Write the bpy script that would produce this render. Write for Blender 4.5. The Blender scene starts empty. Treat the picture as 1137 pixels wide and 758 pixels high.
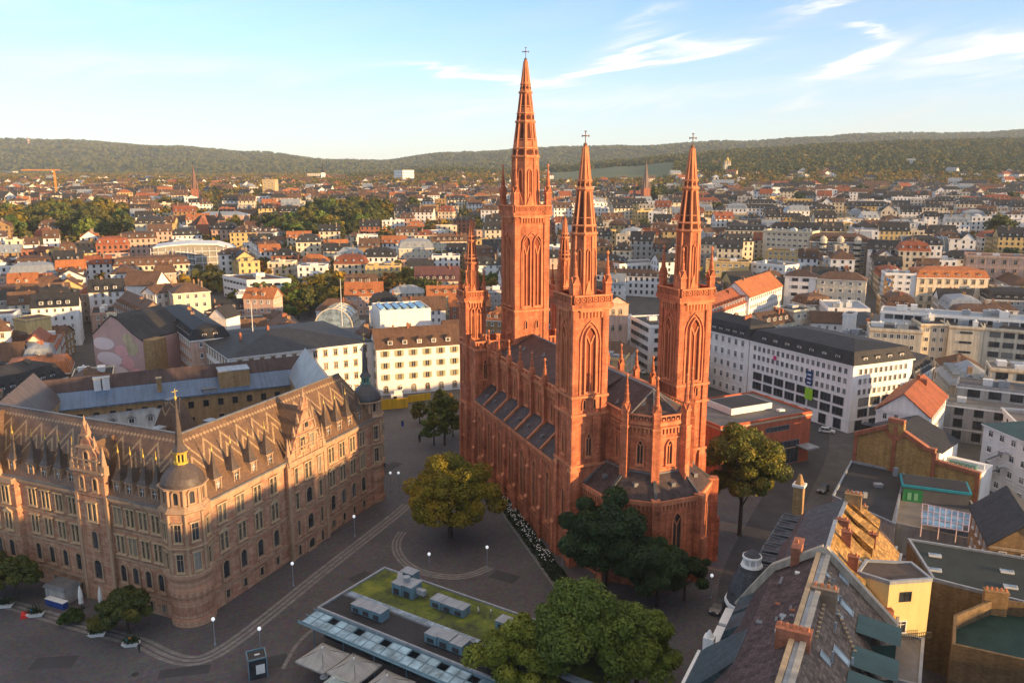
import bpy, math, random
import numpy as np
from mathutils import Vector, Matrix, noise
R = math.radians
scene = bpy.context.scene
col = scene.collection
# ---------------------------------------------------------------- camera
PITCH = math.atan((379-195)/884.3)
CAM_H = 70.0
cam_d = bpy.data.cameras.new('camera')
cam = bpy.data.objects.new('camera', cam_d)
col.objects.link(cam)
cam_d.sensor_width = 36.0
cam_d.lens = 28.0
cam_d.clip_start = 1.0
cam_d.clip_end = 60000
cam.location = (0, 0, CAM_H)
cam.rotation_euler = (math.pi/2-PITCH, 0, 0)
scene.camera = cam
# ---------------------------------------------------------------- light, sky, exposure
SUN_AZ, SUN_EL = 119.0, 6.5          # degrees clockwise from the view direction / above the horizon
scene.view_settings.view_transform = 'Standard'
scene.view_settings.look = 'None'
scene.view_settings.gamma = 1.0
scene.view_settings.use_curve_mapping = False
scene.view_settings.exposure = 1.68
scene.cycles.max_bounces = 6
scene.cycles.volume_bounces = 1
sun_d = bpy.data.lights.new('sun', 'SUN')
sun_d.energy = 3.2
sun_d.angle = R(0.9)
sun_d.color = (1.0, 0.64, 0.29)
sun = bpy.data.objects.new('sun', sun_d)
col.objects.link(sun)
to_sun = Vector((math.sin(R(SUN_AZ))*math.cos(R(SUN_EL)), math.cos(R(SUN_AZ))*math.cos(R(SUN_EL)), math.sin(R(SUN_EL))))
sun.rotation_euler = to_sun.to_track_quat('Z', 'Y').to_euler()
world = bpy.data.worlds.new('World')
scene.world = world
world.use_nodes = True
def build_sky():
 nt = world.node_tree
 nt.nodes.clear()
 L = nt.links.new
 def N(t, **k):
  n = nt.nodes.new(t)
  for a, b in k.items():
   setattr(n, a, b)
  return n
 out = N('ShaderNodeOutputWorld')
 bg = N('ShaderNodeBackground')
 bg.inputs['Strength'].default_value = 0.15
 L(bg.outputs[0], out.inputs[0])
 sky = N('ShaderNodeTexSky', sky_type='NISHITA')
 sky.sun_disc = False
 sky.sun_elevation = R(SUN_EL)
 sky.sun_rotation = R(SUN_AZ)
 sky.air_density = 0.75
 sky.dust_density = 0.3
 sky.ozone_density = 3.0
 sky.altitude = 200
 tc = N('ShaderNodeTexCoord')
 sep = N('ShaderNodeSeparateXYZ')
 L(tc.outputs['Generated'], sep.inputs[0])
 def M(op, a, b=None, c=None):
  n = N('ShaderNodeMath', operation=op)
  for i, v in enumerate((a, b, c)):
   if v is None:
    continue
   if isinstance(v, (int, float)):
    n.inputs[i].default_value = v
   else:
    L(v, n.inputs[i])
  return n.outputs[0]
 az = M('ARCTAN2', sep.outputs[0], sep.outputs[1])      # 0 straight ahead, positive to the right
 el = sep.outputs[2]
 # thin high cloud: warped streaks stretched along the horizon
 comb = N('ShaderNodeCombineXYZ')
 L(M('MULTIPLY', az, 3.0), comb.inputs[0])
 L(M('ADD', M('MULTIPLY', el, 22.0), M('MULTIPLY', az, -3.2)), comb.inputs[1])
 n1 = N('ShaderNodeTexNoise')
 n1.inputs['Scale'].default_value = 1.2
 n1.inputs['Detail'].default_value = 8
 n1.inputs['Roughness'].default_value = 0.62
 n1.inputs['Distortion'].default_value = 0.7
 L(comb.outputs[0], n1.inputs['Vector'])
 comb2 = N('ShaderNodeCombineXYZ')
 L(M('MULTIPLY', az, 14.0), comb2.inputs[0])
 L(M('MULTIPLY', el, 70.0), comb2.inputs[1])
 n2 = N('ShaderNodeTexNoise')
 n2.inputs['Scale'].default_value = 1.0
 n2.inputs['Detail'].default_value = 9
 n2.inputs['Roughness'].default_value = 0.7
 n2.inputs['Distortion'].default_value = 1.2
 L(comb2.outputs[0], n2.inputs['Vector'])
 wob = M('MULTIPLY', M('SUBTRACT', n1.outputs[0], 0.5), 0.10)
 tot = None
 # separate cirrus patches: azimuth, elevation (sine), half width, half height, tilt, weight
 for a0, e0, wa, we, tl, wt in (
   (-0.03, .118, .13, .008, -.10, .8), (.115, .128, .10, .006, .22, .85), (.235, .140, .070, .012, .06, 1.0),
   (.14, .150, .05, .009, .3, .5), (.392, .122, .058, .014, .45, 1.15), (.40, .160, .03, .006, -.25, .8),
   (.56, .132, .13, .020, .12, 1.35), (.65, .155, .08, .017, .30, 1.1), (.35, .195, .05, .006, .25, .6),
   (.16, .175, .045, .008, .35, .45), (-.42, .115, .25, .016, .03, .30), (.10, .085, .35, .012, .02, .30), (.5, .1, .2, .008, .0, .3),
   (-.75, .16, .3, .02, .1, .5), (.95, .18, .2, .03, .1, .8)):
  da = M('SUBTRACT', az, a0)
  de = M('SUBTRACT', M('SUBTRACT', M('ADD', el, wob), e0), M('MULTIPLY', da, tl))
  q = M('ADD', M('POWER', M('DIVIDE', da, wa*.8), 2.0), M('POWER', M('DIVIDE', de, we*.75), 2.0))
  g = M('MULTIPLY', M('POWER', 2.718, M('MULTIPLY', q, -1.0)), wt*.8)
  tot = g if tot is None else M('ADD', tot, g)
 det = N('ShaderNodeMapRange')
 det.inputs[1].default_value = .30
 det.inputs[2].default_value = .62
 det.inputs[3].default_value = .35
 det.inputs[4].default_value = 1.15
 L(n2.outputs[0], det.inputs[0])
 cl = M('MULTIPLY', tot, det.outputs[0])
 veil = N('ShaderNodeMapRange')
 veil.inputs[1].default_value = .45
 veil.inputs[2].default_value = .75
 veil.inputs[3].default_value = 0
 veil.inputs[4].default_value = .16
 L(n1.outputs[0], veil.inputs[0])
 low = M('MULTIPLY', M('POWER', 2.718, M('MULTIPLY', M('MAXIMUM', el, 0.0), -11.0)), 0.92)   # thin high haze, thicker towards the horizon
 cl = M('ADD', M('ADD', cl, veil.outputs[0]), low)
 cl = M('MINIMUM', cl, 0.94)
 mix = N('ShaderNodeMix', data_type='RGBA')
 L(cl, mix.inputs[0])
 hsv = N('ShaderNodeHueSaturation')
 hsv.inputs['Saturation'].default_value = SKY_SAT
 L(sky.outputs[0], hsv.inputs['Color'])
 hs = N('ShaderNodeMix', data_type='RGBA', blend_type='MULTIPLY')
 hs.inputs[0].default_value = 1.0
 L(hsv.outputs[0], hs.inputs[6])
 hs.inputs[7].default_value = SKY_TINT
 L(hs.outputs[2], mix.inputs[6])
 cc = N('ShaderNodeMix', data_type='RGBA')
 L(M('MINIMUM', M('MULTIPLY', tot, 2.0), 1.0), cc.inputs[0])
 cc.inputs[6].default_value = CLOUD_COL
 cc.inputs[7].default_value = CIRRUS_COL
 L(cc.outputs[2], mix.inputs[7])
 # unseen broken bright cloud above the frame, added as soft fill light
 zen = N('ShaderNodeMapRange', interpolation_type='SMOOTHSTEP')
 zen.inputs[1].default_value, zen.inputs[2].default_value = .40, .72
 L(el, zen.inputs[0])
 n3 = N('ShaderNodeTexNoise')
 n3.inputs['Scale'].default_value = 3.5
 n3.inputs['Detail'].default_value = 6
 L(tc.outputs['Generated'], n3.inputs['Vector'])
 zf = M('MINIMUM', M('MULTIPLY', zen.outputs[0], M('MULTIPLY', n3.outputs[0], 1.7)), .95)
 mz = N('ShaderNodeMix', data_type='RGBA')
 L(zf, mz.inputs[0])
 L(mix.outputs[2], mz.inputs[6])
 mz.inputs[7].default_value = FILL_CLOUD
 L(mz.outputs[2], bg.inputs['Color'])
SKY_SAT = 0.98
SKY_TINT = (.93, .90, .86, 1)
CLOUD_COL = (2.1, 1.9, 1.68, 1)
CIRRUS_COL = (2.75, 2.6, 2.45, 1)
FILL_CLOUD = (2.3, 2.0, 1.75, 1)
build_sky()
# ---------------------------------------------------------------- survey: image bearings of the photograph -> metres on a level z
_s, _c = math.sin(PITCH), math.cos(PITCH)
def P(x, y, z=0.0):
 u = (x-568.5)/884.3
 v = (y-379.0)/884.3
 t = (z-CAM_H)/-(_s+v*_c)
 return Vector((u*t, (_c-v*_s)*t))
def lerp_table(t, x, lin=False):
 if x <= t[0][0]:
  return t[0][1]
 for (a, b), (c, d) in zip(t, t[1:]):
  if x <= c:
   k = (x-a)/(c-a)
   k = k if lin else k*k*(3-2*k)
   return b+(d-b)*k
 return t[-1][1]
def smooth(a, b, x):
 k = min(1, max(0, (x-a)/(b-a)))
 return k*k*(3-2*k)
BASE = [(0, 0), (330, 0), (520, 11), (800, 25), (1200, 41), (1700, 53), (2300, 61), (3000, 69), (4000, 80), (9000, 90)]
RIDGE = [(-1.2, 262), (-.66, 268), (-.55, 262), (-.42, 222), (-.31, 180), (-.22, 128), (-.16, 128), (-.08, 178), (.03, 202), (.15, 222), (.26, 245), (.37, 280),
   (.43, 302), (.55, 300), (.65, 332), (1.2, 340)]
NEROB = [(-.30, 40), (-.16, 66), (-.08, 82), (0, 76), (.06, 88), (.14, 108), (.2, 124), (.3, 142), (.4, 156), (.5, 166), (.65, 172), (1.2, 180)]
def T(x, y):
 """height of the land"""
 if y < 330:
  return 0.0
 a = x/max(y, 1)
 b = lerp_table(BASE, y, True)
 n = lerp_table(NEROB, a)
 kn = smooth(1000, 2700, y)*(1-.45*smooth(2800, 3700, y))
 z = b+max(0, n-60)*kn
 r = lerp_table(RIDGE, a)+34
 kr = smooth(2900, 5600, y)
 z = z*(1-kr)+r*kr
 if y > 2000:
  q = smooth(2000, 3500, y)
  z += q*noise.noise(Vector((x/700, y/700, 3)))*26*(1-smooth(4800, 5600, y)*.75)
  z += q*noise.noise(Vector((x/190, y/190, 9)))*7
 return z
def PT(x, y, h=0.0):
 """the survey with the land's own height under the point (h metres above it)"""
 u = (x-568.5)/884.3
 v = (y-379.0)/884.3
 fx, fy, fz = u/(_c-v*_s), 1.0, -(_s+v*_c)/(_c-v*_s)
 lo = hi = 60.0
 while hi < 5900:
  if CAM_H+fz*hi <= T(fx*hi, hi)+h:
   break
  lo, hi = hi, hi*1.03+4
 for _ in range(22):
  m = (lo+hi)/2
  if CAM_H+fz*m <= T(fx*m, m)+h:
   hi = m
  else:
   lo = m
 return Vector((fx*hi, hi))
# ---------------------------------------------------------------- mesh building
class MB:
 def __init__(self):
  self.v, self.f, self.m, self.s = [], [], [], []
 def add(self, vs, fs, m=0, smooth=False):
  o = len(self.v)
  self.v.extend(tuple(p) for p in vs)
  for f in fs:
   self.f.append(tuple(i+o for i in f))
   self.m.append(m)
   self.s.append(smooth)
 def quad(self, a, b, c, d, m=0):
  self.add((a, b, c, d), ((0, 1, 2, 3),), m)
 def tri(self, a, b, c, m=0):
  self.add((a, b, c), ((0, 1, 2),), m)
 def loft(self, lo, hi, m=0, top=True, bottom=False, smooth=False):
  """two rings of the same count, 3-D points, counter-clockwise seen from above"""
  n = len(lo)
  fs = [(i, (i+1) % n, n+(i+1) % n, n+i) for i in range(n)]
  self.add(list(lo)+list(hi), fs, m, smooth)
  if top:
   self.add(hi, [tuple(range(n))], m)
  if bottom:
   self.add(lo, [tuple(reversed(range(n)))], m)
 def prism(self, poly, z0, z1, m=0, top=True, bottom=False, mt=None):
  self.loft([(p[0], p[1], z0) for p in poly], [(p[0], p[1], z1) for p in poly], m, top and mt is None, bottom)
  if mt is not None:
   self.add([(p[0], p[1], z1) for p in poly], [tuple(range(len(poly)))], mt)
 def box(self, cx, cy, z0, sx, sy, sz, m=0, rot=0.0, bottom=True):
  ca, sa = math.cos(rot), math.sin(rot)
  pts = [(cx+ca*x-sa*y, cy+sa*x+ca*y) for x, y in ((-sx/2, -sy/2), (sx/2, -sy/2), (sx/2, sy/2), (-sx/2, sy/2))]
  self.prism(pts, z0, z0+sz, m, True, bottom)
 def cone(self, cx, cy, z0, z1, r0, r1, n=8, m=0, rot=0.0, top=True, smooth=False, bottom=False):
  k = 1/math.cos(math.pi/n) if n <= 8 else 1
  lo = [(cx+r0*k*math.cos(rot+2*math.pi*(i+.5)/n), cy+r0*k*math.sin(rot+2*math.pi*(i+.5)/n), z0) for i in range(n)]
  if r1 <= 1e-6:
   self.add(lo+[(cx, cy, z1)], [(i, (i+1) % n, n) for i in range(n)], m, smooth)
  else:
   hi = [(cx+r1*k*math.cos(rot+2*math.pi*(i+.5)/n), cy+r1*k*math.sin(rot+2*math.pi*(i+.5)/n), z1) for i in range(n)]
   self.loft(lo, hi, m, top, bottom, smooth)
 def lathe(self, cx, cy, prof, n=12, m=0, smooth=False, rot=0.0):
  for (r0, z0), (r1, z1) in zip(prof, prof[1:]):
   if r0 <= 1e-6:
    continue
   self.cone(cx, cy, z0, z1, r0, r1, n, m, rot, (r1, z1) == prof[-1], smooth)
 def beam(self, a, b, w, h=None, m=0):
  a, b = Vector(a), Vector(b)
  h = h or w
  d = (b-a).normalized()
  up = Vector((0, 0, 1)) if abs(d.z) < .95 else Vector((1, 0, 0))
  s = d.cross(up).normalized()*w/2
  u = s.cross(d).normalized()*h/2
  lo = [a-s-u, a+s-u, a+s+u, a-s+u]
  hi = [p+(b-a) for p in lo]
  self.add(lo+hi, [(0, 1, 2, 3), (7, 6, 5, 4), (4, 5, 1, 0), (5, 6, 2, 1), (6, 7, 3, 2), (7, 4, 0, 3)], m)
 def merge(self, o, mtx=None, moff=0):
  b = len(self.v)
  if mtx is None:
   self.v.extend(o.v)
  else:
   self.v.extend(tuple(mtx @ Vector(p)) for p in o.v)
  self.f.extend(tuple(i+b for i in f) for f in o.f)
  self.m.extend(k+moff for k in o.m)
  self.s.extend(o.s)
 def mesh(self, name, mats):
  me = bpy.data.meshes.new(name)
  me.from_pydata(self.v, [], self.f)
  for m in (mats if isinstance(mats, (list, tuple)) else [mats]):
   me.materials.append(m)
  n = len(me.polygons)
  me.polygons.foreach_set('material_index', self.m)
  me.polygons.foreach_set('use_smooth', self.s)
  auto_uv(me)
  me.update()
  return me
 def obj(self, name, mats, parent=None, loc=None, rot=None):
  return link(name, self.mesh(name, mats), parent, loc, rot)
def auto_uv(me):
 """UVs in metres: u runs level along the face, v runs up it"""
 n = len(me.polygons)
 if n == 0:
  return
 nor = np.empty(n*3, np.float32)
 me.polygons.foreach_get('normal', nor)
 nor = nor.reshape(-1, 3)
 t = np.stack([-nor[:, 1], nor[:, 0], np.zeros(n, np.float32)], 1)
 l = np.linalg.norm(t, axis=1)
 flat = l < 1e-3
 t[flat] = (1, 0, 0)
 l[flat] = 1
 t /= l[:, None]
 b = np.cross(nor, t)
 tot = np.empty(n, np.int32)
 me.polygons.foreach_get('loop_total', tot)
 lv = np.empty(len(me.loops), np.int32)
 me.loops.foreach_get('vertex_index', lv)
 co = np.empty(len(me.vertices)*3, np.float32)
 me.vertices.foreach_get('co', co)
 p = co.reshape(-1, 3)[lv]
 fi = np.repeat(np.arange(n), tot)
 uv = np.stack([(p*t[fi]).sum(1), (p*b[fi]).sum(1)], 1).astype(np.float32)
 me.uv_layers.new(name='uv').data.foreach_set('uv', uv.ravel())
def link(name, data, parent=None, loc=None, rot=None):
 o = bpy.data.objects.new(name, data)
 col.objects.link(o)
 if parent is not None:
  o.parent = parent
 if loc is not None:
  o.location = loc
 if rot is not None:
  o.rotation_euler = (0, 0, rot)
 return o
def tag(o, label, cat, group=None, kind=None):
 o['label'] = label
 o['category'] = cat
 if group:
  o['group'] = group
 if kind:
  o['kind'] = kind
 return o
def thing(name, label, cat, loc=(0, 0, 0), rot=0.0, group=None):
 return tag(link(name, None, None, loc, rot), label, cat, group)
def struct(o):
 o['kind'] = 'structure'
 return o
# ---------------------------------------------------------------- materials
def _nodes(name):
 m = bpy.data.materials.new(name)
 m.use_nodes = True
 nt = m.node_tree
 return m, nt, nt.nodes['Principled BSDF']
def _n(nt, t, **k):
 n = nt.nodes.new(t)
 for a, b in k.items():
  setattr(n, a, b)
 return n
def _math(nt, op, a, b=None, c=None):
 n = nt.nodes.new('ShaderNodeMath')
 n.operation = op
 for i, v in enumerate((a, b, c)):
  if v is None:
   continue
  if isinstance(v, (int, float)):
   n.inputs[i].default_value = v
  else:
   nt.links.new(v, n.inputs[i])
 return n.outputs[0]
def _noise(nt, vec, scale, detail=4, rough=.6, dist=0):
 n = _n(nt, 'ShaderNodeTexNoise')
 n.inputs['Scale'].default_value = scale
 n.inputs['Detail'].default_value = detail
 n.inputs['Roughness'].default_value = rough
 n.inputs['Distortion'].default_value = dist
 nt.links.new(vec, n.inputs['Vector'])
 return n.outputs[0]
def _ramp(nt, fac, stops):
 r = _n(nt, 'ShaderNodeValToRGB')
 e = r.color_ramp.elements
 e[0].position, e[0].color = stops[0][0], (*stops[0][1], 1)
 e[1].position, e[1].color = stops[-1][0], (*stops[-1][1], 1)
 for p, c in stops[1:-1]:
  k = e.new(p)
  k.color = (*c, 1)
 nt.links.new(fac, r.inputs[0])
 return r.outputs[0]
def _mix(nt, fac, a, b, mode='MIX'):
 n = _n(nt, 'ShaderNodeMix', data_type='RGBA', blend_type=mode)
 for s, v in ((0, fac), (6, a), (7, b)):
  if isinstance(v, (int, float)):
   n.inputs[s].default_value = v
  elif isinstance(v, tuple):
   n.inputs[s].default_value = (*v, 1)
  else:
   nt.links.new(v, n.inputs[s])
 return n.outputs[2]
def sc(c, k):
 return tuple(min(1, x*k) for x in c)
def mat(name, c, rough=.85, var=.18, scale=.5, fine=4.0, tint=0.0, spec=.25, metal=0.0, brick=None, tiles=None, bump=.0, stain=.25):
 """weathered surface: two noises, rain streaks, optional masonry courses (brick=(w,h,amount)) or roof tile rows (tiles=(w,h,amount)); tint varies it from object to object"""
 m, nt, bs = _nodes(name)
 geo = _n(nt, 'ShaderNodeNewGeometry').outputs['Position']
 n1 = _noise(nt, geo, scale, 5, .65)
 n2 = _noise(nt, geo, fine, 3, .6)
 f = _math(nt, 'ADD', _math(nt, 'MULTIPLY', n1, .65), _math(nt, 'MULTIPLY', n2, .35))
 colr = _ramp(nt, f, [(.30, sc(c, 1-var*1.6)), (.5, c), (.72, sc(c, 1+var*1.3))])
 uv = _n(nt, 'ShaderNodeUVMap').outputs[0]
 if brick or tiles:
  w, h, amt = brick or tiles
  b = _n(nt, 'ShaderNodeTexBrick')
  b.inputs['Scale'].default_value = 1.0
  b.inputs['Brick Width'].default_value = w
  b.inputs['Row Height'].default_value = h
  b.inputs['Mortar Size'].default_value = min(w, h)*.07
  b.inputs['Color1'].default_value = (1-amt,)*3+(1,)
  b.inputs['Color2'].default_value = (1+amt*.6,)*3+(1,)
  b.inputs['Mortar'].default_value = (1-amt*.9,)*3+(1,)
  nt.links.new(uv, b.inputs['Vector'])
  colr = _mix(nt, 1.0, colr, b.outputs['Color'], 'MULTIPLY')
 if stain:
  mp = _n(nt, 'ShaderNodeMapping')
  mp.inputs['Scale'].default_value = (1.1, .09, 1)
  nt.links.new(uv, mp.inputs[0])
  st = _noise(nt, mp.outputs[0], 1.0, 4, .6)
  sr = _ramp(nt, st, [(.38, (1-stain, 1-stain, 1-stain)), (.6, (1, 1, 1))])
  colr = _mix(nt, 1.0, colr, sr, 'MULTIPLY')
 if tint:
  oi = _n(nt, 'ShaderNodeObjectInfo').outputs['Random']
  tr = _ramp(nt, oi, [(0, (1-tint, 1-tint, 1-tint*.9)), (.5, (1, 1-tint*.25, 1-tint*.5)), (1, (1+tint*.3, 1+tint*.2, 1))])
  colr = _mix(nt, 1.0, colr, tr, 'MULTIPLY')
 nt.links.new(colr, bs.inputs['Base Color'])
 bs.inputs['Roughness'].default_value = rough
 bs.inputs['Specular IOR Level'].default_value = spec
 bs.inputs['Metallic'].default_value = metal
 if bump:
  bp = _n(nt, 'ShaderNodeBump')
  bp.inputs['Strength'].default_value = bump
  bp.inputs['Distance'].default_value = .15
  nt.links.new(n2, bp.inputs['Height'])
  nt.links.new(bp.outputs[0], bs.inputs['Normal'])
 return m
def glass_mat(name, c, rough=.08, spec=.6):
 m, nt, bs = _nodes(name)
 geo = _n(nt, 'ShaderNodeNewGeometry').outputs['Position']
 n = _noise(nt, geo, .45, 2)
 gc = _ramp(nt, n, [(.35, sc(c, .55)), (.65, sc(c, 1.5))])
 if name == 'window_glass':       # blinds and curtains behind some panes
  oi = _n(nt, 'ShaderNodeObjectInfo').outputs['Random']
  r = _n(nt, 'ShaderNodeValToRGB')
  r.color_ramp.interpolation = 'CONSTANT'
  r.color_ramp.elements[1].position = .70
  for ps, v in ((0, 0), (.80, .35), (.90, .75)):
   if ps == 0:
    r.color_ramp.elements[0].color = (0, 0, 0, 1)
    r.color_ramp.elements[1].color = (.12, .12, .12, 1)
   else:
    r.color_ramp.elements.new(ps).color = (v, v, v, 1)
  nt.links.new(oi, r.inputs[0])
  gc = _mix(nt, r.outputs[0], gc, (.30, .28, .25))
 nt.links.new(gc, bs.inputs['Base Color'])
 bs.inputs['Roughness'].default_value = rough
 bs.inputs['Specular IOR Level'].default_value = spec
 return m
def leaf_mat(name, cols, scale=.35, tint=.25):
 m, nt, bs = _nodes(name)
 geo = _n(nt, 'ShaderNodeNewGeometry').outputs['Position']
 n1 = _noise(nt, geo, scale, 3, .6)
 n2 = _noise(nt, geo, scale*9, 2, .6)
 f = _math(nt, 'ADD', _math(nt, 'MULTIPLY', n1, .7), _math(nt, 'MULTIPLY', n2, .3))
 k = len(cols)
 c = _ramp(nt, f, [(.3+.4*i/(k-1), cc) for i, cc in enumerate(cols)])
 oi = _n(nt, 'ShaderNodeObjectInfo').outputs['Random']
 c = _mix(nt, 1.0, c, _ramp(nt, oi, [(0, (1-tint, 1-tint*.8, 1-tint*.5)), (.55, (1, 1, 1)), (1, (1+tint*1.6, 1+tint*.55, 1-tint*.4))]), 'MULTIPLY')
 nt.links.new(c, bs.inputs['Base Color'])
 bs.inputs['Roughness'].default_value = .6
 bs.inputs['Specular IOR Level'].default_value = .2
 tr = _n(nt, 'ShaderNodeBsdfTranslucent')
 nt.links.new(c, tr.inputs[0])
 mx = _n(nt, 'ShaderNodeMixShader')
 mx.inputs[0].default_value = .22
 nt.links.new(bs.outputs[0], mx.inputs[1])
 nt.links.new(tr.outputs[0], mx.inputs[2])
 nt.links.new(mx.outputs[0], nt.nodes['Material Output'].inputs[0])
 return m
M = {}
M['brick'] = mat('church_brick', (.55, .172, .082), .85, .40, .30, 2.2, brick=(1.1, .42, .20), stain=.38)
M['brick_trim'] = mat('church_brick_trim', (.60, .22, .105), .85, .2, .5, 4, stain=.3)
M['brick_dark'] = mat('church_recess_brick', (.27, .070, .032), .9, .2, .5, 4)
M['slate'] = mat('purple_slate', (.075, .050, .046), .65, .3, .5, 3, tiles=(.6, .45, .3), spec=.25)
M['church_glass'] = glass_mat('leaded_church_glass', (.045, .035, .032), .25, .4)
M['glass'] = glass_mat('window_glass', (.030, .034, .040))
M['glass_pale'] = glass_mat('pale_glass', (.22, .28, .32), .15)
M['stone'] = mat('sandstone_trim', (.46, .33, .20), .85, .15)
M['white_trim'] = mat('white_paint', (.72, .70, .66), .6, .06, stain=.1)
M['lead'] = mat('lead_grey_metal', (.15, .15, .155), .5, .2, .6, spec=.5)
M['zinc'] = mat('zinc_sheet', (.30, .32, .34), .45, .15, .6, spec=.5)
M['iron'] = mat('dark_iron', (.04, .04, .042), .5, .1, stain=0)
M['gold'] = mat('gilded_copper', (.55, .38, .06), .4, .2, spec=.5, stain=0)
M['copper'] = mat('weathered_copper', (.16, .30, .24), .6, .2)
M['cobbles'] = None
M['asphalt'] = mat('asphalt', (.055, .053, .056), .9, .25, .2, 6, stain=0)
M['pave_band'] = mat('pale_stone_setts', (.20, .185, .17), .85, .22, .6, 5, brick=(.9, .3, .25), stain=0)
M['black_roof'] = mat('bitumen_roof', (.040, .039, .042), .85, .3, .15, 2.5, stain=0)
M['grey_roof'] = mat('grey_gravel_roof', (.17, .16, .155), .9, .25, .2, 3, tint=.3, stain=0)
M['trunk'] = mat('bark', (.06, .045, .035), .9, .25, 1.5, 8)
WALLS = {
 'white': mat('white_render', (.80, .77, .73), .85, .06, .4, tint=.12, stain=.12),
 'cream': mat('cream_render', (.70, .61, .46), .85, .09, .4, tint=.18),
 'yellow': mat('yellow_render', (.64, .46, .20), .85, .10, .4, tint=.15),
 'pink': mat('pink_render', (.58, .38, .29), .85, .10, .4, tint=.15),
 'grey': mat('grey_render', (.40, .39, .37), .85, .10, .4, tint=.2),
 'ochre': mat('ochre_brick', (.36, .22, .10), .9, .2, .6, 5, brick=(.5, .2, .22)),
 'red': mat('red_brick_wall', (.36, .14, .08), .9, .18, .6, 5, brick=(.5, .2, .2)),
 'brown': mat('brown_stone', (.30, .215, .15), .9, .18, .6, 5, brick=(1., .4, .2)),
}
ROOFS = {
 'slate': mat('dark_slate_roof', (.042, .042, .046), .65, .3, .3, 3, tint=.35, tiles=(.5, .4, .3), spec=.22),
 'brown': mat('brown_tile_roof', (.135, .078, .052), .75, .25, .3, 3, tint=.35, tiles=(.35, .35, .25)),
 'red': mat('red_tile_roof', (.30, .095, .045), .75, .22, .3, 3, tint=.25, tiles=(.35, .35, .22)),
 'orange': mat('orange_tile_roof', (.42, .15, .055), .75, .2, .3, 3, tint=.2, tiles=(.35, .35, .2)),
 'zinc': mat('zinc_roof', (.26, .29, .32), .45, .15, .4, 3, tint=.2, spec=.5),
 'green': mat('dark_green_metal_roof', (.03, .075, .065), .5, .2, .4, 3, spec=.5),
 'flat': M['grey_roof'],
 'black': M['black_roof'],
}
# ---------------------------------------------------------------- windows (each one an object; equal sizes share a mesh)
_wcache = {}
def outline(kind, w, h, inset=0.0):
 """window outline in x,z, counter-clockwise seen from outside"""
 a, b = w/2-inset, h-inset
 z0 = inset
 if kind == 'rect':
  return [(-a, z0), (a, z0), (a, b), (-a, b)]
 if kind == 'arch':
  r = a
  pts = [(-a, z0), (a, z0)]
  for i in range(9):
   t = math.pi*i/8
   pts.append((a*math.cos(t), b-r+r*math.sin(t)))
  return pts
 # pointed: two arcs of radius 1.25 w
 rr = 2.4*a
 rise = math.sqrt(rr*rr-(rr-a)**2)
 zs = b-rise
 pts = [(-a, z0), (a, z0)]
 tmax = math.asin(rise/rr)
 n = 4
 for i in range(n+1):
  t = tmax*i/n
  pts.append((a-rr+rr*math.cos(t), zs+rr*math.sin(t)))
 for i in range(n-1, -1, -1):
  t = tmax*i/n
  pts.append((-(a-rr+rr*math.cos(t)), zs+rr*math.sin(t)))
 return pts
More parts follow.
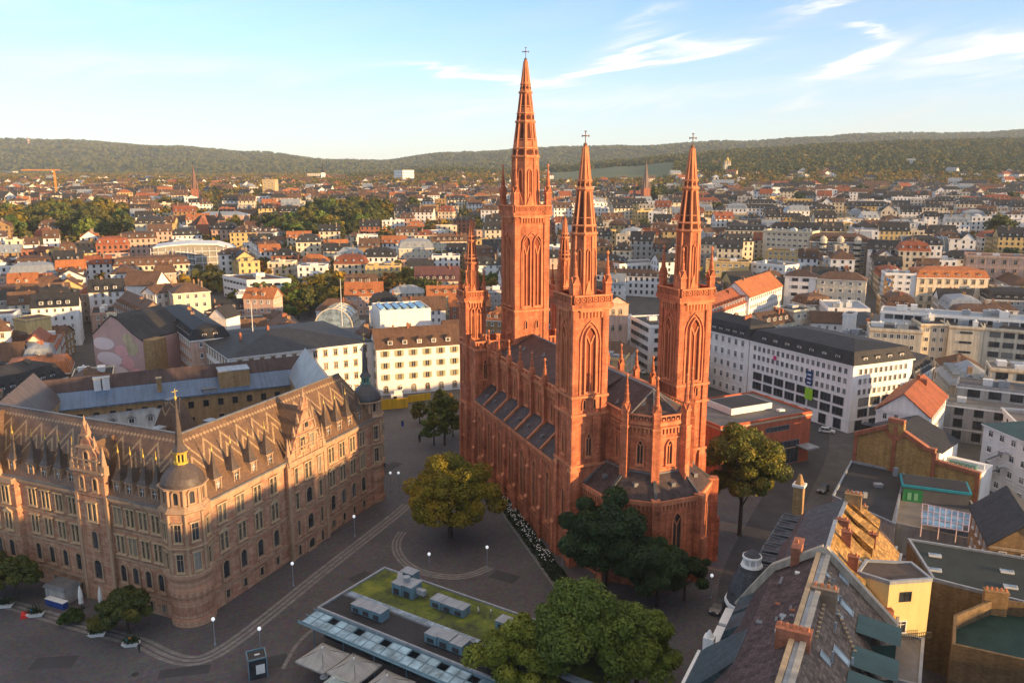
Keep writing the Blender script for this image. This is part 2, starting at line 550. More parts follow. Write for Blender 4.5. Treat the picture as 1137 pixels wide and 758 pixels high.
def window_mesh(style, w, h):
 w, h = round(w, 1), round(h, 1)
 key = (style, w, h)
 if key in _wcache:
  return _wcache[key]
 shape, fr, dep, mats, bars, sill = STYLES[style]
 mb = MB()
 o = outline(shape, w, h)
 fr = min(fr, w*.22)
 i = outline(shape, w, h, fr)
 n = len(o)
 V = lambda pts, y: [(p[0], y, p[1]) for p in pts]
 mb.add(V(o, -dep)+V(i, -dep), [(k, (k+1) % n, n+(k+1) % n, n+k) for k in range(n)], 0)
 mb.add(V(o, 0)+V(o, -dep), [(k, (k+1) % n, n+(k+1) % n, n+k) for k in range(n)], 0)
 mb.add(V(i, -dep)+V(i, -.02), [(k, (k+1) % n, n+(k+1) % n, n+k) for k in range(n)], 0)
 mb.add(V(i, -.02), [tuple(range(n))], 1)
 bt = max(.05, w*.045)
 if bars == 'cross':
  mb.box(0, -.045, fr, bt, .06, h-2*fr, 2)
  mb.box(0, -.045, h*.66, w-2*fr, .06, bt, 2)
 elif bars == 'mull':
  mb.box(0, -.045, fr, bt, .06, h-2*fr, 2)
 elif bars == 'pair':
  mb.box(0, -dep/2-.02, fr, w*.14, dep, h-2*fr, 0)
  for s in (-1, 1):
   mb.box(s*w*.25, -.045, fr, .06, .06, h-2*fr, 2)
   mb.box(s*w*.25, -.047, h*.64, w*.36, .05, .08, 2)
 elif bars == 'tracery':
  mb.box(0, -dep*.3, fr, w*.09, dep*.6, h*.72, 0)
  for s in (-1, 1):
   mb.beam((0, -dep*.3, h*.72), (s*w*.3, -dep*.3, h*.86), w*.07, dep*.6, 0)
  if h > 6:
   for k in range(1, int(h/1.6)):
    if k*1.6 < h*.7:
     mb.box(0, -.06, k*1.6, w-2*fr, .08, .12, 2)
 elif bars == 'strip':
  k = max(2, int(w/1.2))
  for q in range(1, k):
   mb.box(-w/2+w*q/k, -.05, fr, .07, .07, h-2*fr, 2)
 elif bars == 'shutter':
  mb.box(0, -.045, fr, bt, .06, h-2*fr, 2)
  for s in (-1, 1):
   mb.box(s*(w/2+.42), -.05, 0, .75, .08, h, 3)
 if sill:
  mb.box(0, -dep*.75, -.16, w+.3, dep*1.5+.1, .16, 0)
  if sill == 2:
   mb.box(0, -dep*.8, h, w+.4, dep*1.6+.1, .2, 0)
  if sill == 3:
   mb.add([(-w/2-.3, -dep*1.6, h+.1), (w/2+.3, -dep*1.6, h+.1), (0, -dep*1.6, h+.9), (-w/2-.3, 0, h+.1), (w/2+.3, 0, h+.1), (0, 0, h+.9)],
     [(0, 1, 2), (1, 4, 5, 2), (3, 0, 2, 5), (0, 3, 4, 1)], 0)
 me = mb.mesh('window', mats)
 _wcache[key] = (me, mb, mats)
 return _wcache[key]
_g, _w, _t = M['glass'], M['white_trim'], M['stone']
M['shutter'] = mat('sage_green_shutter', (.36, .36, .22), .7, .1)
STYLES = {   # outline, frame width, depth, materials, glazing, sill
 'office': ('rect', .10, .12, [M['white_trim'], _g, _w], 'mull', 0),
 'house': ('rect', .13, .14, [M['white_trim'], _g, _w], 'cross', 1),
 'housestone': ('rect', .16, .16, [_t, _g, _w], 'cross', 2),
 'shutter': ('rect', .13, .14, [_t, _g, _w, M['shutter']], 'shutter', 1),
 'strip': ('rect', .12, .14, [M['lead'], _g, M['lead']], 'strip', 0),
 'dark': ('rect', .10, .10, [M['iron'], _g, M['iron']], 'mull', 0),
 'shop': ('rect', .16, .16, [M['lead'], _g, M['lead']], 'strip', 0),
 'arch': ('arch', .18, .18, [_t, _g, _w], 'cross', 1),
 'lancet': ('point', .26, .32, [M['brick_trim'], M['church_glass'], M['iron']], 'tracery', 1),
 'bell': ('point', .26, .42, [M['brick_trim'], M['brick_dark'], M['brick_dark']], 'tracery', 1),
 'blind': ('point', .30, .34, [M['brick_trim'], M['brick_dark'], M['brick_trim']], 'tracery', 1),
 'slit': ('point', .20, .22, [M['brick_trim'], M['church_glass'], M['brick_trim']], 0, 0),
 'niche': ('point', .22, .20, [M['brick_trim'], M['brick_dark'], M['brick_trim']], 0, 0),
}
_win = {}
def win(root, style, x, y, z, ang, w, h, name='window'):
 """queue a window on a thing; ang = direction (rad) the wall looks in, in the thing's own axes"""
 _win.setdefault(root.name, (root, []))[1].append((style, x, y, z, ang, w, h, name))
def flush_windows():
 """the 100 nearest windows of a thing become parts of their own, the rest one part"""
 for root, lst in _win.values():
  mw = Matrix.Translation(root.location) @ Matrix.Rotation(root.rotation_euler.z, 4, 'Z')
  cp = Vector((0, 0, CAM_H))
  lst = sorted(lst, key=lambda q: ((mw @ Vector(q[1:4]))-cp).length)
  for st, x, y, z, a, w, h, nm in lst[:100]:
   link(nm, window_mesh(st, w, h)[0], root, (x, y, z), a+math.pi/2)
  if len(lst) > 100:
   big, mats = MB(), []
   for st, x, y, z, a, w, h, nm in lst[100:]:
    _, mb, ms = window_mesh(st, w, h)
    idx = []
    for q in ms:
     if q not in mats:
      mats.append(q)
     idx.append(mats.index(q))
    b0 = len(big.m)
    big.merge(mb, Matrix.Translation((x, y, z)) @ Matrix.Rotation(a+math.pi/2, 4, 'Z'))
    for k in range(b0, len(big.m)):
     big.m[k] = idx[big.m[k]]
   big.obj('window', mats, root)['kind'] = 'stuff'
 _win.clear()
def wall_windows(root, p0, p1, rows, vis=True, margin=1.2):
 """rows of windows on the wall p0->p1 (outside to the right of that direction); row = (z, h, w, style, spacing)"""
 p0, p1 = Vector(p0), Vector(p1)
 d = p1-p0
 L = d.length
 d.normalize()
 nrm = Vector((d.y, -d.x))
 if vis:
  mw = Matrix.Translation(root.location) @ Matrix.Rotation(root.rotation_euler.z, 4, 'Z')
  c = (mw @ Vector(((p0.x+p1.x)/2, (p0.y+p1.y)/2, 0))).to_2d()
  n3 = (mw.to_3x3() @ Vector((nrm.x, nrm.y, 0))).to_2d()
  if n3.dot((-c).normalized()) < -.12:
   return
 ang = math.atan2(nrm.y, nrm.x)
 for z, h, w, st, sp in rows:
  n = max(1, int((L-2*margin+sp-w)/sp)) if L > w+.8 else 0
  for k in range(n):
   q = p0+d*(L/2+(k-(n-1)/2)*sp)
   win(root, st, q.x, q.y, z, ang, w, h)
# ---------------------------------------------------------------- ordinary buildings
FOOT = []          # (centre, radius) of what stands, for the filler
_dormer = {}
def dormer_mesh(wm, rm, w=1.5, h=1.7, flat=False):
 key = (wm, rm, w, h, flat)
 if key not in _dormer:
  mb = MB()
  d = 2.6
  mb.box(0, d/2, -.6, w, d, h+.6, 0, bottom=False)
  if flat:
   mb.add([(-w/2-.2, -.25, h+.05), (w/2+.2, -.25, h+.05), (w/2+.2, d, h+.55), (-w/2-.2, d, h+.55), (-w/2-.2, -.25, h+.2), (w/2+.2, -.25, h+.2), (w/2+.2, d, h+.7), (-w/2-.2, d, h+.7)],
     [(0, 1, 5, 4), (4, 5, 6, 7), (1, 2, 6, 5), (3, 0, 4, 7), (0, 3, 2, 1)], 1)
  else:
   mb.add([(-w/2-.2, -.2, h), (w/2+.2, -.2, h), (0, -.2, h+w*.5), (-w/2-.2, d+.6, h), (w/2+.2, d+.6, h), (0, d+.6, h+w*.5)],
     [(0, 1, 2), (1, 4, 5, 2), (3, 0, 2, 5)], 1)
  fx = w/2-.18
  mb.add([(-fx, -.015, .25), (fx, -.015, .25), (fx, -.015, h-.12), (-fx, -.015, h-.12)], [(0, 1, 2, 3)], 2)
  mb.box(0, -.03, .25, .07, .05, h-.37, 3)
  for s in (-1, 1):
   mb.box(s*fx, -.03, .25, .1, .06, h-.37, 3)
  mb.box(0, -.03, .2, w-.26, .07, .09, 3)
  mb.box(0, -.03, h-.16, w-.26, .06, .09, 3)
  _dormer[key] = mb.mesh('dormer', [wm, rm, M['glass'], M['white_trim']])
 return _dormer[key]
_chim = {}
def chimney_mesh(m, w=.9, d=1.6, h=2.4):
 key = (m, w, d, h)
 if key not in _chim:
  mb = MB()
  mb.box(0, 0, -2.2, w, d, h+2.2, 0, bottom=False)
  mb.box(0, 0, h, w+.16, d+.16, .15, 0)
  k = max(1, int(d/.55))
  for i in range(k):
   mb.cone(0, -d/2+d*(i+.5)/k, h+.15, h+.55, .13, .11, 6, 1)
  _chim[key] = mb.mesh('chimney', [m, M['brick_trim']])
 return _chim[key]
def roof_mesh(q, h, rh, kind, over=.45):
 """roof over the quad q (long side first); returns MB (slot 0 roof, slot 1 wall for gables and parapets)"""
 mb = MB()
 q = [Vector(p) for p in q]
 c = sum(q, Vector((0, 0)))/4
 V3 = lambda p, z: (p.x, p.y, z)
 if kind == 'flat':
  d = [(p-c) for p in q]
  inn = [c+v*(1-.35/max(.8, v.length)) for v in d]
  out = [c+v*(1+.12/max(.8, v.length)) for v in d]
  pz = h+rh
  mb.loft([V3(p, h-.35) for p in out], [V3(p, pz) for p in out], 1, False, True)
  n = 4
  mb.add([V3(p, pz) for p in out]+[V3(p, pz) for p in inn], [(k, (k+1) % n, n+(k+1) % n, n+k) for k in range(n)], 1)
  mb.add([V3(p, pz) for p in inn]+[V3(p, h+.1) for p in inn], [(k, (k+1) % n, n+(k+1) % n, n+k) for k in range(n)], 1)
  mb.add([V3(p, h+.1) for p in inn], [(0, 1, 2, 3)], 0)
  return mb
 ext = []
 u = (q[1]-q[0]).normalized()
 v = (q[3]-q[0]).normalized()
 ext = [q[0]-u*over-v*over, q[1]+u*over-v*over, q[2]+u*over+v*over, q[3]-u*over+v*over]
 W = (q[3]-q[0]).length
 Ln = (q[1]-q[0]).length
 e = h-.05
 if kind == 'gable':
  # party wall gables, roof planes with their own thickness
  m0, m1 = (ext[0]+ext[3])/2, (ext[1]+ext[2])/2
  zt = h+rh
  tk = .28
  for a, b, r0, r1 in ((ext[0], ext[1], m0, m1), (ext[2], ext[3], m1, m0)):
   mb.add([V3(a, e), V3(b, e), V3(r1, zt), V3(r0, zt), V3(a, e-tk), V3(b, e-tk), V3(r1, zt-tk), V3(r0, zt-tk)],
     [(0, 1, 2, 3), (4, 5, 1, 0), (5, 6, 2, 1), (7, 4, 0, 3), (7, 6, 5, 4)], 0)
  for a, b in ((q[3], q[0]), (q[1], q[2])):
   mm = (a+b)/2
   mb.add([V3(a, h-.3), V3(b, h-.3), V3(mm, h+rh-.32)], [(0, 1, 2)], 1)
  return mb
 if kind == 'hip':
  k = min(.5, W/2/Ln*.9)
  m0, m1 = (ext[0]+ext[3])/2, (ext[1]+ext[2])/2
  r0, r1 = m0.lerp(m1, k), m1.lerp(m0, k)
  zt = h+rh
  mb.add([V3(p, e) for p in ext]+[V3(r0, zt), V3(r1, zt)], [(0, 1, 5, 4), (1, 2, 5), (2, 3, 4, 5), (3, 0, 4)], 0)
  mb.loft([V3(p, e-.3) for p in ext], [V3(p, e) for p in ext], 1, False, True)
  return mb
 # mansard: steep lower slope, shallow upper hip
 ins = min(W*.2, rh*.35)
 inn = [ext[0]+(u+v)*ins, ext[1]+(-u+v)*ins, ext[2]+(-u-v)*ins, ext[3]+(u-v)*ins]
 z1 = h+rh*.72
 mb.loft([V3(p, e) for p in ext], [V3(p, z1) for p in inn], 0, False)
 mb.loft([V3(p, e-.35) for p in ext], [V3(p, e) for p in ext], 1, False, True)
 W2 = (inn[3]-inn[0]).length
 L2 = (inn[1]-inn[0]).length
 k = min(.5, W2/2/max(L2, .1)*.9)
 m0, m1 = (inn[0]+inn[3])/2, (inn[1]+inn[2])/2
 r0, r1 = m0.lerp(m1, k), m1.lerp(m0, k)
 mb.add([V3(p, z1) for p in inn]+[V3(r0, h+rh), V3(r1, h+rh)], [(0, 1, 5, 4), (1, 2, 5), (2, 3, 4, 5), (3, 0, 4)], 0)
 return mb
def order_quad(q):
 q = [Vector(p) for p in q]
 ar = sum(a.x*b.y-b.x*a.y for a, b in zip(q, q[1:]+q[:1]))
 if ar < 0:
  q = q[::-1]
 if (q[1]-q[0]).length < (q[2]-q[1]).length:
  q = q[1:]+q[:1]
 return q
def quad_from(A, B, h, depth=12, C=None, zt=0.0):
 """eave line A-B of the front (image bearings, h above ground), either the third corner C or a depth"""
 f = (lambda p: PT(p[0], p[1], h))
 a, b = f(A), f(B)
 if C is not None:
  c = f(C)
  return [a, b, c, a+c-b]
 d = (b-a).normalized()
 back = Vector((-d.y, d.x))
 return [a, b, b+back*depth, a+back*depth]
def building(name, label, cat, quad, h, roof='gable', rh=4.0, wall='white', roofm='slate', floors=4, sp=2.6, ww=1.1, wh=1.6, style='house',
    dorm=0, chim=1, ground=None, group=None, units=0, flatd=False, rows=None, seed=1, dwall=None, wm=None, rm=None, base=True, quoin=False):
 rnd = random.Random(seed*7+len(label))
 q = order_quad(quad)
 c = sum(q, Vector((0, 0)))/4
 z0 = min(T(p.x, p.y) for p in q)
 root = thing(name, label, cat, (c.x, c.y, z0), 0, group)
 FOOT.append((c, max((p-c).length for p in q)))
 q = [p-c for p in q]
 wm = wm or WALLS[wall]
 rm = rm or ROOFS[roofm]
 mb = MB()
 mb.prism(q, -4, h, 0)
 ss = 1
 mb.merge(_ring(q, h-.55, h-.12, .22), None, 1)
 if floors >= 3:
  fh = h/floors
  mb.merge(_ring(q, fh*1.02, fh*1.02+.22, .10), None, 1)
 mb.obj('wall', [wm, M['white_trim'] if wall in ('white', 'grey') else M['stone']] if not quoin else [wm, M['stone']], root)
 rmb = roof_mesh(q, h, rh, roof)
 ro = rmb.obj('roof', [rm, wm if roof != 'hip' and roof != 'mansard' else M['white_trim']], root)
 fh = h/floors
 if rows is None:
  rows = []
  for k in range(floors):
   st, w2, h2 = style, ww, wh
   if k == 0 and ground:
    st = ground
    w2, h2 = (sp*.72, fh*.72) if ground in ('shop', 'strip') else (ww*1.15, fh*.62)
   rows.append((k*fh+(fh-h2)*.45+.25, h2, w2, st, sp))
 for a, b in zip(q, q[1:]+q[:1]):
  wall_windows(root, a, b, rows)
 # dormers on the slopes that can be seen
 if dorm:
  for a, b in ((q[0], q[1]), (q[2], q[3])) + (((q[1], q[2]), (q[3], q[0])) if roof in ('hip', 'mansard') else ()):
   d = (b-a)
   L = d.length
   d.normalize()
   n = Vector((d.y, -d.x))
   mid = c+(a+b)/2
   if n.dot((-mid).normalized()) < -.1 or L < 6:
    continue
   k = max(1, int((L-3)/dorm))
   W = (q[3]-q[0]).length
   slope = {'gable': rh/(W/2+.45), 'hip': rh/(W/2+.45), 'mansard': rh*.72/min(W*.2, rh*.35)}[roof]
   dz = .9 if roof != 'mansard' else .5
   ins = dz/slope-.45
   for i in range(k):
    p = a+d*(L/2+(i-(k-1)/2)*dorm)-n*(max(ins, .15))
    link('dormer', dormer_mesh(dwall or wm, rm, 1.5, 1.5, flatd), ro, (p.x, p.y, h+dz-.2), math.atan2(n.y, n.x)+math.pi/2)
 if roof != 'flat':
  for i in range(chim):
   t = rnd.uniform(.15, .85)
   p = q[0].lerp(q[1], t)
   p = p+(q[3]-q[0])*rnd.choice((.4, .5, .62))
   hh = rh-(abs((p-q[0]).dot((q[3]-q[0]).normalized())/(q[3]-q[0]).length-.5)*2*rh if roof != 'mansard' else rh*.1)
   link('chimney', chimney_mesh(WALLS['red'] if rnd.random() < .3 else (WALLS['ochre'] if rnd.random() < .3 else WALLS['brown']), .7, rnd.choice((.9, 1.3, 1.8)), 1.1), ro, (p.x, p.y, h+max(1, hh)-.2), math.atan2((q[1]-q[0]).y, (q[1]-q[0]).x))
 for i in range(units):
  p = q[0].lerp(q[1], rnd.uniform(.12, .88)) + (q[3]-q[0])*rnd.uniform(.2, .8)
  m2 = MB()
  a, b, hh = rnd.uniform(1.5, 4), rnd.uniform(1.5, 3.2), rnd.uniform(.8, 2.2)
  m2.box(0, 0, 0, a, b, hh)
  m2.box(0, 0, hh, a+.15, b+.15, .08)
  if rnd.random() < .5:
   m2.cone(a*.2, 0, hh, hh+.6, .35, .35, 10)
  m2.obj('rooftop_unit', M['zinc'] if rnd.random() < .5 else M['white_trim'], ro, (p.x, p.y, h+.1), math.atan2((q[1]-q[0]).y, (q[1]-q[0]).x))
 return root
def _ring(q, z0, z1, out):
 c = sum(q, Vector((0, 0)))/len(q)
 mb = MB()
 o = []
 n = len(q)
 for i in range(n):
  a, b, d = q[i-1], q[i], q[(i+1) % n]
  e1, e2 = (b-a).normalized(), (d-b).normalized()
  n1, n2 = Vector((e1.y, -e1.x)), Vector((e2.y, -e2.x))
  k = (n1+n2)
  o.append(b+k*(out/max(.3, 1+n1.dot(n2))))
 mb.loft([(p.x, p.y, z0) for p in o], [(p.x, p.y, z1) for p in o], 0, True, True)
 return mb
# ---------------------------------------------------------------- the land
def land_mat():
 m, nt, bs = _nodes('town_ground')
 geo = _n(nt, 'ShaderNodeNewGeometry').outputs['Position']
 s = _n(nt, 'ShaderNodeSeparateXYZ')
 nt.links.new(geo, s.inputs[0])
 n1 = _noise(nt, geo, .02, 6, .65)
 n2 = _noise(nt, geo, .25, 4, .6)
 street = _ramp(nt, n2, [(.3, (.055, .052, .052)), (.7, (.095, .088, .082))])
 green = _ramp(nt, n2, [(.3, (.025, .032, .012)), (.5, (.05, .055, .018)), (.7, (.095, .085, .028))])
 far = _n(nt, 'ShaderNodeMapRange')
 far.inputs[1].default_value, far.inputs[2].default_value = 450, 1500
 nt.links.new(s.outputs[1], far.inputs[0])
 k = _math(nt, 'GREATER_THAN', _math(nt, 'ADD', n1, _math(nt, 'MULTIPLY', far.outputs[0], .35)), .62)
 nt.links.new(_mix(nt, k, street, green), bs.inputs['Base Color'])
 bs.inputs['Roughness'].default_value = .95
 return m
def forest_mat(name, cols, s):
 m, nt, bs = _nodes(name)
 geo = _n(nt, 'ShaderNodeNewGeometry').outputs['Position']
 n1 = _noise(nt, geo, .004*s, 5, .6)
 n2 = _noise(nt, geo, .05*s, 4, .7)
 f = _math(nt, 'ADD', _math(nt, 'MULTIPLY', n1, .55), _math(nt, 'MULTIPLY', n2, .45))
 nt.links.new(_ramp(nt, f, [(.32, cols[0]), (.5, cols[1]), (.66, cols[2])]), bs.inputs['Base Color'])
 bs.inputs['Roughness'].default_value = 1
 bs.inputs['Specular IOR Level'].default_value = .05
 bp = _n(nt, 'ShaderNodeBump')
 bp.inputs['Strength'].default_value = 1
 bp.inputs['Distance'].default_value = 9
 nt.links.new(n2, bp.inputs['Height'])
 nt.links.new(bp.outputs[0], bs.inputs['Normal'])
 return m
def land():
 mb = MB()
 mb.quad((-900, -300, 0), (900, -300, 0), (900, 330, 0), (-900, 330, 0))
 ys = list(np.geomspace(330, 2300, 60))
 na = 150
 A = np.linspace(-1.0, 1.0, na)
 A = A*1.0
 def grid(ys, amax):
  g = MB()
  a = np.linspace(-amax, amax, na)
  vs = []
  for y in ys:
   for k in a:
    x = k*(900 if y < 331 else max(y*1.0, 900+(y-330)*.7))
    vs.append((x, y, T(x, y)))
  g.add(vs, [(j*na+i, j*na+i+1, (j+1)*na+i+1, (j+1)*na+i) for j in range(len(ys)-1) for i in range(na-1)], 0, True)
  return g
 mb.merge(grid(ys, 1.0))
 struct(mb.obj('ground', land_mat()))
 ys2 = list(np.geomspace(2300, 5900, 90))+[6150, 6400]
 g = grid(ys2, 1.0)
 struct(g.obj('hills', forest_mat('far_forest_floor', [(.028, .034, .014), (.050, .050, .020), (.085, .068, .026)], 1)))
land()
# ---------------------------------------------------------------- the brick church; own axes: x across (left to right), y from the choir towards the west front
CH_ANG = R(22.0)
church = thing('church', 'large red brick Gothic church with five openwork spires standing on the square', 'church', (10.5, 134.0, 0), CH_ANG)
M['bronze'] = mat('dark_bronze', (.17, .10, .055), .5, .15, stain=0)
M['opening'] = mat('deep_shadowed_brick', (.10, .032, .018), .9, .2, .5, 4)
BR, TR, SL = M['brick'], M['brick_trim'], M['slate']
def ring_poly(poly, z0, z1, out, mb, m=1):
 mb.merge(_ring([Vector(p) for p in poly], z0, z1, out), None, m)
def frieze(mb, a, b, z, h=.9, out=.28, step=.8, m=1):
 """row of small corbel arches along a wall a->b (outside to the right)"""
 a, b = Vector(a), Vector(b)
 d = b-a
 L = d.length
 d.normalize()
 n = Vector((d.y, -d.x))
 ang = math.atan2(d.y, d.x)
 k = max(2, int(L/step))
 for i in range(k):
  p = a+d*(L*(i+.5)/k)+n*out/2
  mb.box(p.x, p.y, z, step*.45, out, h, m, ang)
 p = (a+b)/2+n*(out+.1)/2
 mb.box(p.x, p.y, z+h, L, out+.1, .3, m, ang)
def pinnacle_mb(w, h0, h1, base=None):
 """square shaft w wide up to h0, gablets, octagonal spirelet to h1 with finial"""
 mb = MB()
 mb.box(0, 0, 0, w, w, h0, 0)
 mb.box(0, 0, h0*.97, w*1.22, w*1.22, .25, 1)
 for k in range(4):
  a = k*math.pi/2
  ca, sa = math.cos(a), math.sin(a)
  t = lambda x, y, z: (ca*x-sa*y, sa*x+ca*y, z)
  mb.add([t(-w*.5, -w*.62, h0+.1), t(w*.5, -w*.62, h0+.1), t(0, -w*.62, h0+w*1.1), t(0, 0, h0+w*1.1)], [(0, 1, 2), (1, 3, 2), (3, 0, 2)], 0)
 mb.cone(0, 0, h0+.2, h1, w*.46, .07, 8, 0)
 zz = h0+(h1-h0)*.82
 mb.cone(0, 0, h1-.25, h1+.1, .1, .26, 6, 1)
 mb.cone(0, 0, h1+.1, h1+.5, .26, .02, 6, 1)
 for q in range(1, 4):
  zc = h0+(h1-h0)*q/4.2
  r = w*.46*(1-(zc-h0)/(h1-h0))+.10
  mb.cone(0, 0, zc, zc+.16, r, r*.95, 8, 1)
 return mb
_pin = {}
def pinnacle(par, x, y, z, w, h0, h1, name='pinnacle'):
 k = (w, h0, h1)
 if k not in _pin:
  _pin[k] = pinnacle_mb(w, h0, h1).mesh('pinnacle', [BR, TR])
 return link(name, _pin[k], par, (x, y, z))
def cross_mb(h):
 mb = MB()
 mb.lathe(0, 0, [(.12, -.6), (.34, -.2), (.34, 0), (.1, .25)], 8, 0)
 t = .13
 mb.box(0, 0, .1, t, t, h, 0)
 mb.box(0, 0, h*.62, h*.56, t, t, 0)
 for s in (-1, 1):
  mb.box(s*h*.28, 0, h*.62-.12, .16, t*1.2, t+.24, 0)
 mb.box(0, 0, h-.02, .42, t*1.2, .16, 0)
 mb.cone(0, 0, h*.62+.02, h*.62+.16, .42, .42, 12, 0)
 return mb
def tower(cx, cy, w, z0, zg, ztip, zcross, drum, belf, strings, bays, pin_h, drum_w, two=False, pier=1.15):
 """square brick tower: zg top of the gallery, drum = top of the octagon, belf = (bottom, top) of the tall bell openings"""
 tw = link('tower', None, church, (cx, cy, 0))
 mb = MB()
 hw = w/2
 mb.box(0, 0, z0, w-.55, w-.55, zg-1.6-z0, 0)
 pw = pier
 for sx in (-1, 1):
  for sy in (-1, 1):
   mb.box(sx*(hw-pw/2), sy*(hw-pw/2), z0, pw, pw, zg-2.6-z0, 0)
   for zs in strings[-2:]:
    mb.box(sx*(hw-pw/2), sy*(hw-pw/2), z0, pw+.5, pw+.5, max(.1, strings[0]-z0-1.2), 0)
    break
   # stepped offsets on the corner piers
   b0 = strings[0]-1.2
   mb.loft([(sx*(hw-pw/2)+px*(pw/2+.25), sy*(hw-pw/2)+py*(pw/2+.25), b0) for px, py in ((-1, -1), (1, -1), (1, 1), (-1, 1))],
     [(sx*(hw-pw/2)+px*pw/2, sy*(hw-pw/2)+py*pw/2, b0+1.0) for px, py in ((-1, -1), (1, -1), (1, 1), (-1, 1))], 1, False)
 sq = [(-hw, -hw), (hw, -hw), (hw, hw), (-hw, hw)]
 for zs in strings:
  ring_poly(sq, zs-.22, zs+.22, .22, mb)
 ring_poly(sq, zg-2.6, zg-2.2, .32, mb)
 ring_poly(sq, zg-2.2, zg-1.55, .55, mb, 0)
 for a, b in zip(sq, sq[1:]+sq[:1]):
  a, b = Vector(a), Vector(b)
  d = (b-a).normalized()
  frieze(mb, a+d*pw, b-d*pw, zg-4.0, 1.1, .30, .62)
  if belf[1]-belf[0] > 5:
   # raised arch over the bell opening
   n = Vector((d.y, -d.x))
 mb.obj('shaft', [BR, TR], tw)
 # gallery: pierced parapet
 g = MB()
 o = hw+.55
 for k in range(4):
  a = k*math.pi/2
  ca, sa = math.cos(a), math.sin(a)
  t = lambda x, y, z: (ca*x-sa*y, sa*x+ca*y, z)
  L = 2*o-1.0
  c = t(0, -o+.15, 0)
  g.box(c[0], c[1], zg-1.55, L, .3, .3, 0, a)
  g.box(c[0], c[1], zg-.25, L, .36, .3, 1, a)
  n = max(4, int(L/1.15))
  for i in range(n+1):
   c = t(-L/2+L*i/n, -o+.15, 0)
   g.box(c[0], c[1], zg-1.3, .2, .26, 1.1, 0, a)
  for i in range(n):
   x = -L/2+L*(i+.5)/n
   pts = [(x+.36*math.cos(q*math.pi/4), -o+.06, zg-.77+.36*math.sin(q*math.pi/4)) for q in range(8)]
   pti = [(x+.22*math.cos(q*math.pi/4), -o+.06, zg-.77+.22*math.sin(q*math.pi/4)) for q in range(8)]
   ptb = [(p[0], -o+.26, p[2]) for p in pti]
   g.add([t(*p) for p in pts+pti], [(q, (q+1) % 8, 8+(q+1) % 8, 8+q) for q in range(8)], 1)
   c = t(x, -o+.2, 0)
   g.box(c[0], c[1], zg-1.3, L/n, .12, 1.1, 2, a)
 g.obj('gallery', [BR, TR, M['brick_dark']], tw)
 # belfry openings and smaller windows on the faces towards the square
 for ang, (fx, fy) in ((-math.pi/2, (0, -1)), (math.pi, (-1, 0)), (0, (1, 0))):
  off = hw-.275
  sxv, syv = -fy, fx
  bw = w-2*pw-.5
  if two:
   for s in (-1, 1):
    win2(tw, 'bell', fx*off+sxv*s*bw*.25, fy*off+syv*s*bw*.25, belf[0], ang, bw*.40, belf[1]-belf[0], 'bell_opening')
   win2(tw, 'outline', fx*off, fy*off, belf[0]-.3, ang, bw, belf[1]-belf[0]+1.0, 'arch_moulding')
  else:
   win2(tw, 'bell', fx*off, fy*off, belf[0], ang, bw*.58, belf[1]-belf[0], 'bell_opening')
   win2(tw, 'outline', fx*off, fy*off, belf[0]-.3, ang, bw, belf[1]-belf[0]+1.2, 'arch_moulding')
  for (zb, hh, ww, st, k) in bays:
   for i in range(k):
    q = (i-(k-1)/2)*bw/k
    win2(tw, st, fx*off+sxv*q, fy*off+syv*q, zb, ang, ww, hh, 'window')
 # octagon and spire with ribs, rings and gablets
 sp = MB()
 r0 = drum_w/2
 r1 = r0*.90
 zd = drum
 sp.cone(0, 0, zg-1.5, zd, r0, r1, 8, 0)
 sp.cone(0, 0, zg-1.5, zg-.4, r0+.5, r0+.2, 8, 1)
 kk = 1/math.cos(math.pi/8)
 def rib(za, ra, zb, rb, wd):
  for i in range(8):
   a = 2*math.pi*(i+.5)/8
   sp.beam((ra*kk*math.cos(a), ra*kk*math.sin(a), za), (rb*kk*math.cos(a), rb*kk*math.sin(a), zb), wd, wd, 1)
 rib(zg-1.2, r0, zd, r1, .34 if w > 6 else .26)
 H = ztip-zd
 def rad(z):
  t = (z-zd)/H
  return r1*(1-t)+.28*t
 sp.cone(0, 0, zd, ztip, r1, .28, 8, 0)
 rib(zd, r1, ztip-.5, .30, .30 if w > 6 else .2)
 rings = [0.0, .36, .66] if H > 18 else [0.0, .5]
 for i, t in enumerate(rings):
  z = zd+H*t
  rr = rad(z)
  sp.cone(0, 0, z-.35, z, rr+.1, rr+.42, 8, 1)
  sp.cone(0, 0, z, z+.3, rr+.42, rr+.36, 8, 1)
  if i < 3:
   hh = min(1.7, H*.07)
   sp.cone(0, 0, z+hh+.3, z+hh+.6, rad(z+hh)+.30, rad(z+hh)+.18, 8, 1)
   for q in range(8):
    a = 2*math.pi*q/8
    d = rr+.12
    ca, sa = math.cos(a), math.sin(a)
    w2 = rr*.30
    # round pierced openings between the rings
    pts = [(ca*d-sa*w2*math.cos(s*math.pi/4), sa*d+ca*w2*math.cos(s*math.pi/4), z+.3+hh*.5+min(w2, hh*.42)*math.sin(s*math.pi/4)) for s in range(8)]
    sp.add(pts, [tuple(range(8))], 2)
 for zr in (zd+H*.18, zd+H*.52, zd+H*.83):
  rr = rad(zr)
  sp.cone(0, 0, zr, zr+.16, rr+.1, rr+.08, 8, 1)
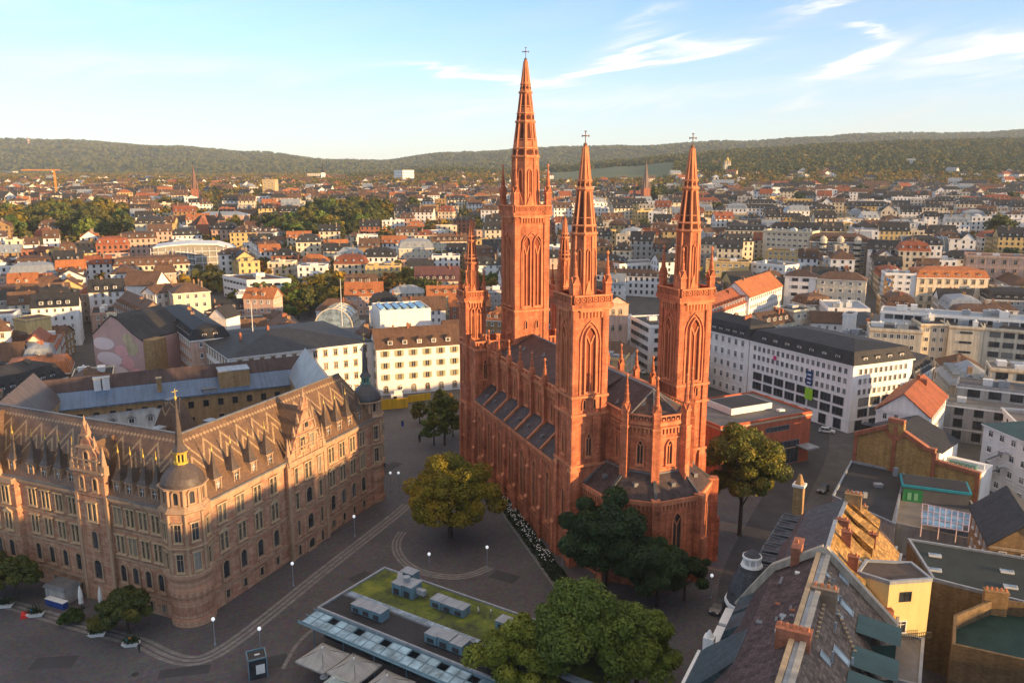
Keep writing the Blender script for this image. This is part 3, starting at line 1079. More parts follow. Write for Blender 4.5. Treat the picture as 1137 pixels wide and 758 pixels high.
 # slender panels: lancets on the octagon, trefoil slits on the spire
 for q in range(8):
  a = 2*math.pi*q/8
  rm = (r0+r1)/2
  hh = zd-zg
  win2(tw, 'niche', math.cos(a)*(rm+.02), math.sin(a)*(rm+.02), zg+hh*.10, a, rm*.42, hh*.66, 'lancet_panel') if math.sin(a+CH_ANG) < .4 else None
  # gable over each face at the foot of the octagon
  d = r0+.15
  ca, sa = math.cos(a), math.sin(a)
  w2 = r0*.36
  g3 = lambda y, z, dd: (ca*(d+dd)-sa*y, sa*(d+dd)+ca*y, z)
  sp.add([g3(-w2, zg-.4, .1), g3(w2, zg-.4, .1), g3(0, zg+hh*.24, .1), g3(0, zg+hh*.24, -.5), g3(-w2, zg-.4, -.5), g3(w2, zg-.4, -.5)], [(0, 1, 2), (1, 5, 3, 2), (4, 0, 2, 3)], 1)
  for t0, t1 in ((.08, .33), (.42, .62)) if H > 18 else ((.1, .45),):
   za, zb = zd+H*t0+(1.9 if H > 18 else 0), zd+H*t1
   if q % 1 == 0:
    ra, rb = rad(za)+.05, rad(zb)+.05
    wa, wb = ra*.20, rb*.14
    f3 = lambda r, y, z: (ca*r-sa*y, sa*r+ca*y, z)
    sp.add([f3(ra, -wa, za), f3(ra, wa, za), f3(rb, wb, zb), f3(rb+.0, 0, zb+1.0*(H/30)), f3(rb, -wb, zb)], [(0, 1, 2, 3, 4)], 2)
 sp.obj('spire', [BR, TR, M['opening']], tw)
 cross_mb((zcross-ztip)*.85).obj('cross', M['bronze'], tw, (0, 0, ztip), -CH_ANG)
 for sx in (-1, 1):
  for sy in (-1, 1):
   pinnacle(tw, sx*(hw-.35), sy*(hw-.35), zg-1.6, pier*.95, pin_h*.42, pin_h)
 return tw
_win_sub = []
def outline_mesh(w, h):
 key = ('outline', round(w, 1), round(h, 1))
 if key not in _wcache:
  mb = MB()
  o, i = outline('point', key[1], key[2]), outline('point', key[1], key[2], .22)
  n = len(o)
  V = lambda pts, y: [(p[0], y, p[1]) for p in pts]
  mb.add(V(o, -.26)+V(i, -.26), [(k, (k+1) % n, n+(k+1) % n, n+k) for k in range(n)], 0)
  mb.add(V(i, -.26)+V(i, .0), [(k, (k+1) % n, n+(k+1) % n, n+k) for k in range(n)], 0)
  mb.add(V(o, 0)+V(o, -.26), [(k, (k+1) % n, n+(k+1) % n, n+k) for k in range(n)], 0)
  _wcache[key] = (mb.mesh('arch_moulding', [TR]), mb, [TR])
 return _wcache[key]
def win2(par, style, x, y, z, ang, w, h, name):
 me = outline_mesh(w, h) if style == 'outline' else window_mesh(style, w, h)
 return link(name, me[0], par, (x, y, z), ang+math.pi/2)
# choir towers, main tower, west flank towers
TA = dict(w=6.9, z0=-.5, zg=50.0, ztip=75.2, zcross=77.6, drum=60.2, belf=(32.6, 44.6), strings=[19.3, 28.7, 32.0],
   bays=[(20.7, 4.6, 1.5, 'lancet', 1), (29.5, 2.1, .7, 'slit', 2), (9, 5.2, 1.2, 'slit', 1)], pin_h=8.6, drum_w=4.1)
tower(3.45, 3.45, **TA)
tower(24.9, 3.45, **TA)
tower(13.9, 54.2, 8.7, -.5, 63.3, 95.8, 98.6, 74.2, (39.8, 56.6), [30.5, 38.9], [(34.4, 2.2, .8, 'slit', 2)], 10.5, 6.0, two=True, pier=1.3)
TF = dict(w=5.1, z0=-.5, zg=43.2, ztip=60.0, zcross=61.3, drum=49.6, belf=(31.6, 39.2), strings=[15.5, 30.2],
   bays=[(20.5, 7.2, 1.3, 'lancet', 1), (7.0, 6.5, 1.3, 'lancet', 1)], pin_h=6.2, drum_w=2.7, pier=.85, two=True)
tower(2.4, 59.6, **TF)
tower(26.9, 59.6, **TF)
# nave
def body():
 mb = MB()
 mb.box(14.3, 27.0, -.5, 20.2, 54.0, 29.0, 0)           # nave walls, eave at 28.5
 ring = [(4.2, 0.6), (24.4, 0.6), (24.4, 54), (4.2, 54)]
 for z0, z1, o in ((28.5, 28.9, .35), (27.0, 27.25, .15)):
  ring_poly(ring, z0, z1, o, mb)
 frieze(mb, (4.2, 54), (4.2, 6.9), 27.3, 1.0, .25, .8)
 for y in np.arange(8.0, 53, 1.5):
  mb.box(4.15, y, 28.9, .3, .9, .7, 0)
 mb.box(4.15, 30.5, 29.6, .36, 46.0, .2, 1)
 mb.obj('nave_wall', [BR, TR], church)
 r = MB()
 # nave roof, hipped over the choir polygon
 e = 28.7
 rid = 33.0
 L = [(4.5, 6.9, e), (4.5, 50.5, e), (24.1, 50.5, e), (24.1, 6.9, e), (14.3, 6.9, rid), (14.3, 50.5, rid)]
 r.add(L, [(1, 0, 4, 5), (3, 2, 5, 4), (0, 3, 4)], 0)
 k = [(8.0, 6.9, 28.9), (8.0, -5.0, 28.9), (11.5, -8.6, 28.9), (17.1, -8.6, 28.9), (20.6, -5.0, 28.9), (20.6, 6.9, 28.9), (14.3, -3.5, 33.0), (14.3, 8.0, 33.0)]
 r.add(k, [(0, 1, 6, 7), (1, 2, 6), (2, 3, 6), (3, 4, 6), (4, 5, 7, 6)], 0)
 r.beam((14.3, -3.5, 33.05), (14.3, 50.5, 33.05), .4, .3, 1)
 for p in k[1:5]:
  r.beam((p[0], p[1], p[2]+.04), (14.3, -3.5, 33.04), .28, .16, 1)
 for (x, y) in ((11.3, -5.3), (16, -6.0), (9.6, 1), (10.2, 14), (9.4, 24), (10.4, 35), (9.5, 44)):
  z = 28.8+ (4.1*min(1, (x-4.5)/9.8) if y > 6.9 else 4.1*max(0, min((x-8)/6.3, (y+8.6)/5.1)))
  r.add([(x-.7, y, z-.1), (x, y-.5, z+.2), (x, y+.5, z+.2), (x+.2, y, z+1.0)], [(0, 1, 3), (2, 0, 3), (1, 2, 3)], 1)
 r.obj('nave_roof', [SL, M['lead']], church)
 # choir polygon
 a = MB()
 ap = [(8.0, 6.9), (8.0, -5.3), (11.5, -9.0), (17.1, -9.0), (20.6, -5.3), (20.6, 6.9)]
 a.prism(ap, -.5, 28.6, 0)
 ring_poly(ap, 28.2, 28.7, .35, a)
 ring_poly(ap, 25.7, 25.95, .15, a)
 ring_poly(ap, 20.0, 20.3, .12, a)
 for p, q in zip(ap[:-1], ap[1:]):
  frieze(a, p, q, 26.6, 1.0, .26, .7)
 a.obj('choir_wall', [BR, TR], church)
 pa = MB()
 for p, q in zip(ap[:-1], ap[1:]):
  p, q = Vector(p), Vector(q)
  d = q-p
  Ln = d.length
  d.normalize()
  ang = math.atan2(d.y, d.x)
  n = Vector((d.y, -d.x))
  m_ = (p+q)/2+n*.15
  pa.box(m_.x, m_.y, 28.7, Ln, .3, .25, 0, ang)
  pa.box(m_.x, m_.y, 29.75, Ln+.1, .38, .25, 1, ang)
  k = max(4, int(Ln/.85))
  for i in range(k+1):
   s = p+d*(Ln*i/k)+n*.15
   pa.box(s.x, s.y, 28.95, .16, .26, .8, 0, ang)
   if i < k:
    s = p+d*(Ln*(i+.5)/k)+n*.15
    pa.box(s.x, s.y, 29.0, .34, .2, .34, 1, ang+0.0)
 pa.obj('choir_parapet', [BR, TR], church)
 for i in range(1, 5):
  p = ap[i]
  b = MB()
  dx, dy = p[0]-14.3, p[1]+1.5
  l = math.hypot(dx, dy)
  an = math.atan2(dy, dx)
  b.box(p[0]+dx/l*.35, p[1]+dy/l*.35, 18.0, 1.5, 1.35, 9.7, 0, an)
  b.box(p[0]+dx/l*.35, p[1]+dy/l*.35, 27.7, 1.65, 1.5, .3, 1, an)
  b.obj('buttress', [BR, TR], church)
  o = pinnacle(church, p[0]+dx/l*.35, p[1]+dy/l*.35, 28.0, 1.15, 2.6, 8.6)
  o.rotation_euler.z = an
 for i, (p, q) in enumerate(zip(ap[:-1], ap[1:])):
  p, q = Vector(p), Vector(q)
  d = (q-p)
  n = Vector((d.y, -d.x)).normalized()
  if i in (0, 4):
   p = p.lerp(q, .56) if i == 0 else p
   q = q if i == 0 else q.lerp(p, .56)
  m_ = (p+q)/2
  win2(church, 'lancet', m_.x, m_.y, 20.9, math.atan2(n.y, n.x), 1.5, 4.7, 'window')
 # ambulatory ring with its own lean-to roofs
 am = [(2.6, 0.2), (3.4, -6.8), (10.0, -12.2), (18.6, -12.2), (25.2, -6.8), (26.0, 0.2)]
 am2 = [(6.9, .2), (8.0, -5.3), (11.5, -9.0), (17.1, -9.0), (20.6, -5.3), (21.5, .2)]
 w = MB()
 w.prism(am, -.5, 15.8, 0)
 ring_poly(am, 15.4, 15.9, .35, w)
 ring_poly(am, 3.2, 3.5, .2, w)
 for p, q in zip(am[:-1], am[1:]):
  frieze(w, p, q, 14.2, .9, .25, .7)
 w.obj('ambulatory_wall', [BR, TR], church)
 for i in range(5):
  rr = MB()
  f = lambda p, z: (p[0], p[1], z)
  rr.add([f(am[i], 15.95), f(am[i+1], 15.95), f(am2[i+1], 19.6), f(am2[i], 19.6)], [(0, 1, 2, 3)], 0)
  rr.beam(f(am[i], 16.05), f(am2[i], 19.7), .5, .3, 1)
  rr.beam(f(am[i+1], 16.05), f(am2[i+1], 19.7), .5, .3, 1)
  rr.beam(f(am2[i], 19.65), f(am2[i+1], 19.65), .35, .3, 1)
  # small roof vent
  c = [(am[i][j]+am[i+1][j]+am2[i][j]+am2[i+1][j])/4 for j in (0, 1)]
  rr.box(c[0], c[1], 17.6, .8, .8, .7, 1)
  rr.obj('ambulatory_roof', [SL, M['lead']], church)
 for i in range(5):
  p, q = Vector(am[i]), Vector(am[i+1])
  d = q-p
  n = Vector((d.y, -d.x)).normalized()
  m_ = (p+q)/2
  an = math.atan2(n.y, n.x)
  win2(church, 'lancet', m_.x, m_.y, 4.6, an, 2.1, 9.0, 'window')
 for i in range(1, 5):
  p = am[i]
  dx, dy = p[0]-14.3, p[1]+1.5
  l = math.hypot(dx, dy)
  an = math.atan2(dy, dx)
  b = MB()
  b.box(p[0]+dx/l*.5, p[1]+dy/l*.5, -.5, 2.4, 1.5, 9, 0, an)
  b.box(p[0]+dx/l*.25, p[1]+dy/l*.25, 8.5, 1.8, 1.4, 7.4, 0, an)
  b.box(p[0]+dx/l*.2, p[1]+dy/l*.2, 15.9, 1.9, 1.5, .4, 1, an)
  b.obj('buttress', [BR, TR], church)
 # aisles: lean-to roofs bay by bay
 n_b = 7
 y0, y1 = 7.2, 52.0
 bl = (y1-y0)/n_b
 for side in (0, 1):
  X = (lambda x: x) if side == 0 else (lambda x: 28.6-x)
  w = MB()
  w.box(X(2.3), (y0+y1)/2, -.5, 3.8, y1-y0, 18.3, 0)
  w.box(X(.35), (y0+y1)/2, 17.5, .55, y1-y0, .4, 1)
  w.box(X(.35), (y0+y1)/2, 3.3, .3, y1-y0, .3, 1)
  if side == 0:
   frieze(w, (.4, y1), (.4, y0), 16.3, .9, .22, .75)
  w.obj('aisle_wall', [BR, TR], church)
  for k in range(n_b):
   a, b = y0+bl*k, y0+bl*(k+1)
   rr = MB()
   pts = [(X(.15), a+.25, 18.0), (X(.15), b-.25, 18.0), (X(4.2), b-.25, 21.6), (X(4.2), a+.25, 21.6)]
   low = [(p[0], p[1], p[2]-.3) for p in pts]
   fs = [(0, 1, 2, 3), (4, 5, 1, 0), (5, 6, 2, 1), (7, 4, 0, 3)]
   if side == 0:
    fs = [tuple(reversed(f)) for f in fs]
   rr.add(pts+low, fs, 0)
   x = 2.0
   rr.box(X(x), (a+b)/2+(k % 3-1)*.7, 19.4, .7, .9, .55, 1)
   rr.obj('aisle_roof', [SL, M['lead']], church)
   rb = MB()
   rb.beam((X(.1), a, 18.2), (X(4.25), a, 21.85), .42, .5, 0)
   rb.obj('aisle_coping', [TR], church)
  for k in range(n_b+1):
   y = y0+bl*k
   b = MB()
   for (xo, zt, wd) in ((-.55, 6.0, 1.15), (-.2, 12.5, 1.05), (.05, 17.2, .95)):
    b.box(X((xo+.9)/2+.1), y, -.5, .9-xo, wd, zt+.5, 0)
    b.loft([(X(xo), y-wd/2, zt), (X(xo+.5), y-wd/2, zt), (X(xo+.5), y+wd/2, zt), (X(xo), y+wd/2, zt)] if side == 0 else
      [(X(xo+.5), y-wd/2, zt), (X(xo), y-wd/2, zt), (X(xo), y+wd/2, zt), (X(xo+.5), y+wd/2, zt)],
      [(X(xo+.42), y-wd/2, zt+.55), (X(xo+.5), y-wd/2, zt+.55), (X(xo+.5), y+wd/2, zt+.55), (X(xo+.42), y+wd/2, zt+.55)] if side == 0 else
      [(X(xo+.5), y-wd/2, zt+.55), (X(xo+.42), y-wd/2, zt+.55), (X(xo+.42), y+wd/2, zt+.55), (X(xo+.5), y+wd/2, zt+.55)], 1)
   b.obj('buttress', [BR, TR], church)
   if y > 8 or side == 1:
    b = MB()
    b.box(X(3.9), y, 18.0, 1.0, 1.0, 10.6, 0)
    b.box(X(3.9), y, 28.4, 1.15, 1.15, .3, 1)
    b.obj('buttress', [BR, TR], church)
    pinnacle(church, X(3.8), y, 28.6, 1.0, 1.5, 5.6)
   if k < n_b:
    yc = y+bl/2
    an = math.pi if side == 0 else 0
    if side == 0:
     win2(church, 'lancet', .4, yc, 4.6, an, 1.9, 10.6, 'window')
     win2(church, 'lancet', 4.2, yc, 22.2, an, 1.6, 4.8, 'window')
 # west block between the flank towers
 w = MB()
 w.box(14.3, 56.6, -.5, 27.4, 8.2, 30.4, 0)
 ring_poly([(.6, 52.5), (28, 52.5), (28, 60.7), (.6, 60.7)], 29.6, 30.0, .3, w)
 ring_poly([(.6, 52.5), (28, 52.5), (28, 60.7), (.6, 60.7)], 15.4, 15.8, .15, w)
 for x in np.arange(1.4, 28, 1.1):
  w.box(x, 52.6, 30.0, .4, .4, 1.5, 0)
 w.box(14.3, 52.6, 31.5, 27.6, .5, .35, 1)
 w.box(14.3, 60.4, 30.0, 27.6, .5, 1.8, 0)
 for x in (.9, 27.7):
  w.box(x, 56.6, 30, .5, 8, 1.8, 0)
 for x in (3.2, 6.6, 9.4, 19, 22):
  w.box(x, 53.4, 30, .9, .9, 3.0, 0)
  w.box(x, 53.4, 33, 1.1, 1.1, .3, 1)
 w.obj('west_wall', [BR, TR], church)
 win2(church, 'lancet', 3.0, 52.5, 22.5, -math.pi/2, 1.3, 5.0, 'window')
body()
# ---------------------------------------------------------------- the town hall; own axes: x along the wing facing the church, y along the wing facing the market, origin at the corner turret
TH_ANG = math.atan2(.919, .393)
hall = thing('town_hall', 'pink sandstone Renaissance town hall with zigzag patterned roof and domed corner turrets', 'town hall', (-50.5, 115.0, 0), TH_ANG)
def _hall_stone():
 m, nt, bs = _nodes('pink_sandstone')
 geo = _n(nt, 'ShaderNodeNewGeometry').outputs['Position']
 uv = _n(nt, 'ShaderNodeUVMap').outputs[0]
 b = _n(nt, 'ShaderNodeTexBrick')
 for k, v in (('Scale', 1.0), ('Brick Width', 1.3), ('Row Height', .48), ('Mortar Size', .03), ('Bias', -.1)):
  b.inputs[k].default_value = v
 b.inputs['Color1'].default_value = (.50, .30, .19, 1)
 b.inputs['Color2'].default_value = (.36, .145, .095, 1)
 b.inputs['Mortar'].default_value = (.30, .19, .13, 1)
 nt.links.new(uv, b.inputs['Vector'])
 n = _noise(nt, geo, .35, 5, .7)
 n2 = _noise(nt, geo, 1.7, 4, .6)
 c = _mix(nt, 1.0, b.outputs[0], _ramp(nt, n, [(.3, (.78, .72, .68)), (.5, (1, 1, 1)), (.7, (1.12, 1.0, .9))]), 'MULTIPLY')
 c = _mix(nt, _math(nt, 'MULTIPLY', _ramp(nt, n2, [(.5, (0, 0, 0)), (.62, (1, 1, 1))]), .35), c, (.44, .31, .20))
 mp = _n(nt, 'ShaderNodeMapping')
 mp.inputs['Scale'].default_value = (.9, .1, 1)
 nt.links.new(uv, mp.inputs[0])
 c = _mix(nt, 1.0, c, _ramp(nt, _noise(nt, mp.outputs[0], 1, 4), [(.36, (.72, .70, .68)), (.58, (1, 1, 1))]), 'MULTIPLY')
 nt.links.new(c, bs.inputs['Base Color'])
 bs.inputs['Roughness'].default_value = .85
 bs.inputs['Specular IOR Level'].default_value = .2
 return m
def _hall_roof():
 m, nt, bs = _nodes('zigzag_glazed_tiles')
 geo = _n(nt, 'ShaderNodeNewGeometry').outputs['Position']
 uv = _n(nt, 'ShaderNodeUVMap').outputs[0]
 s = _n(nt, 'ShaderNodeSeparateXYZ')
 nt.links.new(uv, s.inputs[0])
 u, v = s.outputs[0], _math(nt, 'SUBTRACT', s.outputs[1], 15.9)
 tri = _math(nt, 'MULTIPLY', _math(nt, 'PINGPONG', u, 1.95), 1.75)
 q = _math(nt, 'SUBTRACT', v, tri)
 line = _math(nt, 'LESS_THAN', _math(nt, 'PINGPONG', _math(nt, 'ADD', q, .2), 1.1), .36)
 band = _math(nt, 'MULTIPLY', _math(nt, 'GREATER_THAN', q, 2.9), _math(nt, 'LESS_THAN', q, 7.4))
 line = _math(nt, 'MULTIPLY', line, band)
 # florets near the ridge
 du = _math(nt, 'PINGPONG', u, .78)
 dv = _math(nt, 'ABSOLUTE', _math(nt, 'SUBTRACT', _math(nt, 'PINGPONG', _math(nt, 'SUBTRACT', v, 9.1), 1.0), .5))
 dm = _math(nt, 'LESS_THAN', _math(nt, 'ADD', _math(nt, 'ABSOLUTE', _math(nt, 'SUBTRACT', du, .39)), dv), .36)
 dm = _math(nt, 'MULTIPLY', dm, _math(nt, 'MULTIPLY', _math(nt, 'GREATER_THAN', v, 9.9), _math(nt, 'LESS_THAN', v, 11.0)))
 f = _math(nt, 'MAXIMUM', line, dm)
 n = _noise(nt, geo, 2.5, 4, .7)
 f = _math(nt, 'MULTIPLY', f, _ramp(nt, n, [(.3, (.35, .35, .35)), (.6, (1, 1, 1))]))
 base = _ramp(nt, _noise(nt, geo, .4, 5, .7), [(.3, (.095, .058, .038)), (.55, (.15, .088, .052)), (.75, (.20, .115, .062))])
 b = _n(nt, 'ShaderNodeTexBrick')
 for k, vv in (('Scale', 1.0), ('Brick Width', .3), ('Row Height', .3), ('Mortar Size', .02)):
  b.inputs[k].default_value = vv
 b.inputs['Color1'].default_value = (.8, .8, .8, 1)
 b.inputs['Color2'].default_value = (1.15, 1.1, 1.05, 1)
 b.inputs['Mortar'].default_value = (.7, .7, .7, 1)
 nt.links.new(uv, b.inputs['Vector'])
 c = _mix(nt, 1.0, _mix(nt, f, base, (.36, .25, .14)), b.outputs[0], 'MULTIPLY')
 nt.links.new(c, bs.inputs['Base Color'])
 bs.inputs['Roughness'].default_value = .5
 bs.inputs['Specular IOR Level'].default_value = .35
 return m
HS, HR = _hall_stone(), _hall_roof()
M['hall_stone'] = HS
HT = mat('hall_stone_trim', (.40, .26, .165), .85, .18, .6, 4)
HT2 = mat('hall_buff_stone', (.50, .36, .22), .85, .15, .6, 4)
HB = mat('turret_brown_slate', (.105, .078, .065), .5, .22, .5, 3, tiles=(.3, .3, .2), spec=.4)
HD = mat('dome_black_slate', (.055, .055, .06), .45, .2, .5, 3, tiles=(.3, .3, .2), spec=.5)
HBLUE = mat('blue_grey_standing_seam', (.085, .15, .25), .45, .15, .25, 2, spec=.5, tiles=(.6, 40, .12))
HDARK = mat('dark_brown_roof_felt', (.085, .058, .055), .8, .25, .3, 3, tiles=(.6, 40, .15))
HYB = mat('courtyard_yellow_brick', (.40, .255, .125), .9, .16, .5, 4, brick=(.5, .2, .15))
STYLES['hallpair'] = ('rect', .13, .24, [HT2, M['glass'], M['stone']], 'pair', 2)
STYLES['hallped'] = ('rect', .13, .24, [HT2, M['glass'], M['stone']], 'pair', 3)
STYLES['hallone'] = ('rect', .13, .22, [HT2, M['glass'], M['stone']], 'cross', 2)
STYLES['hallarch'] = ('arch', .26, .24, [HT, M['glass'], M['iron']], 'cross', 1)
STYLES['hallbase'] = ('rect', .2, .18, [HT, M['glass'], M['iron']], 'mull', 0)
def hall_dormer_mesh(fin):
 mb = MB()
 w, h = 1.5, 1.75
 mb.box(0, 1.5, -1.2, w, 3.0, h+1.2, 0, bottom=False)
 mb.box(0, -.02, -.1, .9, .1, .12, 0)
 mb.add([(-.45, -.03, .05), (.45, -.03, .05), (.45, -.03, 1.35), (-.45, -.03, 1.35)], [(0, 1, 2, 3)], 2)
 for s in (-1, 1):
  mb.box(s*.62, -.1, -.2, .22, .22, h+.2, 0)
 mb.box(0, -.06, 0, .07, .06, 1.35, 3)
 mb.box(0, -.06, .85, .9, .06, .07, 3)
 mb.box(0, .4, h, w+.5, 1.2, .18, 0)
 # concave tent roof
 prof = [(.98, h+.18), (.62, h+.95), (.36, h+2.1), (.15, h+3.6), (.05, h+4.6)]
 for (r0, z0), (r1, z1) in zip(prof, prof[1:]):
  mb.loft([(x*r0, .75+y*r0, z0) for x, y in ((-1, -1), (1, -1), (1, 1), (-1, 1))], [(x*r1, .75+y*r1, z1) for x, y in ((-1, -1), (1, -1), (1, 1), (-1, 1))], 1)
 mb.add([(-.98, .75, h+.18), (.98, .75, h+.18), (.9, 4.2, h+.5), (-.9, 4.2, h+.5), (0, .9, h+2.4), (0, 4.2, h+1.3)], [(1, 2, 5, 4), (3, 0, 4, 5)], 1)
 mb.cone(0, .75, h+4.5, h+4.8, .06, .14, 6, 4)
 mb.cone(0, .75, h+4.8, h+5.1, .14, .05, 6, 4)
 mb.cone(0, .75, h+5.1, h+6.0, .05, .02, 6, 4)
 return mb.mesh('dormer', [HT, HB, M['glass'], M['white_trim'], fin])
def gable_wall(par, c, ang, w, z0, z1, wins, tiers=4):
 """scrolled and stepped Renaissance gable; c = foot centre, outward direction ang"""
 mb = MB()
 ca, sa = math.cos(ang+math.pi/2), math.sin(ang+math.pi/2)
 t = lambda x, y, z: (c[0]+ca*x-sa*y, c[1]+sa*x+ca*y, z)
 pts = []
 H = z1-z0
 hw = w/2
 pts = [(hw, 0)]
 for k in range(tiers):
  a = hw*(1-k/tiers)
  b = hw*(1-(k+1)/tiers)+.25
  za, zb = H*.78*k/tiers, H*.78*(k+1)/tiers
  pts += [(a, za+(.0 if k == 0 else .45)), (a-.25*(a-b), za+.55*(zb-za)), (b+.10, zb-.35), (b+.3, zb-.3), (b+.3, zb)]
 top = .30
 pts += [(hw*.2+.1, H*.80), (top, H*.94), (.12, H)]
 full = pts+[(-x, z) for x, z in reversed(pts)]
 n = len(full)
 mb.add([t(x, -.35, z0+z) for x, z in full]+[t(x, .45, z0+z) for x, z in full], [tuple(range(n)), tuple(range(2*n-1, n-1, -1))]+[((i+1) % n, i, n+i, n+(i+1) % n) for i in range(n)], 0)
 for k in range(tiers):
  zb = H*.78*(k+1)/tiers
  b = hw*(1-(k+1)/tiers)+.55
  p = t(0, -.2, 0)
  mb.box(p[0], p[1], z0+zb-.15, 2*b+.4, .9, .25, 1, ang+math.pi/2)
  for s in (-1, 1):
   p = t(s*(b+.0), 0, 0)
   mb.box(p[0], p[1], z0+zb+.1, .4, .5, .7, 1, ang+math.pi/2)
   mb.cone(p[0], p[1], z0+zb+.8, z0+zb+2.0, .26, .03, 6, 1)
 for s in (-1, 1):
  p = t(s*(hw+.0), -.1, 0)
  mb.box(p[0], p[1], z0-.3, .9, .9, 1.6, 1, ang+math.pi/2)
  mb.cone(p[0], p[1], z0+1.3, z0+4.6, .45, .05, 8, 1)
 p = t(0, -.05, 0)
 mb.cone(p[0], p[1], z1-.1, z1+.5, .35, .3, 8, 1)
 mb.cone(p[0], p[1], z1+.5, z1+1.5, .2, .04, 8, 1)
 for s in (-1, -.33, .33, 1):
  p = t(s*hw*.62, -.42, 0)
  mb.box(p[0], p[1], z0+.2, .3, .2, H*.27, 1, ang+math.pi/2)
 o = mb.obj('gable', [HS, HT], par)
 for (x, z, ww, hh, st) in wins:
  p = t(x, -.35, 0)
  win2(o, st, p[0], p[1], z, ang, ww, hh, 'window')
 return o
def turret(par, cx, cy, r, zs, dome_mat, fin_mat, name):
 """octagonal corner turret; zs = eave, drum top, dome top, lantern top, spire tip"""
 ze, zd, zt, zl, zp = zs
 tu = link(name, None, par, (cx, cy, 0))
 mb = MB()
 rot = math.pi/8
 mb.lathe(0, 0, [(r+.25, -1), (r+.25, 1.0), (r+.08, 1.3), (r+.08, 4.6), (r+.35, 5.2), (r+.35, 6.0), (r+.15, 6.6), (r+.2, 7.6), (r+.55, 8.4), (r+.55, 8.9)], 20, 0, True)
 mb.cone(0, 0, 8.9, ze, r, r, 8, 0, rot)
 for z in (13.4, 8.9, ze-.1):
  mb.cone(0, 0, z-.3, z, r+.1, r+.42, 8, 1, rot)
  mb.cone(0, 0, z, z+.25, r+.45, r+.38, 8, 1, rot)
 mb.cone(0, 0, ze+.1, ze+.9, r+.3, r-.25, 8, 1, rot)
 rd = r-.3
 mb.cone(0, 0, ze, zd, rd, rd, 8, 0, rot)
 for q in range(8):
  a = 2*math.pi*(q+.5)/8+rot
  k = 1/math.cos(math.pi/8)
  mb.cone(rd*k*math.cos(a), rd*k*math.sin(a), ze+.8, zd, .26, .24, 8, 1)
  k2 = (r)*k
  mb.cone(k2*math.cos(a), k2*math.sin(a), 9.1, ze-.4, .25, .25, 6, 1)
 mb.cone(0, 0, zd-.25, zd, rd+.1, rd+.65, 8, 1, rot)
 mb.cone(0, 0, zd, zd+.2, rd+.65, rd+.65, 8, 1, rot)
 mb.obj('turret_wall', [HS, HT], tu)
 for q in range(8):
  a = 2*math.pi*(q+.5)/8+rot+math.pi/8
  wa = a+TH_ANG
  if -math.sin(wa) < -.2 and abs(math.cos(wa)) < .9:
   continue
  win2(tu, 'hallarch', rd*math.cos(a), rd*math.sin(a), ze+.9, a, 1.3, 2.5, 'window')
  win2(tu, 'hallone', r*math.cos(a), r*math.sin(a), 14.4, a, 1.3, 3.1, 'window')
  win2(tu, 'hallone', r*math.cos(a), r*math.sin(a), 9.4, a, 1.3, 3.2, 'window')
 d = MB()
 H = zt-zd
 d.lathe(0, 0, [(rd+.5, zd+.2), (rd+.45, zd+H*.2), (rd+.15, zd+H*.42), (rd*.82, zd+H*.66), (rd*.55, zd+H*.86), (rd*.34, zt)], 16, 0, True)
 d.obj('dome', dome_mat, tu)
 l = MB()
 l.cone(0, 0, zt-.1, zt+.35, 1.0, 1.1, 8, 0)
 for q in range(8):
  a = 2*math.pi*q/8
  l.cone(.75*math.cos(a), .75*math.sin(a), zt+.3, zl-.4, .13, .13, 6, 0)
 l.cone(0, 0, zt+.3, zl-.4, .42, .42, 8, 1)
 l.cone(0, 0, zl-.4, zl, .95, 1.2, 8, 0)
 l.obj('lantern', [fin_mat, M['iron']], tu)
 s = MB()
 s.cone(0, 0, zl, zl+.9, 1.15, .62, 8, 0)
 s.cone(0, 0, zl+.9, zp, .62, .05, 8, 0)
 s.cone(0, 0, zp-.2, zp+.15, .06, .2, 8, 1)
 s.cone(0, 0, zp+.15, zp+.5, .2, .05, 8, 1)
 s.beam((0, 0, zp+.5), (0, 0, zp+1.6), .08, .08, 1)
 s.beam((-.6, 0, zp+1.2), (.5, 0, zp+1.2), .3, .06, 1)
 s.obj('spire', [dome_mat, M['gold']], tu)
 return tu
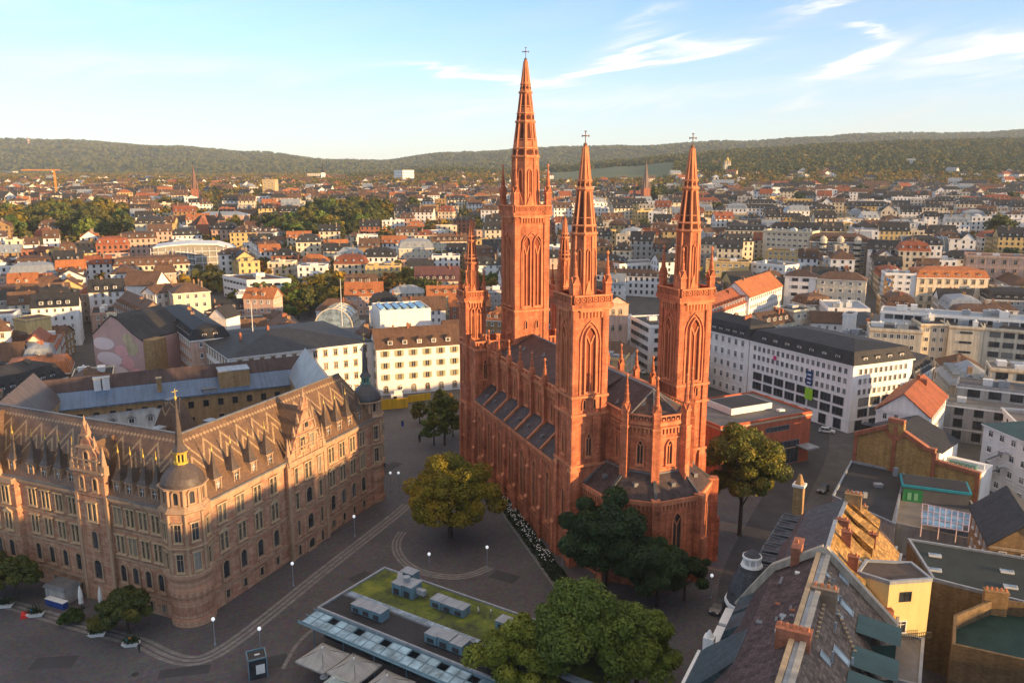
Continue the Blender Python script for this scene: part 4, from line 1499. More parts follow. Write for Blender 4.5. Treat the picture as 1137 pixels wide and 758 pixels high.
def town_hall():
 EV, RD = 19.2, 29.2
 LX, LY, D = 54.0, 64.0, 12.0
 w = MB()
 w.prism([(.6, 0), (LX, 0), (LX, D), (.6, D)], -1, EV, 0)
 for z, h, o in ((3.1, .35, .22), (8.5, .4, .25), (13.5, .35, .2), (18.3, .35, .35), (18.65, .55, .6)):
  w.box(LX/2, -o/2, z, LX, o, h, 1)
 w.box(29, -.35, -1, 11.0, .9, EV+1, 0)
 for z, h, o in ((3.1, .35, .22), (8.5, .4, .25), (13.5, .35, .2), (18.3, .9, .5)):
  w.box(29, -.8-o/2, z, 11.2, o, h, 1)
 for x in (23.6, 34.4):
  w.box(x, -.85, -1, .8, .3, EV+1, 1)
 w.obj('east_wall', [HS, HT], hall)
 w = MB()
 w.prism([(0, .6), (D, .6), (D, LY), (0, LY)], -1, EV, 0)
 for z, h, o in ((3.1, .35, .22), (8.5, .4, .25), (13.5, .35, .2), (18.3, .35, .35), (18.65, .55, .6)):
  w.box(-o/2, LY/2, z, o, LY, h, 1)
 w.box(-.25, 19.5, -1, .7, 6.8, EV+1, 0)
 for y in (16.2, 22.8):
  w.box(-.65, y, -1, .3, .6, EV+1, 1)
 w.box(-.4, 51, -1, 1.2, 26.6, EV+1, 0)
 for z, h, o in ((3.1, .35, .22), (8.5, .4, .25), (13.5, .35, .2), (18.3, .9, .5)):
  w.box(-1.0-o/2, 51, z, o, 26.8, h, 1)
 w.obj('south_wall', [HS, HT], hall)
 # roofs
 r = MB()
 o = -.35
 r.add([(o, o, EV+.2), (LX, o, EV+.2), (LX, 12.4, EV+.2), (12.4, 12.4, EV+.2), (12.4, LY, EV+.2), (o, LY, EV+.2), (6, 6, RD), (LX-4.5, 6, RD), (6, LY, RD)],
   [(0, 1, 7, 6), (1, 2, 7), (2, 3, 6, 7), (3, 4, 8, 6), (5, 0, 6, 8)], 0)
 r.beam((6, 6, RD+.03), (LX-4.5, 6, RD+.03), .4, .25, 1)
 r.beam((6, 6, RD+.03), (6, LY, RD+.03), .4, .25, 1)
 r.box(LX/2, -.45, EV, LX, .5, .28, 1)
 r.box(-.45, LY/2, EV, .5, LY, .28, 1)
 r.obj('roof', [HR, M['lead']], hall)
 def cross_roof(cx, cy, hw, ax, front, rid):
  m = MB()
  if ax == 'y':      # ridge runs along y
   m.add([(cx-hw, front, EV+.2), (cx+hw, front, EV+.2), (cx+hw, 5.9, EV+.2), (cx-hw, 5.9, EV+.2), (cx, front, rid), (cx, 5.9, rid)], [(1, 2, 5, 4), (3, 0, 4, 5)], 0)
  else:
   m.add([(front, cy-hw, EV+.2), (front, cy+hw, EV+.2), (5.9, cy+hw, EV+.2), (5.9, cy-hw, EV+.2), (front, cy, rid), (5.9, cy, rid)], [(1, 4, 5, 2), (3, 5, 4, 0)], 0)
  m.obj('cross_roof', [HR], hall)
 cross_roof(29, 0, 5.0, 'y', -.5, 28.4)
 gable_wall(hall, (29, -.55), -math.pi/2, 10.2, EV-.2, 30.3, [(-1.3, EV+1.2, 1.6, 2.6, 'hallone'), (1.3, EV+1.2, 1.6, 2.6, 'hallone'), (0, EV+5.0, 1.6, 1.8, 'hallarch')], 4)
 # narrower gable with an aedicule over the market front
 cross_roof(0, 19.5, 3.4, 'x', -.3, 27.6)
 gable_wall(hall, (-.3, 19.5), math.pi, 6.9, EV+3.9, 31.0, [(0, EV+5.2, 1.4, 2.4, 'hallarch')], 3)
 g = MB()
 g.box(-.3, 19.5, EV-.3, .9, 6.9, 4.3, 0)
 g.box(-.5, 19.5, EV+3.9, 1.4, 7.3, .35, 1)
 g.obj('gable', [HS, HT], hall)
 for s in (-1, 1):
  win(hall, 'hallarch', -.75, 19.5+s*1.5, EV+.7, math.pi, 1.3, 2.5)
 cross_roof(0, 47.5, 6.0, 'x', -.8, 28.6)
 gable_wall(hall, (-.8, 47.5), math.pi, 12, EV-.2, 31.5, [(s*1.9, EV+1.2, 1.5, 2.8, 'hallone') for s in (-1, 0, 1)]+[(0, EV+5.4, 1.5, 2.2, 'hallarch')], 4)
 # windows, wing by wing
 bx = [7.5, 11.7, 15.9, 20.1, 37.3, 40.9, 44.5, 48.1]
 A = -math.pi/2
 for x in bx:
  win(hall, 'hallpair', x, 0, 14.5, A, 2.0, 3.2)
  win(hall, 'hallped' if x not in (11.7, 44.5) else 'hallpair', x, 0, 9.5, A, 2.0, 3.3)
  win(hall, 'hallarch', x, 0, 4.3, A, 1.9, 3.6)
  win(hall, 'hallbase', x, 0, .7, A, 1.2, 1.9)
 for x, st, w2 in ((25.5, 'hallone', 1.1), (29, 'hallpair', 2.2), (32.5, 'hallone', 1.1)):
  win(hall, st, x, -.8, 14.5, A, w2, 3.2)
  win(hall, st if x != 29 else 'hallarch', x, -.8, 9.5, A, w2, 3.4)
  win(hall, 'hallarch', x, -.8, 4.2, A, w2, 3.4)
  win(hall, 'hallbase' if x != 29 else 'hallarch', x, -.8, .2, A, w2, 2.4)
 by = [6.2, 8.9, 11.7, 14.4, 24.8, 28.0, 31.3, 34.6]
 A = math.pi
 for y in by:
  win(hall, 'hallpair', 0, y, 14.5, A, 1.9, 3.2)
  win(hall, 'hallpair', 0, y, 9.5, A, 1.9, 3.3)
  win(hall, 'hallarch', 0, y, 4.3, A, 1.7, 3.5)
  win(hall, 'hallbase', 0, y, .7, A, 1.1, 1.7)
 win(hall, 'hallpair', -.6, 19.5, 14.5, A, 2.1, 3.2)
 win(hall, 'hallarch', -.6, 19.5, 9.4, A, 1.8, 3.6)
 win(hall, 'hallarch', -.6, 19.5, 4.0, A, 2.2, 3.9)
 for y in (40, 43.2, 46.4, 49.6, 52.8, 56, 59.2):
  win(hall, 'hallpair', -1.0, y, 14.5, A, 1.9, 3.2)
  win(hall, 'hallped', -1.0, y, 9.5, A, 1.9, 3.3)
  win(hall, 'hallarch', -1.0, y, 4.3, A, 1.8, 3.6)
 # dormers
 dm = hall_dormer_mesh(M['gold'])
 for x in bx:
  link('dormer', dm, hall, (x, .3, EV+.95), 0)
 for y in by[:4]+by[4:]+[39.4]:
  link('dormer', dm, hall, (.3, y, EV+.95), -math.pi/2)
 turret(hall, 1.9, 1.9, 3.2, (19.4, 23.0, 26.3, 28.3, 36.6), HB, M['gold'], 'corner_turret')
 turret(hall, 54.3, 2.6, 3.1, (19.4, 22.6, 26.2, 27.9, 35.8), HD, M['copper'], 'corner_turret')
 # rear wing round the courtyard
 inv = Matrix.Rotation(-TH_ANG, 2)
 org = Vector((-50.5, 115))
 lo = lambda p: inv @ (p-org)
 a, b = lo(P(40, 458, 15.5)), lo(P(345, 424, 15.5))
 d = (b-a).normalized()
 nb = Vector((-d.y, d.x))
 q = [a, b, b+nb*12, a+nb*12]
 w = MB()
 w.prism(q, -1, 15.5, 0)
 w.merge(_ring(q, 15.0, 15.5, .25), None, 1)
 w.obj('courtyard_wall', [HYB, HT2], hall)
 L = (b-a).length
 k = int(L/3.4)
 n = -nb
 for i in range(k):
  p = a+d*(L*(i+.5)/k)
  win(hall, 'dark', p.x, p.y, 12.2, math.atan2(n.y, n.x), 1.3, 1.7)
  if i % 2:
   win(hall, 'hallbase', p.x, p.y, 7.6, math.atan2(n.y, n.x), 1.6, 2.4)
 def strip(p0, p1, o0, z0, o1, z1, mt, mats, nm):
  m = MB()
  f = lambda p, o, z: (p.x+nb.x*o, p.y+nb.y*o, z)
  m.add([f(p0, o0, z0), f(p1, o0, z0), f(p1, o1, z1), f(p0, o1, z1), f(p0, o0, z0-.25), f(p1, o0, z0-.25), f(p1, o1, z1-.25), f(p0, o1, z1-.25)],
    [(0, 1, 2, 3), (4, 5, 1, 0), (5, 6, 2, 1), (7, 4, 0, 3), (6, 7, 3, 2)], 0)
  return m.obj(nm, mats, hall)
 strip(a, b, -.5, 15.5, 5.0, 18.4, 0, [HBLUE], 'metal_roof')
 strip(a, b, 5.0, 18.5, 8.2, 21.2, 0, [HDARK], 'upper_roof')
 strip(a, b, 13, 15.5, 8.2, 21.25, 0, [HDARK], 'rear_roof')
 # raised block, chimney, twin vents on the rear roof
 def blk(t, off, z, sx, sy, h, m, nm, cap=None):
  p = a+d*(L*t)+nb*off
  mb = MB()
  mb.box(0, 0, 0, sx, sy, h, 0)
  if cap:
   mb.box(0, 0, h, sx+.3, sy+.3, .25, 1)
  mb.obj(nm, [m, cap or m], hall, (p.x, p.y, z), math.atan2(d.y, d.x))
 blk(.70, 3.6, 14.5, 7.5, 5.5, 6.0, HYB, 'roof_block', M['zinc'])
 blk(.42, 2.4, 16, 1.1, 1.1, 4.2, HYB, 'chimney', HT2)
 blk(.205, 5.2, 17.5, 1.6, 1.6, 3.6, M['white_trim'], 'roof_vent', M['zinc'])
 blk(.235, 5.2, 17.5, 1.6, 1.6, 3.6, M['white_trim'], 'roof_vent', M['zinc'])
 blk(.60, .5, 15.2, 3.2, 1.2, 1.3, M['zinc'], 'roof_vent', M['lead'])
 # wings that close the court at both ends
 def linkwing(p0, p1, w0, mats, rid):
  p0, p1 = Vector(p0), Vector(p1)
  dd = (p1-p0).normalized()
  nn = Vector((-dd.y, dd.x))*w0
  m = MB()
  qq = [p0-nn, p1-nn, p1+nn, p0+nn]
  m.prism(qq, -1, 17, 0, False)
  f = lambda p, z: (p.x, p.y, z)
  m.add([f(qq[0], 17), f(qq[1], 17), f(qq[2], 17), f(qq[3], 17), f(p0, rid), f(p1, rid)], [(0, 1, 5, 4), (2, 3, 4, 5), (3, 0, 4), (1, 2, 5)], 1)
  m.obj('link_wing', mats, hall)
 linkwing((50, 6), b+nb*5, 5.0, [HYB, M['zinc']], 24)
 linkwing((8, 60), a+nb*5, 5.5, [HYB, HB], 24)
 # stair tower and lift shafts in the court
 c0 = Vector((33.5, 36.5))
 m = MB()
 m.box(0, 0, -1, 8, 7, 16, 0)
 m.loft([(-4.3, -3.8, 15), (4.3, -3.8, 15), (4.3, 3.8, 15), (-4.3, 3.8, 15)], [(-1.6, -.6, 24.5), (1.6, -.6, 24.5), (1.6, .6, 24.5), (-1.6, .6, 24.5)], 1)
 m.box(0, 0, 24.4, 3.4, 1.4, .3, 2)
 m.obj('stair_tower', [HYB, HR, M['lead']], hall, (c0.x, c0.y, 0), .1)
 for p in ((28.5, 35.5), (36.5, 29.5)):
  m = MB()
  for sx in (-1, 1):
   for sy in (-1, 1):
    m.box(sx*.8, sy*.8, -1, .14, .14, 20, 0)
  for z in np.arange(2, 19, 1.6):
   m.box(0, -.8, z, 1.7, .1, .1, 0)
   m.box(.8, 0, z, .1, 1.7, .1, 0)
   m.box(-.8, 0, z, .1, 1.7, .1, 0)
  m.box(0, 0, 17.6, 2.0, 2.0, 2.2, 1)
  m.box(0, 0, 19.8, 2.2, 2.2, .15, 0)
  m.obj('scaffold_shaft', [M['zinc'], HYB], hall, (p[0], p[1], 0))
town_hall()
FOOT.append((Vector((-50, 165)), 62))
FOOT.append((Vector((12, 165)), 36))
# ---------------------------------------------------------------- trees
def leaf_crown(rng, R, H, nclump, nleaf, size, flat=1.0, gap=.0, base=.18):
 """leaf clumps spread through the crown's volume: uneven outline, gaps between clumps; returns a mesh"""
 cen = []
 for _ in range(nclump):
  d = rng.normal(size=3)
  d /= np.linalg.norm(d)
  if d[2] < -.55:
   d[2] *= -.6
  r = rng.uniform(.45, .95) ** .6
  k = 1+.22*math.sin(3*math.atan2(d[1], d[0])+nclump)+.15*rng.normal()
  cen.append(d*r*np.array([R*k*.86, R*k*.86, H/2*.88]))
 cen = np.array(cen)
 cr = rng.uniform(.15, .32, nclump)*R
 which = rng.integers(0, nclump, nleaf)
 d = rng.normal(size=(nleaf, 3))
 d /= np.linalg.norm(d, axis=1)[:, None]
 rr = rng.uniform(.55, 1.05, nleaf)[:, None] ** .7
 pos = cen[which]+d*rr*cr[which][:, None]*np.array([1, 1, .8])
 nrm = d+rng.normal(size=(nleaf, 3))*.55+np.array([0, 0, .35])
 nrm /= np.linalg.norm(nrm, axis=1)[:, None]
 a = np.cross(nrm, rng.normal(size=(nleaf, 3)))
 a /= np.linalg.norm(a, axis=1)[:, None]
 b = np.cross(nrm, a)
 s = (size*rng.uniform(.6, 1.3, nleaf))[:, None]
 pos[:, 2] += H/2
 v = np.stack([pos-a*s-b*s*.55, pos+a*s*.2-b*s*.8, pos+a*s+b*s*.5, pos-a*s*.3+b*s*.75], 1).reshape(-1, 3)
 me = bpy.data.meshes.new('crown')
 me.vertices.add(nleaf*4)
 me.vertices.foreach_set('co', v.ravel().astype(np.float32))
 me.loops.add(nleaf*4)
 me.loops.foreach_set('vertex_index', np.arange(nleaf*4, dtype=np.int32))
 me.polygons.add(nleaf)
 me.polygons.foreach_set('loop_start', np.arange(0, nleaf*4, 4, dtype=np.int32))
 me.update(calc_edges=True)
 return me
LEAF = {
 'dark': leaf_mat('dark_green_leaves', [(.016, .034, .011), (.030, .060, .016), (.055, .095, .024)]),
 'green': leaf_mat('green_leaves', [(.060, .095, .016), (.125, .175, .026), (.21, .25, .042)]),
 'gold': leaf_mat('autumn_gold_leaves', [(.10, .095, .012), (.20, .155, .016), (.30, .20, .025)]),
 'rust': leaf_mat('autumn_rust_leaves', [(.10, .070, .012), (.20, .105, .015), (.24, .085, .018)]),
 'mixed': leaf_mat('chestnut_leaves', [(.070, .085, .010), (.145, .140, .012), (.23, .175, .014), (.22, .105, .012)], .16),
 'lime': leaf_mat('lime_tree_leaves', [(.035, .058, .012), (.12, .125, .018), (.32, .235, .03)]),
 'olive': leaf_mat('olive_green_leaves', [(.045, .058, .015), (.085, .095, .022), (.145, .135, .030)]),
 'street': leaf_mat('street_tree_leaves', [(.032, .052, .014), (.080, .095, .020), (.20, .155, .025)]),
}
def trunk_mb(rnd, h, r, spread):
 mb = MB()
 mb.lathe(0, 0, [(r*1.5, -.3), (r*1.05, .5), (r*.85, h*.45), (r*.6, h*.75)], 8, 0, True)
 for k in range(6):
  a = k*1.05+rnd.uniform(-.3, .3)
  z0 = h*rnd.uniform(.35, .65)
  p1 = Vector((math.cos(a)*spread*.4, math.sin(a)*spread*.4, z0+h*.3))
  p2 = Vector((math.cos(a+.2)*spread*.75, math.sin(a+.2)*spread*.75, z0+h*rnd.uniform(.45, .6)))
  mb.beam((0, 0, z0), p1, r*.55, r*.55)
  mb.beam(p1, p2, r*.32, r*.32)
 return mb
_tv = {}
def tree_variant(kind, v, Rr, H, ncl, nl, size):
 key = (kind, v, Rr, H, ncl, nl, size)
 if key not in _tv:
  rng = np.random.default_rng(v*17+int(Rr*10))
  me = leaf_crown(rng, Rr, H*.86, ncl, nl, size)
  me.materials.append(LEAF[kind])
  tr = trunk_mb(random.Random(v), H*.7, max(.16, Rr*.05), Rr).mesh('trunk', [M['trunk']])
  _tv[key] = (me, tr)
 return _tv[key]
def tree(label, x, y, kind, Rr, H, v=1, ncl=60, nl=9000, size=.34, z=None, cat='tree', name='tree', group=None, rot=0.0, scale=1.0, low=.14):
 me, tr = tree_variant(kind, v, Rr, H, ncl, nl, size)
 z = T(x, y) if z is None else z
 root = thing(name, label, cat, (x, y, z), rot, group)
 root.scale = (scale, scale, scale)
 link('crown', me, root, (0, 0, H*low))
 link('trunk', tr, root)
 return root
# ---------------------------------------------------------------- the squares
def cobble_mat():
 m, nt, bs = _nodes('dark_basalt_setts')
 geo = _n(nt, 'ShaderNodeNewGeometry').outputs['Position']
 n1 = _noise(nt, geo, .08, 5, .65)
 n2 = _noise(nt, geo, 1.4, 4, .7)
 v = _n(nt, 'ShaderNodeTexVoronoi')
 v.inputs['Scale'].default_value = 2.2
 nt.links.new(geo, v.inputs['Vector'])
 f = _math(nt, 'ADD', _math(nt, 'MULTIPLY', n1, .6), _math(nt, 'MULTIPLY', n2, .4))
 c = _ramp(nt, f, [(.3, (.066, .060, .064)), (.5, (.098, .089, .093)), (.7, (.138, .125, .125))])
 c = _mix(nt, .35, c, _mix(nt, 1.0, c, v.outputs['Color'], 'MULTIPLY'))
 nt.links.new(c, bs.inputs['Base Color'])
 bs.inputs['Roughness'].default_value = .72
 bs.inputs['Specular IOR Level'].default_value = .3
 bp = _n(nt, 'ShaderNodeBump')
 bp.inputs['Strength'].default_value = .35
 bp.inputs['Distance'].default_value = .05
 nt.links.new(v.outputs['Distance'], bp.inputs['Height'])
 nt.links.new(bp.outputs[0], bs.inputs['Normal'])
 return m
M['cobbles'] = cobble_mat()
M['ivy'] = leaf_mat('bed_foliage', [(.014, .026, .010), (.026, .046, .015), (.05, .075, .024)], .8)
def strip_sheet(name, pts, w, z, m, offs=(0,)):
 """flat paved band following a line"""
 mb = MB()
 P2 = [Vector(p) for p in pts]
 # smooth the line
 for _ in range(2):
  q = [P2[0]]
  for a, b in zip(P2, P2[1:]):
   q += [a.lerp(b, .25), a.lerp(b, .75)]
  P2 = q+[P2[-1]]
 for o in offs:
  l, r = [], []
  for i, p in enumerate(P2):
   a = P2[max(0, i-1)]
   b = P2[min(len(P2)-1, i+1)]
   d = (b-a).normalized()
   n = Vector((d.y, -d.x))
   l.append(p+n*(o-w/2))
   r.append(p+n*(o+w/2))
  for i in range(len(P2)-1):
   mb.quad((r[i].x, r[i].y, z), (r[i+1].x, r[i+1].y, z), (l[i+1].x, l[i+1].y, z), (l[i].x, l[i].y, z))
 return struct(mb.obj(name, m))
# the cobbled square as its own sheet on the ground
mb = MB()
mb.add([(-160, 60, .004), (90, 60, .004), (75, 150, .004), (40, 235, .004), (-45, 245, .004), (-120, 170, .004), (-160, 165, .004)], [tuple(range(7))])
struct(mb.obj('square', M['cobbles']))
band = [P(*p) for p in ((-60, 655), (13.7, 671), (48, 682), (100, 698), (128, 705), (160, 714), (183, 727), (206, 734), (229, 731.5), (260, 713), (306, 677), (351, 640), (400, 602), (440, 571), (452, 560))]
strip_sheet('stone_band', band, .62, .010, M['pave_band'], (-.95, 0, .95))
arc = [P(*p) for p in ((447, 590), (440, 600), (440, 612), (450, 626), (470, 636), (500, 641), (525, 638), (545, 629))]
strip_sheet('stone_ring', arc, .45, .010, M['pave_band'], (-.7, 0, .7))
strip_sheet('stone_edge', [P(314, 742), P(330, 712), P(358, 690)], .6, .010, M['pave_band'])
strip_sheet('road', [(60, 60), (36, 108), (40, 128), (60, 165), (82, 205), (90, 235)], 9, .012, M['asphalt'])
def hedge_bed():
 """planted bed along the church aisle"""
 a, b = P(541, 548), P(626, 668)
 t = thing('planting_bed', 'dark planted bed with white blossoms along the church side wall', 'planting', (0, 0, 0))
 d = (b-a).normalized()
 n = Vector((-d.y, d.x))
 mb = MB()
 q = [a, b, b+n*3.6, a+n*3.6]
 mb.prism([(p.x, p.y) for p in q], 0, .16)
 mb.obj('kerb', M['pave_band'], t)
 rng = np.random.default_rng(4)
 L = (b-a).length
 mb, fl = MB(), MB()
 for i in range(5200):
  s, o = rng.uniform(.3, L-.3), rng.uniform(.3, 3.3)
  hh = (.7+.6*math.sin(s*.9)*math.sin(o*2+s*.3)+.5*rng.random())*(1-abs(o-1.8)/3)
  p = a+d*s+n*o
  z = .2+abs(hh)*rng.uniform(.55, 1.2)
  u = Vector(rng.normal(size=3)).normalized()*.22
  w = Vector(rng.normal(size=3)).normalized()*.22
  c = Vector((p.x, p.y, z))
  mb.quad(c-u, c+w, c+u, c-w)
 for i in range(160):
  s, o = rng.uniform(.1, .75)*L+rng.normal()*.6, rng.uniform(.6, 2.8)
  p = a+d*s+n*o
  c = Vector((p.x, p.y, 1.25+.5*rng.random()))
  u, w = Vector((.13, 0, .03)), Vector((0, .13, .05))
  fl.quad(c-u, c-w, c+u, c+w)
 mb.obj('foliage', M['ivy'], t)
 fl.obj('blossoms', M['white_trim'], t)
hedge_bed()
# ---------------------------------------------------------------- low market pavilion with the planted roof
def moss_mat():
 m, nt, bs = _nodes('sedum_roof')
 geo = _n(nt, 'ShaderNodeNewGeometry').outputs['Position']
 n1 = _noise(nt, geo, .32, 6, .7, .4)
 n2 = _noise(nt, geo, 2.6, 4, .7)
 f = _math(nt, 'ADD', _math(nt, 'MULTIPLY', n1, .7), _math(nt, 'MULTIPLY', n2, .3))
 c = _ramp(nt, f, [(.36, (.030, .030, .022)), (.45, (.060, .075, .018)), (.53, (.10, .125, .014)), (.66, (.20, .20, .022))])
 nt.links.new(c, bs.inputs['Base Color'])
 bs.inputs['Roughness'].default_value = .95
 return m
M['sedum'] = moss_mat()
M['teal_metal'] = mat('blue_grey_painted_metal', (.13, .23, .28), .45, .14, .6, 3, spec=.5)
M['canopy_glass'] = glass_mat('canopy_glass', (.22, .34, .40), .12, .6)
M['sail'] = mat('grey_canvas', (.36, .34, .31), .9, .12, .5, 3)
PV = math.atan2(-.543, .84)
pav_o = P(427, 630, 5.0)
def pavilion():
 t = thing('market_pavilion', 'low flat-roofed pavilion with mossy green roof beside the plaza', 'pavilion', (pav_o.x, pav_o.y, 0), PV)
 L, D = 46.0, 15.4
 mb = MB()
 mb.box(L/2, -D/2, 0, L-1.2, D-1.2, 4.4, 0)
 mb.box(L/2, -D/2, 4.4, L, D, .5, 1)
 mb.obj('wall', [M['glass'], M['lead']], t)
 for x in np.arange(1.5, L, 2.6):
  pass
 e = MB()
 for (cx, cy, sx, sy) in ((L/2, -.15, L, .3), (.15, -D/2, .3, D-.6), (L/2, -D+.15, L, .3), (L-.15, -D/2, .3, D-.6)):
  e.box(cx, cy, 4.9, sx, sy, .35, 0)
 e.obj('roof_edge', M['zinc'], t)
 g = MB()
 n = 46
 rng = np.random.default_rng(2)
 xs, ys = np.linspace(.35, L-.35, 90), np.linspace(-8.9, -.35, 20)
 vs = [(x, y, 4.96+.10*noise.noise(Vector((x*.8, y*.8, 0)))+.05) for y in ys for x in xs]
 g.add(vs, [(j*90+i, j*90+i+1, (j+1)*90+i+1, (j+1)*90+i) for j in range(19) for i in range(89)], 0, True)
 g.obj('planted_roof', M['sedum'], t)
 b = MB()
 b.box(L/2, (-D+.3-10.2)/2, 4.9, L-.6, D-.3-10.2, .04, 0)
 b.obj('bitumen_roof', M['black_roof'], t)
 w = MB()
 w.box(L/2+.2, -9.5, 4.92, L-2, 1.15, .28, 0)
 for x in np.arange(1.6, L-1, 1.45):
  w.box(x, -9.5, 5.2, 1.2, .85, .06, 1)
 w.obj('skylight_strip', [M['zinc'], M['glass_pale']], t)
 # glazed canopy on the market side
 c = MB()
 for x in np.arange(0.2, L, 1.72):
  c.beam((x, -D-.1, 4.75), (x, -D-3.3, 4.45), .12, .22, 0)
 for y, z in ((-D-.1, 4.75), (-D-1.65, 4.6), (-D-3.3, 4.45)):
  c.beam((-.6, y, z), (L, y, z), .14, .2, 0)
 c.beam((-.4, -D-3.5, 4.35), (L, -D-3.5, 4.35), .3, .12, 0)
 c.obj('canopy_frame', M['teal_metal'], t)
 for k, x in enumerate(np.arange(.2, L-1.8, 1.72)):
  for j, (ya, yb) in enumerate(((-D-.25, -D-1.55), (-D-1.75, -D-3.2))):
   if (k % 3 == 2 and j == 0):
    continue
   q = MB()
   za, zb = 4.75+(ya+D)*.09+.12, 4.75+(yb+D)*.09+.12
   q.add([(x+.1, yb, zb), (x+1.62, yb, zb), (x+1.62, ya, za), (x+.1, ya, za), (x+.1, yb, zb-.04), (x+1.62, yb, zb-.04), (x+1.62, ya, za-.04), (x+.1, ya, za-.04)],
     [(0, 1, 2, 3), (4, 5, 1, 0), (5, 6, 2, 1), (6, 7, 3, 2), (7, 4, 0, 3), (7, 6, 5, 4)], 0)
   q.obj('canopy_pane', M['canopy_glass'], t)
 for x in np.arange(2, L, 6):
  p = MB()
  p.cone(x, -D-2.6, 0, 4.5, .09, .09, 8)
  p.obj('canopy_post', M['teal_metal'], t)
 return t
pavilion()
def pav(x, y, z=5.0):
 c, s = math.cos(PV), math.sin(PV)
 return (pav_o.x+c*x-s*y, pav_o.y+s*x+c*y, z)
def inv_pav(px, py, z=5.6):
 p = P(px, py, z)-pav_o
 c, s = math.cos(PV), math.sin(PV)
 return (c*p.x+s*p.y, -s*p.x+c*p.y)
def vent_unit(px, py, L, W, H, label, boxes=3, duct=False):
 L, W, H = L*1.22, W*1.2, H*1.1
 x, y = inv_pav(px, py)
 t = thing('ventilation_unit', label, 'ventilation unit', pav(x, y, 4.98), PV, 'ventilation units on the pavilion roof')
 rnd = random.Random(int(px))
 seg = L/boxes
 for k in range(boxes):
  m = MB()
  hh = H*rnd.uniform(.8, 1.0)
  m.box(-L/2+seg*(k+.5), 0, .15, seg*.96, W*rnd.uniform(.85, 1), hh)
  m.box(-L/2+seg*(k+.5), 0, .15+hh, seg*.99, W*1.02, .08, 1)
  m.box(-L/2+seg*(k+.5), -W*.52, .35, seg*.5, .06, hh*.5, 2)
  m.obj('housing', [M['teal_metal'], M['zinc'], M['iron']], t)
 m = MB()
 m.box(0, 0, 0, L, W*.8, .15)
 m.obj('plinth', M['lead'], t)
 if duct:
  m = MB()
  m.beam((L/2, 0, H*.6), (L/2+1.6, 0, H*.6), .8, .8)
  m.obj('duct', M['zinc'], t)
  m = MB()
  m.beam((-L/2, W*.2, H*.6), (-L/2-1.4, W*.9, H*.6), .8, .8)
  m.obj('duct', M['zinc'], t)
  m = MB()
  m.cone(0, 0, H, H+.9, .5, .6, 10)
  m.obj('duct', M['zinc'], t)
vent_unit(452, 655, 3.4, 2.3, 1.9, 'stacked blue-grey ventilation plant with bent duct on the mossy roof', 2, True)
vent_unit(500, 673, 5.2, 1.7, 1.2, 'long blue-grey ventilation box between duct plant and satellite dish on moss', 3)
vent_unit(569, 695, 4.0, 1.7, 1.1, 'blue-grey ventilation box on the moss next to the green tree', 2)
vent_unit(411, 678, 5.0, 1.7, 1.3, 'ventilation box on black roofing at the hall end of the pavilion', 3)
vent_unit(497, 712, 5.4, 1.9, 1.4, 'ventilation box on black roofing half way along the skylight strip', 3)
vent_unit(455, 640, 2.2, 1.6, 1.4, 'small silver ventilation box at the roof edge facing the church', 1)
def dish(px, py, lab, r, z=5.3):
 x, y = inv_pav(px, py, z)
 t = thing('satellite_dish', lab, 'satellite dish', pav(x, y, 4.95), PV+2.2)
 m = MB()
 m.cone(0, 0, 0, .6, .05, .05, 6)
 m.obj('post', M['zinc'], t)
 m = MB()
 k = 12
 ring = [(r*math.cos(a*2*math.pi/k), .22, .75+r*math.sin(a*2*math.pi/k)) for a in range(k)]
 m.add(ring+[(0, 0, .75), (0, -.06, .75)], [(i, (i+1) % k, k) for i in range(k)]+[((i+1) % k, i, k+1) for i in range(k)], 0, True)
 m.obj('reflector', M['white_trim'], t)
dish(532, 679, 'white round satellite dish standing on the mossy roof', .55)
dish(546, 680, 'small white dish fitting beside the larger satellite dish', .3)
# ---------------------------------------------------------------- market umbrellas, kiosk
def canvas_tent(px, py, lab, w=5.4, pale=False):
 p = P(px, py, 4.6)
 t = thing('market_umbrella', lab, 'umbrella', (p.x, p.y, 0), PV+.02, 'big square umbrellas of the café')
 m = MB()
 h = w/2
 ring = []
 for s in range(4):
  a, b = [(-h, -h), (h, -h), (h, h), (-h, h)][s], [(h, -h), (h, h), (-h, h), (-h, -h)][s]
  for i in range(4):
   k = i/4
   sag = -.10*math.sin(math.pi*k)
   ring.append((a[0]+(b[0]-a[0])*k, a[1]+(b[1]-a[1])*k, 3.15+sag))
 mid = [(x*.45, y*.45, 3.15+(4.6-3.15)*.48) for x, y, z in ring]
 n = len(ring)
 m.add(ring+mid+[(0, 0, 4.6)], [(i, (i+1) % n, n+(i+1) % n, n+i) for i in range(n)]+[(n+i, n+(i+1) % n, 2*n) for i in range(n)], 0)
 m.add(ring+[(x, y, 2.85) for x, y, z in ring], [(n+i, n+(i+1) % n, (i+1) % n, i) for i in range(n)], 0)
 m.obj('canopy', M['sail'] if not pale else M['pale_sail'], t)
 m = MB()
 m.cone(0, 0, 0, 4.7, .07, .06, 8)
 m.cone(0, 0, 4.6, 4.85, .16, .1, 8)
 m.cone(0, 0, 0, .12, .6, .6, 10)
 m.obj('pole', M['white_trim'], t)
 for i in range(4):
  r = MB()
  a = math.pi/4+i*math.pi/2
  r.beam((0, 0, 4.5), (h*1.38*math.cos(a), h*1.38*math.sin(a), 3.12), .06, .06)
  r.obj('rib', M['iron'], t)
M['pale_sail'] = mat('pale_green_canvas', (.40, .46, .42), .9, .1, .5, 3)
canvas_tent(358, 719, 'grey square umbrella nearest the town hall under the glass canopy edge')
canvas_tent(393, 731, 'grey square umbrella in the middle of the row under the canopy')
canvas_tent(430, 750, 'grey square umbrella at the tree end of the row')
